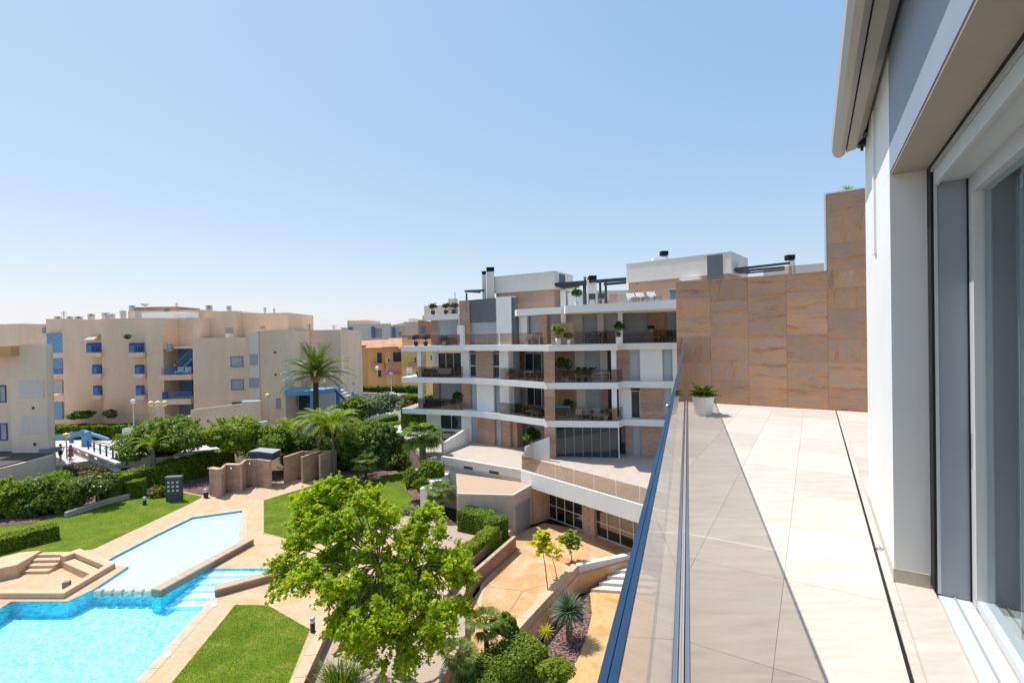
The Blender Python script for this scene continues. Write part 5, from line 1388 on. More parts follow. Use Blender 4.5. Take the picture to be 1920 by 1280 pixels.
# dark mesh slope between walkway and block
a = [G(165, 778, 3.6), G(240, 800, 3.2), G(236, 818, 1.55), G(170, 812, 1.55)]
# ================================================================== pool garden
def gg(px, py, z=0.0): q = G(px, py, z); return (q.x, q.y)
POOL = [(-20.11, 35.47), (-17.15, 29.75), (-16.72, 26.4), (-13.3, 26.28), (-14.8, 23.42), (-14.08, 17.57), (-13.2, 10.0), (-24.0, 10.0), (-23.6, 18.0), (-24.64, 23.42),
        (-21.79, 23.32), (-21.5, 24.4), (-21.7, 26.9), (-23.55, 27.3), (-23.53, 28.18), (-23.32, 31.44), (-22.99, 34.25)]
SEATPIT = [(-31.4, 24.1), (-25.35, 23.82), (-22.34, 23.7), (-22.42, 26.68), (-26.1, 28.6), (-28.1, 28.55), (-29.1, 28.2), (-31.2, 25.8)]
deck_poly = [(-37.0, 8), (-13.2, 8.0), (-7.4, 8.0), (-7.3, 14.0), (-7.75, 17.0), (-8.1, 20.4), (-2.4, 25.1), (-0.2, 31.2), (-4.0, 32.2), (-7.3, 36.5), (-6.6, 39.0), (-9.2, 46.0), (-20, 46.5), (-30, 45.8), (-37.0, 40.0)]
pd = tag(MB().prism(deck_poly, -0.55, 0.0, holes=[POOL, SEATPIT]).build('pool_deck', M['deck']), kind='structure')
# lighter stones that edge the pool
def edging(poly, closed, width, z, step, mat, parent, name='edge_stone', side=1.0):
    n = len(poly)
    for i in range(n if closed else n - 1):
        a, b = Vector(poly[i][:2]), Vector(poly[(i + 1) % n][:2])
        L_ = (b - a).length; m = max(1, round(L_ / step)); u = (b - a) / L_; nn = Vector((-u.y, u.x)) * side
        for j in range(m):
            p, q = a + u * (L_ * j / m + 0.006), a + u * (L_ * (j + 1) / m - 0.006)
            dz = random.uniform(0.010, 0.016)
            MB().prism([(p.x, p.y), (q.x, q.y), ((q + nn * width).x, (q + nn * width).y), ((p + nn * width).x, (p + nn * width).y)], -0.03, z + dz).build(name, M[mat], parent)
edging([(-13.2, 10.0), (-14.08, 17.57), (-14.8, 23.42)], False, 0.42, 0.0, 0.75, 'edge_stone', pd, side=-1.0)
edging([(-17.15, 29.75), (-20.11, 35.47), (-22.99, 34.25), (-23.32, 31.44), (-23.53, 28.18)], False, 0.42, 0.0, 0.8, 'edge_stone', pd, side=-1.0)

# pool basin
basin = tag(MB().sheet([(-16.7, 26.4)] + [(-13.3, 26.28), (-14.8, 23.42), (-14.08, 17.57), (-13.2, 10), (-24, 10), (-23.6, 18), (-24.64, 23.42), (-21.79, 23.32), (-21.5, 24.4), (-18.0, 24.25)], -0.80).build('pool_floor', M['pool_deep']), kind='structure')
mb = MB()
def wallq(mb, a, b, z0, z1): mb.add([(a[0], a[1], z0), (b[0], b[1], z0), (b[0], b[1], z1), (a[0], a[1], z1)], [(0, 1, 2, 3)])
for i in range(len(POOL)):
    a, b = POOL[i], POOL[(i + 1) % len(POOL)]
    _a, _b = Vector(a), Vector(b); _n = (_b - _a).normalized(); _a = _a - _n * 0.013; _b = _b + _n * 0.013; _n = Vector((_n.y, -_n.x)) * 0.012      # 12 mm in front of the deck's cut edge
    wallq(mb, tuple(_a + _n), tuple(_b + _n), -1.56, -0.012)
wallq(mb, (-21.5, 24.4), (-18.0, 24.25), -1.56, -0.19); wallq(mb, (-18.0, 24.25), (-16.72, 26.4), -1.56, -0.19)
mb.build('pool_wall', M['pool_side'], basin)
MB().prism([(-20.11, 35.47), (-17.15, 29.75), (-16.9, 28.0), (-18.0, 24.26), (-21.5, 24.41), (-21.7, 26.9), (-23.55, 27.3), (-23.53, 28.18), (-23.32, 31.44), (-22.99, 34.25)], -0.55, -0.13).build('shallow_floor', M['pool_pale'], basin)
for i in range(5):
    y1_, y0_ = 26.38 - 0.52 * i, 26.38 - 0.52 * (i + 1)
    mb = MB(); mb.box(-17.0 - 0.24 * i, -13.2 - 0.33 * i, y0_, y1_ - 0.001, -1.56, -0.13 - 0.12 * i); mb.build('pool_step', M['pool_step'], basin)
# dividing stones on the weir
for i in range(7):
    x = -21.35 + i * 0.53; y = 24.40 - 0.043 * i * 0.5
    mb = MB(); mb.box(x, x + 0.36, y - 0.16, y + 0.10, -0.32, 0.0 + random.uniform(-0.006, 0.006)); mb.build('weir_stone', M['edge_stone'], basin, bevel=0.01)
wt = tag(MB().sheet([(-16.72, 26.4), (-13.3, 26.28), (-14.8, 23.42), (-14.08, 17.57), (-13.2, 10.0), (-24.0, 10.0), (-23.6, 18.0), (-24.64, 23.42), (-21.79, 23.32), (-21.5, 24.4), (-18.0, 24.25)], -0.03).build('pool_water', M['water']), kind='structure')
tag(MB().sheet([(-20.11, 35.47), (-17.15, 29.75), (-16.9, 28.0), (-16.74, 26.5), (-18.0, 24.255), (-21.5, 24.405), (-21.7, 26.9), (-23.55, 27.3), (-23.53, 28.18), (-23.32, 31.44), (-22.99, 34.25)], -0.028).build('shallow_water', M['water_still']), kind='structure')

# low stone bars that cross the pool edge
def stone_bar(pa, pb, width, h, label):
    a, b = Vector(pa), Vector(pb); u = (b - a).normalized()
    t = thing('stone_bar', label, 'pool wall', (a.x, a.y, 0))
    mb = MB(); mb.strip([a, b], width - 0.03, -0.02, h - 0.075, side=0.0); mb.build('core', M['bar'], t)
    mb = MB(); mb.strip([a, b], width - 0.05, -1.5, -0.021, side=0.0); mb.build('footing', M['pool_side'], t)
    n = max(2, round((b - a).length / 1.1)); L_ = (b - a).length
    for i in range(n):
        p, q = a + u * (L_ * i / n + 0.005), a + u * (L_ * (i + 1) / n - 0.005)
        mb = MB(); mb.strip([p, q], width, h - 0.074, h + random.uniform(0, 0.004)); mb.build('cap_stone', M['bartop'], t)
    return t
stone_bar((-17.72, 23.6), (-16.30, 29.5), 0.58, 0.36, 'long brown stone bar lying between shallow pool and pool steps')
stone_bar((-14.85, 23.62), (-11.75, 25.85), 0.55, 0.36, 'shorter brown stone bar running from the pool steps to the tree')
# two skimmer lids on the deck edge
for px, py in ((402, 1134), (313, 1228)):
    q = G(px, py, 0.02); mb = MB(); mb.lathe((q.x, q.y, 0.0165), [(0.0, 0.012), (0.12, 0.012), (0.135, 0.006), (0.135, 0.0)], 16)
    tag(mb.build('skimmer_lid', M['plastic_white']), 'round white skimmer lid in the deck edge ' + ('nearer the pool steps' if py < 1200 else 'nearer the bottom of the picture'), 'lid', 'skimmer lids in the pool edge')

# sunken seating corner
seat = thing('sunken_seating', 'square sandstone seating pit with steps and benches at the pool corner', 'seating', (-25.5, 25.5, -0.35))
MB().prism([(-29.9, 23.9), (-22.3, 23.6), (-22.3, 26.8), (-25.7, 28.4), (-29.9, 28.3)], -0.56, -0.40).build('pit_floor', M['deck'], seat)
mb = MB(); mb.strip([(-31.5, 23.98), (-25.35, 23.70), (-22.22, 23.58), (-22.3, 26.75)], 0.36, -0.5, 0.27, side=1); mb.build('front_wall', M['coping'], seat)
mb = MB(); mb.strip([(-22.3, 26.76), (-26.05, 28.75), (-26.4, 27.85)], 0.44, -0.5, 0.275, side=1); mb.build('back_wall', M['coping'], seat)
MB().prism([(-28.15, 28.55), (-27.75, 26.75), (-28.3, 26.35), (-30.6, 24.9), (-31.3, 25.9), (-29.2, 28.35)], -0.5, 0.278).build('corner_block', M['coping'], seat)
for i in range(4):
    mb = MB(); y1_ = 28.5 - 0.36 * i; mb.box(-28.0, -26.35, y1_ - 0.36, y1_ - 0.001, -0.5, 0.20 - 0.15 * i); mb.build('step', M['coping'], seat)
mb = MB(); mb.strip([(-22.72, 26.42), (-25.7, 28.0)], 0.5, -0.399, 0.0, side=1.0); mb.build('bench', M['coping'], seat)
mb = MB(); mb.strip([(-28.0, 25.9), (-30.2, 24.6)], 0.8, -0.399, -0.02, side=1.0); mb.build('bench', M['coping'], seat)
q = G(*Z3(572, 462), -0.40); mb = MB(); mb.obox((q.x, q.y), 0.3, 0.30, 0.28, -0.399, -0.06); tag(mb.build('stone_stool', M['stone_grey'], bevel=0.03), 'small grey stone cube standing on the floor of the seating pit', 'stool')

# lawns
def poly_blades(poly, n, z, h, mat, parent, jitter=0.5, wid=0.02):
    P_ = np.array([(p[0], p[1]) for p in poly]); x0, y0 = P_.min(0); x1, y1 = P_.max(0)
    pts = rng.uniform((x0, y0), (x1, y1), (n * 3, 2))
    ins = np.zeros(len(pts), bool); j = len(P_) - 1
    for i in range(len(P_)):
        c = ((P_[i, 1] > pts[:, 1]) != (P_[j, 1] > pts[:, 1])) & (pts[:, 0] < (P_[j, 0] - P_[i, 0]) * (pts[:, 1] - P_[i, 1]) / (P_[j, 1] - P_[i, 1] + 1e-12) + P_[i, 0]); ins ^= c; j = i
    pts = pts[ins][:n]; m = len(pts)
    a = rng.uniform(0, 2 * PI, m); hh = h * rng.uniform(0.6, 1.3, m); ln = rng.uniform(0, 0.9, m) * hh; la = rng.uniform(0, 2 * PI, m)
    b0 = np.c_[pts + 0.5 * wid * np.c_[np.cos(a), np.sin(a)], np.full(m, z)]; b1 = np.c_[pts - 0.5 * wid * np.c_[np.cos(a), np.sin(a)], np.full(m, z)]
    tp = np.c_[pts + ln[:, None] * np.c_[np.cos(la), np.sin(la)], z + hh]
    v = np.stack([b0, b1, tp], 1).reshape(-1, 3); f = np.arange(3 * m).reshape(-1, 3)
    o = mesh_np('grass', v, f, mat, parent); o['kind'] = 'stuff'; return o
lawn_mid = [gg(*Z2(615, 905)), gg(*Z2(615, 1185)), gg(*Z2(740, 1215)), (-12.5, 29.0), (-8.9, 31.6), (-7.5, 33.8), (-7.97, 37.85), (-8.9, 39.2), (-9.14, 40.28), (-9.3, 43.5), (-9.89, 46.3), gg(*Z2(1540, 730)), gg(*Z2(1060, 770))]
lawn_low = [(-13.32, 22.7), (-11.72, 22.6), (-8.93, 20.65), (-8.2, 16.6), (-8.2, 10), (-12.0, 10), (-12.69, 17.53), (-13.17, 21.57)]
lawn_left = [gg(*Z1(1740, 780)), (-25.1, 37.0), (-25.68, 29.25), (-28.6, 28.3), (-31.0, 25.6), (-36, 23), (-37, 33), (-33.5, 35.5), (-31.6, 38.5), (-28.5, 40.5)]
for nm, poly, n in (('middle', lawn_mid, 26000), ('lower', lawn_low, 30000), ('left', lawn_left, 20000)):
    lw_ = tag(MB().prism(poly, -0.02, 0.012).build('lawn', M['turf']), kind='structure')
    g_ = poly_blades(poly, n, 0.012, 0.045, L['grass'], None); 
    edging(poly, True, 0.07, 0.012, 1.6, 'edge_stone', lw_, 'lawn_edge', side=1.0 if sum(poly[i][0] * poly[(i + 1) % len(poly)][1] - poly[(i + 1) % len(poly)][0] * poly[i][1] for i in range(len(poly))) < 0 else -1.0) if nm == 'middle' else None
# planting beds
bed_back = [(-34, 33.5), (-31.3, 38.6), (-28.4, 40.7), (-25.5, 39.2), (-23.8, 39.6), (-21.6, 42.6), (-20.3, 43.2), (-17.0, 42.9), (-16.6, 41.7), (-12.61, 42.7), (-10.2, 46.0), (-20, 46.4), (-30, 45.7), (-36.9, 39.9), (-36.9, 33.2)]
tag(MB().prism(bed_back, -0.02, 0.03).build('bark_bed', M['bark']), kind='structure')
bed_r = [(-7.5, 34.0), (-8.0, 37.8), (-8.9, 39.0), (-9.0, 40.2), (-9.1, 43.0), (-7.6, 42.2), (-6.4, 39.2), (-7.2, 36.6), (-6.6, 33.5)]
tag(MB().prism(bed_r, -0.02, 0.035).build('bark_bed', M['bark']), kind='structure')
gravel_poly = [(-7.9, 20.2), (-7.3, 14), (-7.2, 8.2), (-7.45, 8.2), (-7.2, 8.1), (-2.3, 24.9), (-6.0, 30.0), (-9.5, 30.6)]
gravel_poly = [(-7.95, 20.3), (-7.62, 17.0), (-7.1, 12.0), (-5.0, 12.0), (-2.35, 21.0), (-2.5, 24.9), (-0.6, 29.4), (-4.2, 32.0), (-7.3, 33.5), (-8.8, 31.2), (-6.5, 27.0)]
tag(MB().prism([(-7.95, 20.3), (-7.62, 17.0), (-7.35, 14.1), (-7.3, 8.1), (-4.9, 8.1), (-2.2, 20.0), (-2.6, 24.6), (-6.0, 22.6)], -0.54, 0.02).build('gravel_bed', M['gravel']), kind='structure')
tag(MB().prism([(-6.6, 33.2), (-7.5, 33.6), (-8.7, 31.4), (-7.0, 28.0), (-3.2, 25.6), (-0.8, 30.2), (-3.8, 31.4)], -0.02, 0.03).build('gravel_bed', M['gravel']), kind='structure')

# low wall beside the lower lawn
def wall_thing(label, pts, width, z0, z1, mat, cap=None, side=0.0, name='low_wall', cap_h=0.05):
    t = thing(name, label, 'wall', (pts[0][0], pts[0][1], z0))
    mb = MB(); mb.strip(pts, width, z0, [z - cap_h for z in z1] if isinstance(z1, list) else z1 - cap_h, side); mb.build('wall', M[mat], t)
    L_ = [Vector(p[:2]) for p in pts]
    for i in range(len(L_) - 1):
        n = max(1, round((L_[i + 1] - L_[i]).length / 1.2))
        for j in range(n):
            p, q = L_[i].lerp(L_[i + 1], j / n + 0.003), L_[i].lerp(L_[i + 1], (j + 1) / n - 0.003)
            if isinstance(z1, list): za, zb = z1[i] + (z1[i + 1] - z1[i]) * j / n, z1[i] + (z1[i + 1] - z1[i]) * (j + 1) / n
            else: za = zb = z1
            mb = MB(); mb.strip([p, q], width + 0.03, [za - cap_h + 0.001, zb - cap_h + 0.001], [za, zb], side); mb.build('cap_stone', M[cap or mat], t)
    return t
wall_thing('sandstone low wall between lower lawn and the gravel under the big tree', [(-8.12, 20.6), (-7.75, 17.0), (-7.4, 13.5), (-7.2, 8.2)], 0.42, -0.2, 0.5, 'bar', 'coping')
# two brown retaining walls with a strip of grass between, stepping down to the patio
w1 = [(-0.72, 31.0), (-2.65, 25.9), (-2.75, 22.5)]
w2 = [(-0.12, 30.2), (-2.02, 24.9), (-2.1, 21.5)]
wall_thing('upper brown retaining wall beside the hedge, left of the narrow grass strip', [gg(*Z5(805, 885), 0.55), gg(*Z5(560, 1115), 0.45), (-3.4, 22.5)], 0.16, -0.7, [0.60, 0.5, 0.4], 'bar', 'bartop')
wall_thing('lower brown retaining wall between the narrow grass strip and the patio', [gg(*Z5(870, 945), 0.25), gg(*Z5(600, 1180), 0.2), (-2.9, 21.5)], 0.18, -0.7, [0.30, 0.25, 0.2], 'bar', 'bartop')
strip_poly = [gg(*Z5(806, 890), 0.1), gg(*Z5(866, 940), 0.1), gg(*Z5(600, 1175), 0.1), (-3.0, 21.8), (-3.3, 22.6), gg(*Z5(566, 1118), 0.1)]
tag(MB().prism(strip_poly, -0.7, 0.0).build('grass_strip', M['turf']), kind='structure')
poly_blades(strip_poly, 5000, 0.0, 0.05, L['grass'], None)

# patio and the sunken bed and path beyond its wall
ZP, ZB = -0.6, -1.5
patio_poly = [(-0.3, 31.6), (2.0, 33.5), (8.5, 30.0), (11.5, 29.5), (9.0, 28.9), (6.5, 27.65), (3.4, 26.15), (-0.6, 19.4), (-1.65, 17.3), (-2.7, 15.5), (-3.4, 17.5), (-2.9, 21.5), (-1.8, 25.2)]
pt = tag(MB().prism(patio_poly, -1.7, ZP).build('patio', M['patio']), kind='structure')
lt = [gg(*Z6(905, 262), ZP), gg(*Z6(655, 545), ZP), gg(*Z6(630, 760), ZP)]
mb = MB(); mb.strip([(gg(*Z5(960, 1012), ZP))] + lt, 0.16, ZP - 0.02, ZP + 0.004); mb.build('pale_band', M['edge_stone'], pt)
for a_, b_ in ((Z6(650, 550), Z6(960, 590)), (Z6(960, 590), Z6(1130, 545)), (Z6(960, 590), Z6(850, 760))):
    pa, pb = gg(*a_, ZP), gg(*b_, ZP); mb = MB(); mb.strip([pa, pb], 0.035, ZP - 0.02, ZP + 0.003); mb.build('patio_joint', M['patio_joint'], pt)
wall_thing('pinkish stone wall with flat cap between patio and the yucca bed', [gg(*Z6(1378, 395), -0.15), gg(*Z6(1195, 590), -0.15), gg(*Z6(1000, 800), -0.15), gg(*Z6(820, 1000), -0.15), (-1.6, 17.3)], 0.34, -1.7, -0.15, 'pinkstone', 'coping', side=-1.0)
wall_thing('cream wall with white cap rising behind the outdoor steps', [(3.38, 26.25), (6.5, 27.75), (9.2, 29.0)], 0.28, -1.7, [-0.15, -0.33, -0.33], 'parapet', 'white', side=1.0)
stp = thing('outdoor_steps', 'pale stone steps climbing from the orange path towards the gym doors', 'steps', (4.5, 24.6, ZB))
sa, du, dn = Vector((4.0, 26.05)), Vector((0.986, -0.166)), Vector((0.52, 0.38))
for i in range(6):
    o_ = sa + dn * i; e_ = o_ + du * 3.2
    mb = MB(); mb.prism([(o_.x, o_.y), (e_.x, e_.y), ((e_ + dn * 0.998).x, (e_ + dn * 0.998).y), ((o_ + dn * 0.998).x, (o_ + dn * 0.998).y)], ZB - 0.1, ZB + 0.15 * (i + 1))
    mb.build('step', M['step_pale'], stp)
path_poly = [gg(*Z6(1465, 600), ZB), (10.0, 29.0), (9, 10), (0, 8), gg(*Z6(1290, 1275), ZB), gg(*Z6(1330, 1180), ZB), gg(*Z6(1375, 1100), ZB), gg(*Z6(1450, 900), ZB), gg(*Z6(1480, 760), ZB)]
tag(MB().prism(path_poly, -1.75, ZB + 0.012).build('path', M['path']), kind='structure')
bedp = [(3.3, 25.4), gg(*Z6(1480, 575), ZB), gg(*Z6(1480, 760), ZB), gg(*Z6(1450, 900), ZB), gg(*Z6(1375, 1100), ZB), gg(*Z6(1300, 1280), ZB), (0.0, 12), (-3.0, 12), (-1.4, 17.5), (0.4, 20.5)]
tag(MB().prism(bedp, -1.75, ZB).build('bark_bed', M['bark']), kind='structure')

# shower walls
def clad_wall(parent, pts, width, z0, z1, rows, step, mat='pinkstone_slab', name='stone_slab'):
    L_ = [Vector(p) for p in pts]
    mb = MB(); mb.strip(L_, width - 0.04, z0, z1 - 0.01); mb.build('core', M['pinkstone'], parent)
    for i in range(len(L_) - 1):
        a, b = L_[i], L_[i + 1]; n = max(1, round((b - a).length / step))
        for r_ in range(rows):
            za, zb = z0 + (z1 - z0) * r_ / rows, z0 + (z1 - z0) * (r_ + 1) / rows
            for j in range(n):
                p, q = a.lerp(b, j / n), a.lerp(b, (j + 1) / n); u = (q - p).normalized() * 0.006
                mb = MB(); mb.strip([p + u, q - u], width + random.uniform(0, 0.008), za + 0.004, zb - 0.004); mb.build(name, M[mat], parent)
k = N('pink_sandstone'); v = k.coord((0.7, 0.7, 2.6)); f = k.noise(v, 1.9, 7, 0.6, 0.8)
oi = k.n('ObjectInfo')
k.col(k.mix(1.0, k.ramp(f, [(0.3, (0.40, 0.265, 0.19)), (0.5, (0.475, 0.325, 0.235)), (0.7, (0.53, 0.385, 0.295))]), k.ramp(oi.outputs['Random'], [(0, (0.86, 0.85, 0.84)), (1, (1.08, 1.05, 1.02))]), 'MULTIPLY')); k.rough(0.85, 0.2); k.bump(f, 0.25, 0.02)
M['pinkstone_slab'] = k.m
sL = thing('shower_wall', 'left group of zigzag brown stone shower walls topped by a dark box', 'shower wall', (-22.5, 40, 0))
sp = lambda X, Y: gg(*Z2(X, Y))
S1a, S1b = (-23.58, 38.52), (-24.85, 39.2)
def pier_block(parent, pts, z1):
    MB().prism(pts, 0.0, z1 - 0.06).build('pier', M['pinkstone'], parent); MB().prism(pts, z1 - 0.0595, z1).build('cap_stone', M['bartop'], parent)
clad_wall(sL, [(-24.7, 39.15), (-23.62, 38.62)], 0.22, 0.0, 2.22, 4, 0.7)
clad_wall(sL, [(-23.66, 38.72), (-24.05, 40.1)], 0.22, 0.0, 2.22, 4, 0.8)
clad_wall(sL, [(-24.05, 40.15), (-22.75, 40.0)], 0.22, 0.0, 2.26, 4, 0.7)
clad_wall(sL, [(-22.72, 39.95), (-23.1, 41.5)], 0.22, 0.0, 2.3, 4, 0.8)
clad_wall(sL, [(-23.1, 41.55), (-22.1, 41.5)], 0.22, 0.0, 2.3, 4, 0.6)
clad_wall(sL, [(-22.12, 41.48), (-20.62, 40.75)], 0.24, 0.0, 2.32, 4, 0.8)
for p, q in (((-24.7, 39.15), (-23.55, 38.58)), ((-24.1, 40.17), (-22.65, 39.98))):
    mb = MB(); mb.strip([p, q], 0.5, 2.23, 2.28); mb.build('cap_stone', M['bartop'], sL)
for (x, y) in ((-23.4, 40.0), (-22.6, 41.35)):
    mb = MB(); mb.tube([(x, y, 2.05), (x + 0.05, y - 0.25, 2.08), (x + 0.07, y - 0.3, 2.02)], 0.02, 6); mb.lathe((x + 0.07, y - 0.31, 1.97), [(0.0, 0.05), (0.06, 0.03), (0.07, 0.0), (0, 0)], 8); mb.build('shower_head', M['steel'], sL)
MB().prism([(-23.2, 41.65), (-22.2, 41.65), (-20.5, 40.85), (-20.45, 42.6), (-23.1, 43.0)], 2.32, 2.40).build('dark_box_base', M['dark'], sL)
bx = thing('roof_box', 'dark blue box with pale flat lid standing on the shower wall', 'box', (-21.6, 41.9, 2.4))
bp = [(-22.9, 41.75), (-22.1, 41.7), (-20.55, 40.95), (-20.5, 42.3), (-22.7, 43.1)]
MB().prism(bp, 2.402, 2.86).build('box', M['box_blue'], bx); MB().prism([(p[0] + (p[0] + 21.7) * 0.05, p[1] + (p[1] - 41.9) * 0.05) for p in bp], 2.862, 2.93).build('lid', M['alu'], bx)
sR = thing('shower_wall', 'right group of three brown stone shower bays beside the middle lawn', 'shower wall', (-18.6, 43, 0))
hR = 2.25
base = [gg(*Z2(795, 757)), gg(*Z2(945, 757)), gg(*Z2(1097, 737))]
bk = [(p[0] - 0.35 * (1 if i < 9 else 0), p[1] + 1.9) for i, p in enumerate(base)]
bk = [(-19.35, 44.3), (-17.75, 44.3), (-16.5, 44.4)]
for a, b in zip(base, bk): clad_wall(sR, [a, b], 0.2, 0.0, hR, 4, 0.9)
clad_wall(sR, [(-19.6, 44.3), (-16.4, 44.45)], 0.2, 0.0, hR, 4, 0.9)
for a, b in zip(base, bk):
    mb = MB(); mb.strip([a, b], 0.26, hR + 0.001, hR + 0.05); mb.build('cap_stone', M['bartop'], sR)
for (x, y) in ((-18.6, 44.1), (-17.2, 44.15)):
    mb = MB(); mb.tube([(x, y, 2.0), (x, y - 0.3, 2.05), (x, y - 0.33, 1.98)], 0.02, 6); mb.build('shower_head', M['steel'], sR)

# small garden furniture
q = G(*Z1(1497, 815), 0.0)
bd = thing('mailbox_board', 'dark grey letter panel with nine small pale openings near the shower wall', 'mailbox', tuple(q))
mb = MB(); mb.obox((q.x, q.y), 0.1, 1.12, 0.34, 0.05, 1.85); mb.build('cabinet', M['box_grey'], bd)
mb = MB(); mb.obox((q.x, q.y), 0.1, 1.18, 0.4, 1.852, 1.95); mb.build('lid', M['alu_dark'], bd)
mb = MB(); mb.obox((q.x, q.y), 0.1, 0.9, 0.2, -0.05, 0.05); mb.build('foot', M['dark'], bd)
for i in range(3):
    for j in range(3):
        x, y = -0.33 + 0.33 * i, -0.178; ca, sa = math.cos(0.1), math.sin(0.1); z = 0.78 + 0.32 * j
        mb = MB(); mb.obox((q.x + x * ca - y * sa, q.y + x * sa + y * ca), 0.1, 0.17, 0.02, z, z + 0.15); mb.build('letter_slot', M['alu_light'], bd)
def bollard_light(px, py, z, h, label, r=0.09):
    q = G(px, py, z); t = thing('bollard_light', label, 'bollard', tuple(q), 'bollard lights along the lawns')
    mb = MB(); mb.lathe(tuple(q), [(r, 0.0), (r, h * 0.62), (0, h * 0.62)], 12); mb.build('post', M['dark'], t)
    mb = MB(); mb.lathe((q.x, q.y, q.z + h * 0.62), [(r * 0.9, 0.0), (r * 0.9, h * 0.24), (0, h * 0.24)], 12); mb.build('lens', M['plastic_white'], t)
    mb = MB(); mb.lathe((q.x, q.y, q.z + h * 0.86), [(r * 1.12, 0.0), (r * 1.12, h * 0.1), (r * 0.6, h * 0.14), (0, h * 0.14)], 12); mb.build('cap', M['alu'], t)
bollard_light(*Z1(1240, 850), 0.0, 0.62, 'short garden light at the edge of the left lawn and bark bed', 0.12)
bollard_light(*Z2(120, 880), 0.0, 0.72, 'dark stubby light standing just left of the shower wall', 0.17)
bollard_light(*Z4(1035, 838), 0.0, 0.62, 'short grey light at the corner of the lower lawn by the low wall', 0.10)
bollard_light(*Z6(1715, 232), ZP, 0.62, 'pale post light in front of the gym glass doors', 0.10)

# street lamps with globes
def lamp(px, py_top, py_base, Y, label, mat='lamp_cream', n=1, r=0.26):
    a, b = DY(px, py_top, Y), DY(px, py_base, Y); zb = min(b.z, SZ) if py_base > 780 else b.z
    t = thing('street_lamp', label, 'street lamp', (a.x, Y, zb), 'globe lamps along the street')
    mb = MB(); mb.tube([(a.x, Y, zb), (a.x, Y, a.z - 2 * r)], [0.075, 0.05], 10); mb.build('pole', M['pole'], t)
    if n == 1:
        mb = MB(); mb.lathe((a.x, Y, a.z - 2 * r), [(0.02, -0.02)] + [(r * math.sin(PI * i / 8), r - r * math.cos(PI * i / 8)) for i in range(9)], 14); mb.build('globe', M[mat], t)
    else:
        for dx in (-0.75, 0.0, 0.75):
            mb = MB(); mb.lathe((a.x + dx, Y, a.z - 2 * r), [(r * math.sin(PI * i / 8), r - r * math.cos(PI * i / 8)) for i in range(9)], 14); mb.build('globe', M[mat], t)
        mb = MB(); mb.tube([(a.x - 0.75, Y, a.z - 2 * r), (a.x + 0.75, Y, a.z - 2 * r)], 0.035, 8); mb.build('cross_arm', M['pole'], t)
    return t
lamp(249.5, 748, 797, 53.5, 'white globe lamp left of the triple lamp before the beige block', 'plastic_white')
lamp(296, 751, 800, 52.0, 'lamp with three yellow globes on one cross arm behind the garden tree', n=3, r=0.30)
lamp(502, 737, 802, 50.8, 'yellow globe lamp in front of the beige block left of the date palm')
lamp(124, 811, 882, 46.5, 'yellow globe lamp beside the two people on the white walkway', r=0.30)
lamp(664.5, 714, 752, 66, 'yellow globe lamp at the foot of the blue outside stair', r=0.30)
lamp(661.5, 698, 760, 72, 'tall lamp with small orange head before the clipped hedge', 'ochre', r=0.28)
lamp(733, 698, 748, 70, 'slim lamp with small head in front of the hedge by the dark parasol', 'ochre', r=0.28)
lamp(707.5, 686, 705, 86, 'white headed lamp in front of the ochre house balcony', 'plastic_white', r=0.36)
lamp(708.5, 776, 815, 48.5, 'square white post in the hedge behind the queen palms', 'plastic_white', r=0.1)

# parasol among the ochre houses
a = DY(735, 690, 84); t = thing('parasol', 'dark plum parasol open in front of the ochre houses', 'parasol', (a.x, 84, SZ))
mb = MB(); mb.lathe((a.x, 84, a.z - 1.0), [(2.0, 0.0), (1.2, 0.55), (0.05, 0.95), (0.0, 0.95)], 8); mb.build('canopy', M['plum'], t)
mb = MB(); mb.tube([(a.x, 84, SZ), (a.x, 84, a.z - 0.1)], 0.05, 8); mb.build('pole', M['alu_dark'], t)

wall_thing('low concrete kerb wall between the left bark bed and the clipped hedge', [gg(*Z1(560, 925), 0.3), gg(*Z1(900, 815), 0.3), gg(*Z1(1320, 712), 0.3)], 0.25, -0.1, 0.4, 'conc', 'parapet')
wall_thing('thick white wall beside the fan palm at the end of the gravelled roof', [gg(*Z5(470, 462), 1.7), gg(*Z5(275, 628), 1.7)], 0.8, -0.1, 1.72, 'white', 'white')
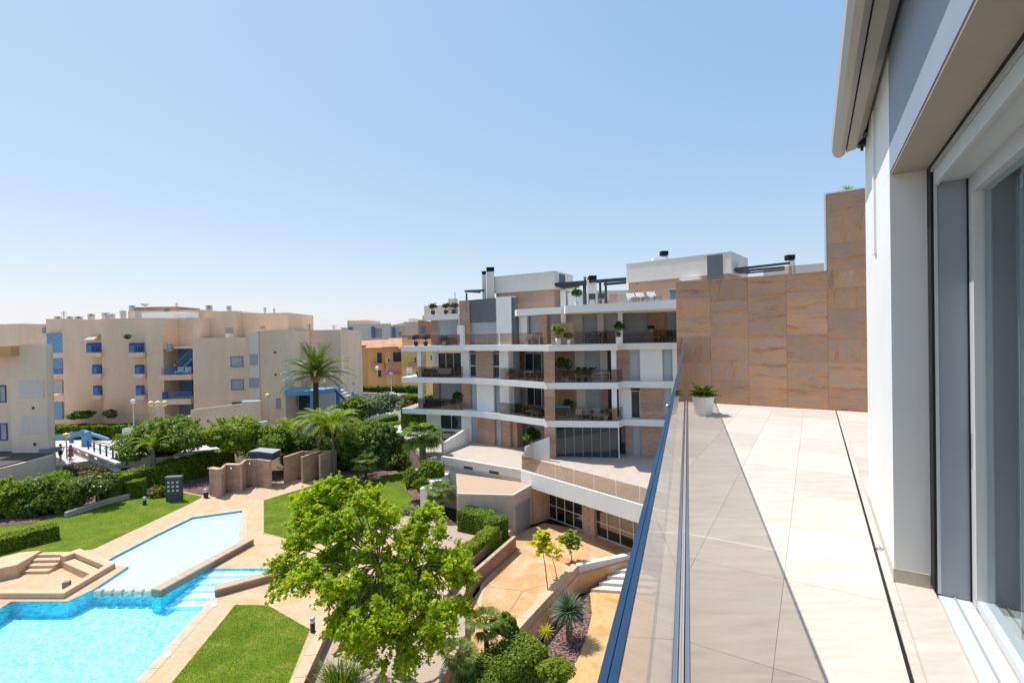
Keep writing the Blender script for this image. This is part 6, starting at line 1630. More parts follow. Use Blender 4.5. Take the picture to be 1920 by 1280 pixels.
# ================================================================== planting
def leaf_quads(c, size, up=0.45, out=None, stretch=1.9, fold=0.22):
    """leaf diamonds at the points c; normals lean up and outwards"""
    n = len(c)
    nrm = rng.normal(size=(n, 3)); nrm[:, 2] = np.abs(nrm[:, 2]) + up
    if out is not None: nrm += out * 0.8
    nrm /= np.linalg.norm(nrm, axis=1)[:, None]
    t = rng.normal(size=(n, 3)); t -= nrm * (t * nrm).sum(1)[:, None]; t /= np.linalg.norm(t, axis=1)[:, None]
    b = np.cross(nrm, t)
    s = (size * rng.uniform(0.65, 1.35, n))[:, None]
    v = np.stack([c - t * s * stretch * 0.5, c + b * s * 0.5 + nrm * s * fold, c + t * s * stretch * 0.5, c - b * s * 0.5 + nrm * s * fold], 1).reshape(-1, 3)
    return v, np.arange(4 * n).reshape(-1, 4)
def blob_points(c, r, n, lobes=12, lobe_r=0.45):
    """points of a lumpy crown: many overlapping lobes round an ellipsoid"""
    d = rng.normal(size=(lobes, 3)); d /= np.linalg.norm(d, axis=1)[:, None]; d[:, 2] = np.where(d[:, 2] < -0.35, -d[:, 2], d[:, 2])
    cen = d * rng.uniform(0.40, 0.88, (lobes, 1))
    k = rng.integers(0, lobes, n)
    q = rng.normal(size=(n, 3)); q /= np.linalg.norm(q, axis=1)[:, None]
    rr = lobe_r * rng.uniform(0.7, 1.25, lobes)[k] * rng.uniform(0.25, 1.0, n) ** 0.4
    p = cen[k] + q * rr[:, None]
    sh = rng.normal(size=(26, 3)); sh[:, 2] = np.abs(sh[:, 2]); sh /= np.linalg.norm(sh, axis=1)[:, None]      # stray shoots
    m = rng.random(n) < 0.07; ks = rng.integers(0, 26, n); tt = rng.uniform(0.7, 1.28, n)
    p[m] = sh[ks[m]] * tt[m][:, None] + rng.normal(0, 0.035, (int(m.sum()), 3))
    out = q * 0.6 + p * 0.6
    return np.asarray(c) + p * np.asarray(r), out
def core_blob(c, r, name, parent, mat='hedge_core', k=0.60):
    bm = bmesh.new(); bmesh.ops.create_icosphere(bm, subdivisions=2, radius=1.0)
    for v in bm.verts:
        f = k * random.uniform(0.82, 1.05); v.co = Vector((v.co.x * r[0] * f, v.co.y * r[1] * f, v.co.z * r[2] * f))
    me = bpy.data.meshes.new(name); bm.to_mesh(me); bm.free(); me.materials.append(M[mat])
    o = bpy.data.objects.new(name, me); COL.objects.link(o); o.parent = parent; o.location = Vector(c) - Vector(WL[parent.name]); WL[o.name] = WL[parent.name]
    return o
def bush(label, c, r, n, size, mat, cat='bush', name='bush', z0=None, trunk=None, group=None, lobes=14):
    z0 = c[2] - r[2] if z0 is None else z0
    t = thing(name, label, cat, (c[0], c[1], z0), group)
    p, out = blob_points(c, r, int(n * 1.5), lobes + 8)
    p[:, 2] = np.maximum(p[:, 2], z0 + 0.02)
    v, f = leaf_quads(p, size * 0.85, out=out)
    o = mesh_np('foliage', v, f, L[mat], t, off=WL[t.name]); o['kind'] = 'stuff'
    if trunk:
        mb = MB(); mb.tube([(c[0] + trunk * 0.3, c[1], z0), (c[0] - trunk * 0.3, c[1], z0 + (c[2] - z0) * 0.5), (c[0], c[1], c[2])], [trunk, trunk * 0.8, trunk * 0.5], 8); mb.build('trunk', M['trunk_grey'], t)
        for i in range(5):
            a = random.uniform(0, 6.28); mb = MB(); e = Vector((c[0] + math.cos(a) * r[0] * 0.6, c[1] + math.sin(a) * r[1] * 0.6, c[2] + r[2] * random.uniform(0, 0.5)))
            mb.tube([(c[0], c[1], z0 + (c[2] - z0) * 0.6), e], [trunk * 0.5, trunk * 0.15], 6); mb.build('limb', M['trunk_grey'], t)
    else:
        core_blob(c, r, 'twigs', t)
    return t
def px_bush(label, px, py, rpx, rpy, Y, n, size, mat, depth=None, **kw):
    c = DY(px, py, Y); rx = rpx * Y / F_PX; rz_ = rpy * Y / F_PX
    return bush(label, c, (rx, depth or rx * 0.8, rz_), n, size, mat, **kw)
def hedge(label, pts, width, z0, z1, n, size=0.07, mat='hedge', group=None, rough=0.06):
    """clipped hedge: twiggy core with a skin of leaves"""
    t = thing('hedge', label, 'hedge', (pts[0][0], pts[0][1], z0 if not isinstance(z0, list) else z0[0]), group)
    mb = MB(); zz0 = z0 if isinstance(z0, list) else [z0] * len(pts); zz1 = z1 if isinstance(z1, list) else [z1] * len(pts)
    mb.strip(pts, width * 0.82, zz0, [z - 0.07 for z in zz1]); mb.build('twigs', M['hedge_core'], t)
    P_ = [Vector(p[:2]) for p in pts]; Ls = [(P_[i + 1] - P_[i]).length for i in range(len(P_) - 1)]; tot = sum(Ls)
    pos = []; nr = []
    for i, l in enumerate(Ls):
        m = int(n * l / tot); u = (P_[i + 1] - P_[i]) / l; w_ = Vector((-u.y, u.x))
        s = rng.uniform(-0.02, 1.02, m); za = zz0[i] + (zz0[i + 1] - zz0[i]) * s; zb = zz1[i] + (zz1[i + 1] - zz1[i]) * s
        hgt = float(np.mean(zb - za)); per = width + 2 * hgt; k_ = rng.uniform(0, per, m)
        a = np.where(k_ < width, k_ - width / 2, np.where(k_ < width + hgt, -width / 2, width / 2))
        z = np.where(k_ < width, zb, za + (zb - za) * rng.uniform(0, 1, m))
        lump = 0.05 * np.sin(s * l * 2.3) + 0.04 * np.sin(s * l * 5.1 + 1)
        a = a * (1 + lump) + rng.normal(0, rough * 0.6, m); z = z + rng.normal(0, rough * 0.6, m) + np.where(k_ < width, lump, 0)
        q = np.c_[P_[i].x + u.x * s * l + w_.x * a, P_[i].y + u.y * s * l + w_.y * a, z]
        pos.append(q); nr.append(np.c_[w_.x * np.sign(a) * (k_ >= width), w_.y * np.sign(a) * (k_ >= width), (k_ < width) * 1.0])
    e = int(n * width / tot * 0.5)
    for i, sg in ((0, -1), (len(P_) - 1, 1)):
        j = 0 if i == 0 else len(P_) - 2; u = (P_[j + 1] - P_[j]).normalized(); w_ = Vector((-u.y, u.x))
        a = rng.uniform(-width / 2, width / 2, e); z = rng.uniform(zz0[i], zz1[i], e)
        pos.append(np.c_[P_[i].x + w_.x * a + u.x * sg * 0.03, P_[i].y + w_.y * a + u.y * sg * 0.03, z]); nr.append(np.tile((u.x * sg, u.y * sg, 0.0), (e, 1)))
    pos = np.concatenate(pos); nr = np.concatenate(nr)
    v, f = leaf_quads(pos, size, up=0.2, out=nr * 1.2, stretch=1.6)
    o = mesh_np('foliage', v, f, L[mat], t, off=WL[t.name]); o['kind'] = 'stuff'
    return t

# ---- palms
def mesh_place(me, parent, name, loc, rz, scale=1.0, ry=0.0):
    o = bpy.data.objects.new(name, me); COL.objects.link(o); o.parent = parent
    o.location = Vector(loc) - Vector(WL[parent.name]); o.rotation_euler = (0, ry, rz); o.scale = (scale,) * 3
    return o
def raw_mesh(mb, name, mats):
    o = mb.build(name, mats, loc=(0, 0, 0)); me = o.data; bpy.data.objects.remove(o); return me
def feather(length, rise, droop, mat, n=30, leaflet=0.42, wid=0.06):
    mb = MB(); p = Vector((0, 0, 0)); el = rise; pts = []
    st = length / n
    for i in range(n + 1):
        pts.append((p.copy(), el)); p = p + Vector((math.cos(el), 0, math.sin(el))) * st; el -= droop / n * (0.4 + 1.2 * i / n)
    sp_ = pts[::3]
    mb.tube([q for q, _ in sp_], [0.03 * (1 - 0.85 * i / (len(sp_) - 1)) + 0.004 for i in range(len(sp_))], 4, cap=False)
    for i in range(4, n + 1):
        q, e = pts[i]; t = i / n; ll = leaflet * math.sin(PI * min(1, 0.18 + 0.80 * t))
        f = Vector((math.cos(e), 0, math.sin(e))); up = Vector((-math.sin(e), 0, math.cos(e)))
        for sg in (-1, 1):
            d = (Vector((0, sg, 0)) * 0.8 + f * random.uniform(0.5, 0.85) + up * random.uniform(0.15, 0.5)).normalized(); lk = ll * random.uniform(0.85, 1.1)
            w_ = f * wid; m1 = q + d * lk * 0.55; tp = q + d * lk + Vector((0, 0, -lk * 0.30))
            mb.add([q - w_ * 0.4, q + w_ * 0.4, m1 + w_ * 0.5, m1 - w_ * 0.5, tp], [(0, 1, 2, 3), (3, 2, 4)])
    return raw_mesh(mb, 'frond', L[mat])
def fan(petiole, R_, mat, rise=0.7, droop=0.5, seg=20, spread=2.5):
    mb = MB(); e = rise; end = Vector((math.cos(e) * petiole, 0, math.sin(e) * petiole))
    mb.tube([(0, 0, 0), end * 0.5 + Vector((0, 0, 0.03)), end], [0.022, 0.016, 0.012], 4, cap=False)
    f = Vector((math.cos(e - 0.5), 0, math.sin(e - 0.5))); side = Vector((0, 1, 0)); up = f.cross(side) * -1
    for i in range(seg):
        a = -spread / 2 + spread * (i + 0.5) / seg; r_ = R_ * (0.82 + 0.18 * math.cos(a * 0.9)) * random.uniform(0.92, 1.05)
        d = f * math.cos(a) + side * math.sin(a); w_ = (side * math.cos(a) - f * math.sin(a)) * (R_ * spread / seg * 0.46)
        m1 = end + d * r_ * 0.6 + up * (0.03 if i % 2 else -0.01); tp = end + d * r_ + Vector((0, 0, -droop * r_ * 0.45 * random.uniform(0.6, 1.3)))
        mb.add([end, m1 - w_, tp, m1 + w_], [(0, 1, 2, 3)])
    return raw_mesh(mb, 'fan_leaf', L[mat])
def trunk_prof(mb, a, b, r0, r1, rings=10, wob=0.12):
    pts = []; rs = []
    for i in range(rings * 2 + 1):
        t = i / (rings * 2); pts.append(Vector(a).lerp(Vector(b), t)); rs.append((r0 + (r1 - r0) * t) * (1 + (wob if i % 2 else 0)))
    return mb.tube(pts, rs, 10)
def palm(label, base, top, r0, r1, fronds, name='palm_tree', trunk='trunk', boots=None, group=None):
    """fronds: (mesh, count, first azimuth, scale)"""
    t = thing(name, label, 'palm', tuple(base), group)
    mb = MB(); trunk_prof(mb, base, top, r0, r1, max(4, int((top[2] - base[2]) / 0.18))); mb.build('trunk', M[trunk], t)
    if boots:
        mb = MB(); mb.lathe(tuple(top), [(r1 * 0.9, -boots), (r1 * 1.9, -boots * 0.5), (r1 * 2.1, -boots * 0.15), (r1 * 1.2, 0.12), (0, 0.2)], 12); mb.build('leaf_base', M['palm_boot'], t)
    for me, cnt, az0, sc in fronds:
        for i in range(cnt):
            mesh_place(me, t, 'frond', top, az0 + 2 * PI * i / cnt + random.uniform(-0.22, 0.22), sc * random.uniform(0.88, 1.1), random.uniform(-0.12, 0.12))
    return t

F_up, F_mid, F_out, F_low = feather(2.9, 1.25, 0.5, 'palm'), feather(3.1, 0.85, 1.1, 'palm'), feather(3.3, 0.38, 1.1, 'palm'), feather(3.3, 0.05, 1.3, 'palm')
a, b = DY(592, 776, 52.5), DY(592, 704, 52.5)
palm('tall date palm with orange leaf bases in front of the beige block', (a.x, 52.5, SZ), (b.x, 52.5, b.z), 0.30, 0.27,
     [(F_up, 16, 0.0, 1.3), (F_mid, 20, 0.2, 1.35), (F_out, 18, 0.1, 1.32), (F_low, 10, 0.5, 1.25)], 'date_palm', 'trunk_dark', 0.8)
Q_up, Q_mid, Q_low = feather(2.5, 1.15, 1.5, 'lime_h', 28, 0.55, 0.06), feather(2.7, 0.75, 2.0, 'lime_h', 28, 0.58, 0.06), feather(2.3, 0.35, 2.0, 'lime_y' if 'lime_y' in L else 'yellow', 26, 0.5, 0.05)
Y_mid = feather(2.0, 0.65, 2.1, 'yellow', 24, 0.45, 0.035)
a, b = G(292, 912, 0.03), DY(287, 836, 41.3)
palm('queen palm with yellowing drooping fronds behind the clipped hedge', a, DY(286, 838, a.y), 0.17, 0.13, [(Q_up, 5, 0.3, 0.75), (Q_mid, 4, 0.2, 0.8), (Y_mid, 6, 0.1, 0.95)], 'queen_palm', 'trunk')
a = G(541, 858, 0.2); palm('small queen palm arching above the gap between the shower walls', a, DY(540, 808, a.y), 0.14, 0.10, [(Q_up, 8, 0.0, 1.0), (Q_mid, 10, 0.4, 1.05), (Q_low, 5, 2.8, 1.0)], 'queen_palm', 'trunk')
a = G(628, 893, 0.03); palm('tall queen palm with golden lower fronds right of the shower bays', a, DY(623, 806, a.y), 0.15, 0.10, [(Q_up, 11, 0.0, 1.3), (Q_mid, 14, 0.4, 1.4), (Q_low, 7, 5.6, 1.3)], 'queen_palm', 'trunk')
a = DY(598, 850, 45.5); palm('shorter bright queen palm left of the tall one behind the right shower bays', (a.x, 45.5, 0.0), DY(600, 800, 45.5), 0.13, 0.1, [(Q_up, 9, 0.5, 1.15), (Q_mid, 11, 0.1, 1.2)], 'queen_palm', 'trunk')
W_up, W_mid, W_low = fan(0.75, 0.85, 'fan', 1.2), fan(0.85, 0.9, 'fan', 0.65), fan(0.8, 0.85, 'fan', 0.05, 0.9)
a = G(794, 905, 0.05); palm('fan palm with thick trunk beside the white wall of the gravelled roof', a, DY(792, 824, a.y), 0.30, 0.24, [(W_up, 11, 0.0, 1.3), (W_mid, 16, 0.2, 1.3), (W_low, 14, 0.4, 1.15)], 'fan_palm', 'trunk')
a = G(831, 968, 0.03); palm('fan palm leaning over the gravel below the low store', a, DY(825, 925, a.y), 0.17, 0.15, [(W_up, 7, 0.0, 0.78), (W_mid, 10, 0.3, 0.8), (W_low, 9, 0.1, 0.75)], 'fan_palm', 'trunk_dark')
a = G(686, 902, 0.03); palm('little fan palm standing in the bark bed behind the middle lawn', a, DY(686, 868, a.y), 0.13, 0.11, [(W_up, 6, 0.0, 0.8), (W_mid, 9, 0.3, 0.82), (W_low, 8, 0.1, 0.75)], 'fan_palm', 'trunk_dark')
a = G(913, 1222, 0.02); palm('small fan palm with slim trunk between big tree and patio wall', a, DY(910, 1172, a.y), 0.10, 0.08, [(W_up, 5, 0.0, 0.52), (W_mid, 8, 0.3, 0.56), (W_low, 6, 0.1, 0.5)], 'fan_palm', 'trunk_dark')
a = G(858, 1275, 0.02); palm('small fan palm nearest the bottom of the picture under the big tree', a, DY(862, 1232, a.y), 0.10, 0.08, [(W_up, 5, 0.4, 0.5), (W_mid, 8, 0.1, 0.55), (W_low, 6, 0.3, 0.5)], 'fan_palm', 'trunk_dark')

# ---- yuccas
def yucca(label, base, top, R_, n, mat, r=0.10):
    t = thing('yucca', label, 'yucca', tuple(base))
    mb = MB(); trunk_prof(mb, base, top, r * 1.1, r, 5); mb.build('trunk', M['trunk'], t)
    mb = MB()
    for i in range(n):
        z = 1 - 1.35 * (i + 0.5) / n; el = math.asin(max(-0.6, min(1, z))); az = i * 2.399963
        blade_mesh(mb, top, az, el + random.uniform(-0.1, 0.1), R_ * random.uniform(0.85, 1.08), R_ * 0.07, 4, 0.25 if el > 0 else 0.5)
    mb.build('blades', L[mat], t)
    return t
a = G(1068, 1200, ZB); yucca('large blue green yucca on a short trunk in the bark bed', a, DY(1066, 1145, a.y), 0.95, 240, 'yucca', 0.14)
a = G(1021, 1228, ZB); yucca('small yellow green yucca on a thin trunk left of the large one', a, DY(1024, 1184, a.y), 0.46, 60, 'lime', 0.06)

# ---- young trees with round leaves on the patio
def sapling(label, base, top, crown, mat, n, r=0.03):
    t = thing('young_tree', label, 'tree', tuple(base))
    mb = MB(); mb.tube([base, Vector(base).lerp(Vector(top), 0.6) + Vector((0.03, 0, 0)), top], [r, r * 0.8, r * 0.5], 7); mb.build('trunk', M['trunk_dark'], t)
    br = MB(); lf = MB(); c = Vector(crown)
    for i in range(n):
        d = Vector((random.gauss(0, 1), random.gauss(0, 1), random.gauss(0.1, 0.75))).normalized()
        q = c + d * random.uniform(0.22, 0.62)
        if i % 4 == 0: br.tube([top, q], [r * 0.35, r * 0.12], 5, cap=False)
        for j in range(5):
            a_ = random.uniform(0, 2 * PI); blade_mesh(lf, q + Vector((random.gauss(0, .05), random.gauss(0, .05), random.gauss(0, .05))), a_, random.uniform(-0.5, 0.6), 0.30, 0.27, 3, 0.6, 0.1)
    br.build('twig', M['trunk_dark'], t); lf.build('crown', L[mat], t)
    for i in (1, -1):
        pass
    return t
a = G(1027, 1104, ZP); s_ = DY(1017, 1030, a.y); sapling('young tree with yellow round leaves by the patio wall', a, s_, DY(1014, 1017, a.y), 'lime', 46)
b_ = G(1045, 1086, ZP); sapling('slim sapling with few yellow leaves just right of the yellow young tree', b_, DY(1035, 1044, b_.y), DY(1034, 1034, b_.y), 'lime', 12, 0.022)
c_ = G(1072, 1056, ZP); sapling('young tree with fresh green round leaves at the corner of the patio wall', c_, DY(1069, 1030, c_.y), DY(1068, 1014, c_.y), 'hedge', 42)

# ---- the big tree
def big_tree():
    base = G(748, 1268, 0.02)
    t = thing('deciduous_tree', 'large bright green tree with spreading leafy crown over the gravel and pool deck', 'tree', tuple(base))
    outline = [(505, 1062), (540, 1022), (528, 985), (565, 960), (556, 925), (600, 905), (640, 893), (668, 918), (700, 912), (722, 945), (745, 935), (790, 955), (822, 968), (835, 1000), (862, 1030), (888, 1075), (870, 1110), (882, 1148), (850, 1185), (820, 1212), (790, 1240), (745, 1258), (700, 1236), (672, 1216), (640, 1200), (618, 1160), (628, 1122), (606, 1098), (560, 1104), (520, 1100)]
    P_ = np.array([(702 + (x - 702) * 0.91, 1080 + (y - 1080) * 0.92) for x, y in outline], float)
    def inside(x, y):
        r = False; j = len(P_) - 1
        for i in range(len(P_)):
            if (P_[i, 1] > y) != (P_[j, 1] > y) and x < (P_[j, 0] - P_[i, 0]) * (y - P_[i, 1]) / (P_[j, 1] - P_[i, 1]) + P_[i, 0]: r = not r
            j = i
        return r
    fork = Vector((base.x, base.y, 2.0))
    cl = []
    while len(cl) < 112:
        x, y = random.uniform(500, 890), random.uniform(890, 1255)
        if not inside(x, y): continue
        u = (y - 890) / 365
        Yc = 17.9 - 3.6 * u + random.uniform(-1.3, 1.2)
        c = DY(x, y, Yc)
        if c.z < 1.6: continue
        if any((c - q).length < 0.40 for q in cl): continue
        cl.append(c)
    for x, y, Yc in ((516, 1062, 16.2), (525, 1095, 16.0), (640, 900, 17.5), (562, 930, 17.4), (880, 1080, 16.0), (872, 1140, 15.4), (745, 1250, 14.8), (660, 1205, 15.2), (800, 962, 17.0), (700, 920, 17.4), (545, 1025, 16.6), (622, 1120, 15.6), (860, 1040, 16.2), (760, 1225, 14.9), (690, 1175, 15.0)):
        cl.append(DY(702 + (x - 702) * 0.93, 1080 + (y - 1080) * 0.94, Yc))
    mb = MB(); mb.tube([base, base.lerp(fork, 0.5) + Vector((0.06, 0, 0)), fork], [0.17, 0.14, 0.12], 10); mb.build('trunk', M['trunk_grey'], t)
    cen = Vector((base.x - 0.6, 16.3, 4.6))
    heads = []
    for i in range(9):
        a = 2 * PI * i / 9 + 0.3; h = fork + Vector((math.cos(a) * 1.5, math.sin(a) * 1.2, random.uniform(1.2, 2.8))); heads.append(h)
        mb = MB(); mb.tube([fork, fork.lerp(h, 0.5) + Vector((0, 0, 0.25)), h], [0.085, 0.06, 0.045], 7); mb.build('limb', M['trunk_grey'], t)
    tw = MB(); pts = []; outs = []
    for c in cl:
        h = min(heads, key=lambda q: (q - c).length)
        tw.tube([h, h.lerp(c, 0.6) + Vector((0, 0, 0.1)), c], [0.03, 0.02, 0.010], 4, cap=False)
        out = (c - cen).normalized()
        for s in range(10):
            d = (Vector((random.gauss(0, 1), random.gauss(0, 1), random.gauss(0.15, 0.8))).normalized() + out * 0.75 + Vector((0, 0, 0.15))).normalized()
            ln = random.uniform(0.25, 0.72); m = int(ln * 96)
            start = c + Vector((random.gauss(0, .13), random.gauss(0, .13), random.gauss(0, .10)))
            for j in range(m):
                q = start + d * ln * (j / m) + Vector((0, 0, -0.22 * (j / m) ** 2))
                pts.append((q.x + random.gauss(0, .055), q.y + random.gauss(0, .055), q.z + random.gauss(0, .045))); outs.append(out)
    for x, y, Yc, ln in ((640, 925, 17.4, 0.9), (662, 935, 17.2, 0.6), (585, 945, 17.3, 0.7), (612, 935, 17.5, 0.8), (558, 960, 17.0, 0.6), (705, 950, 17.2, 0.7), (735, 965, 17.0, 0.5), (800, 985, 16.8, 0.6), (825, 1000, 16.6, 0.6), (680, 960, 17.0, 0.7), (600, 960, 17.2, 0.8), (770, 985, 16.9, 0.5)):
        q0 = DY(x, y, Yc); d = Vector((random.gauss(0, 0.15), random.gauss(0, 0.15), 1.0)).normalized(); tw.tube([q0 - d * 0.4, q0 + d * ln], [0.012, 0.004], 4, cap=False)
        for j in range(int(ln * 170)):
            tt = random.random(); q = q0 + d * (ln * tt - 0.2); w_ = 0.16 * (1.1 - tt)
            pts.append((q.x + random.gauss(0, w_), q.y + random.gauss(0, w_), q.z + random.gauss(0, .04))); outs.append(Vector((0, 0, 1)))
    tw.build('twig', M['trunk_grey'], t)
    v, f = leaf_quads(np.array(pts), 0.08, up=0.5, out=np.array([(o.x, o.y, o.z) for o in outs]) * 0.5, stretch=1.7)
    o = mesh_np('crown', v, f, L['bright'], t, off=WL[t.name]); o['kind'] = 'stuff'
    return t
big_tree()

# ---- hedges
def hp(px, py, z): q = G(px, py, z); return (q.x, q.y)
hedge('long clipped hedge running behind the letter panel towards the shower wall', [hp(192, 898, 1.8), hp(250, 883, 1.8), hp(325, 866, 1.8), hp(392, 850, 1.8), hp(436, 842, 1.9)], 1.5, 0.0, [1.7, 1.8, 1.85, 1.9, 2.0], 26000, 0.10)
hedge('short boxy hedge block standing in front of the long clipped hedge', [hp(240, 906, 1.1), hp(272, 902, 1.1)], 1.1, 0.0, 1.25, 5000, 0.085)
hedge('low clipped hedge at the lower left beside the left lawn', [hp(-40, 1020, 0.75), hp(50, 998, 0.75), hp(106, 985, 0.75)], 1.1, 0.0, 0.8, 12000, 0.07)
hedge('low bright hedge above the upper brown retaining wall', [hp(925, 988, 0.95), hp(880, 1022, 0.95), hp(838, 1050, 0.9)], 0.75, -0.1, 0.95, 9000, 0.06, 'lime_h' if 'lime_h' in L else 'hedge')
hedge('dense dark green hedge block against the low store', [hp(868, 955, 1.2), hp(905, 962, 1.2), hp(938, 976, 1.2)], 1.15, 0.0, [1.25, 1.2, 1.2], 15000, 0.07, 'mid')
hedge('long tall clipped hedge under the ochre houses', [(DY(640, 712, 77).x, 77), (DY(790, 715, 75).x, 75)], 1.6, SZ, SZ + 3.4, 16000, 0.2, 'dark')
hedge('trimmed hedge step on the upper slope, higher of the two rows', [hp(668, 796, 1.9), hp(757, 776, 2.3)], 1.4, 0.3, [1.95, 2.5], 8000, 0.1)
hedge('trimmed hedge step on the upper slope, lower of the two rows', [hp(684, 806, 1.4), hp(772, 786, 1.8)], 1.3, 0.0, [1.45, 1.9], 8000, 0.1)
hedge('clipped hedge strip at the foot of the left beige tower', [(DY(88, 790, 56.5).x, 56.5), (DY(181, 790, 56.5).x, 56.5)], 1.4, SZ, SZ + 1.5, 5000, 0.13, 'mid')
hedge('clipped hedge strip at the foot of the second beige tower', [(DY(184, 788, 56.0).x, 56.0), (DY(262, 788, 56.0).x, 56.0)], 1.4, SZ, SZ + 1.5, 5000, 0.13, 'mid')
hedge('bright clipped hedge seen through the open balcony at ground level', [(DY(757, 738, 58).x, 58), (DY(826, 738, 57).x, 57)], 1.5, 1.3, 5.6, 7000, 0.14, 'hedge')

# ---- bushes and small trees
px_bush('broad round garden tree before the white street parapet', 312, 832, 74, 42, 44.5, 22000, 0.15, 'mid', cat='tree', name='garden_tree', z0=0.2, lobes=22)
px_bush('bright green round bush between the broad tree and the shower wall', 432, 822, 54, 36, 44.8, 15000, 0.14, 'lime_h', z0=0.2, lobes=18)
px_bush('dense bush behind the dark box on the shower wall', 505, 836, 50, 32, 45.5, 12000, 0.14, 'hedge', z0=0.0, lobes=16)
px_bush('dark bushes filling the gap behind the two shower walls', 575, 850, 42, 38, 46.8, 9000, 0.14, 'dark', z0=0.0, lobes=16)
px_bush('leafy bush right of the shower bays below the queen palm', 655, 842, 42, 30, 46.5, 9000, 0.14, 'mid', z0=0.0, lobes=14)
px_bush('dark glossy magnolia bush beside the little fan palm', 722, 838, 30, 34, 43.8, 7000, 0.17, 'dark', z0=0.0, lobes=14)
px_bush('grey green olive bush below the white ramp wall', 716, 762, 46, 22, 52, 9000, 0.13, 'olive', z0=1.0, lobes=14)
px_bush('green shrub left of the olive bush', 672, 768, 36, 24, 51, 7000, 0.14, 'mid', z0=0.6, lobes=12)
px_bush('leafy shrub at the left edge above the low clipped hedge', 14, 945, 42, 46, 35.5, 13000, 0.12, 'lime_h', z0=0.0, lobes=16)
px_bush('round dense shrub in the left bed beside the two stemmed tree', 106, 935, 52, 42, 36.5, 14000, 0.11, 'mid', z0=0.0, lobes=18)
px_bush('reddish olive bush along the walkway behind the left shrubs', 145, 893, 46, 16, 41.0, 8000, 0.10, 'rust', z0=0.4, lobes=12)
px_bush('small shrub left of the round dense shrub, lying in shade', 62, 962, 24, 24, 35.2, 5000, 0.11, 'dark', z0=0.0, lobes=8)
px_bush('small tree on two bare stems beside the bark bed', 184, 915, 36, 24, 37.2, 6500, 0.12, 'palm', cat='tree', name='garden_tree', z0=0.0, trunk=0.09, lobes=12)
px_bush('small yellow green shrub left of the letter panel', 299, 925, 17, 14, 39.2, 3500, 0.09, 'yellow', z0=0.0, lobes=8)
px_bush('rounded shrub at the foot of the thick fan palm, left side', 777, 905, 20, 24, 36.6, 5000, 0.10, 'mid', z0=0.0, lobes=10)
px_bush('rounded shrub at the foot of the thick fan palm, right side', 812, 885, 24, 22, 37.4, 6000, 0.10, 'hedge', z0=0.0, lobes=10)
px_bush('bright shrub in front of the thick fan palm by the lawn edge', 790, 915, 16, 16, 35.2, 3500, 0.09, 'hedge', z0=0.0, lobes=8)
hedge('dense leafy hedge block at the bottom right before the yucca bed', [hp(885, 1290, 0.3), hp(940, 1232, 0.35), hp(1005, 1200, 0.3)], 1.35, -1.6, [0.3, 0.42, 0.3], 26000, 0.055, 'mid', rough=0.14)
px_bush('lime green clipped shrub at the bottom edge of the yucca bed', 1040, 1266, 32, 26, 17.4, 11000, 0.045, 'lime_h', z0=-1.5, lobes=12)
px_bush('small leafy shrub between the slim fan palm and the patio wall', 945, 1178, 26, 24, 19.6, 7000, 0.06, 'mid', z0=-0.5, lobes=10)
px_bush('trailing pale groundcover at the gravel edge beside the middle lawn', 770, 962, 18, 8, 30.8, 2500, 0.06, 'olive', z0=0.02, lobes=8)
px_bush('low shrub among the bark at the back of the middle lawn', 620, 905, 12, 10, 42.4, 1800, 0.09, 'yellow', z0=0.02, lobes=6)
px_bush('small dark shrub at the top edge of the middle lawn', 703, 915, 12, 9, 41.6, 1800, 0.09, 'dark', z0=0.02, lobes=6)
px_bush('ball shaped plant on the small upper balcony of the second tower', 238, 632, 7, 5, 57.4, 900, 0.14, 'dark', cat='plant', name='balcony_plant', lobes=6)
px_bush('dark bushes at the foot of the left tower', 150, 780, 22, 9, 57.2, 3000, 0.14, 'dark', z0=SZ, lobes=10)
px_bush('grey green shrub at the foot of the second tower', 206, 778, 12, 9, 57.0, 2000, 0.14, 'olive', z0=SZ, lobes=8)
px_bush('low dark bush filling the gap right behind the dark box', 556, 880, 26, 32, 45.6, 5000, 0.14, 'dark', z0=0.0, lobes=10)
px_bush('spreading bush behind the middle shower bay', 605, 862, 34, 28, 46.6, 6000, 0.14, 'mid', z0=0.0, lobes=12)
px_bush('broad dark shrub mass at the back of the bark bed under the queen palms', 662, 872, 46, 26, 46.8, 8000, 0.15, 'dark', z0=0.0, lobes=14)
px_bush('leafy shrub left of the thick fan palm behind the bark bed', 742, 868, 24, 22, 46.2, 4500, 0.14, 'mid', z0=0.0, lobes=10)
px_bush('bushy green shrub under the clipped hedge steps', 640, 812, 40, 26, 48.8, 7000, 0.14, 'hedge', z0=0.0, lobes=12)
px_bush('dense shrub between the hedge steps and the magnolia', 700, 812, 34, 18, 47.6, 6000, 0.14, 'mid', z0=0.0, lobes=12)
# spiky clump at the bottom below the big tree
q = G(640, 1292, 0.02); t = thing('ornamental_grass', 'spiky green clump at the bottom edge below the big tree', 'plant', tuple(q))
mb = MB()
for i in range(420):
    a_ = random.uniform(0, 2 * PI); r_ = abs(random.gauss(0, 0.30))
    blade_mesh(mb, (q.x + math.cos(a_) * r_ * 1.3, q.y + math.sin(a_) * r_, 0.02), a_ + random.gauss(0, .6), random.uniform(0.6, 1.5), random.uniform(0.7, 1.15), 0.035, 5, random.uniform(0.6, 1.7), 0.2)
mb.build('blades', L['mid'], t)
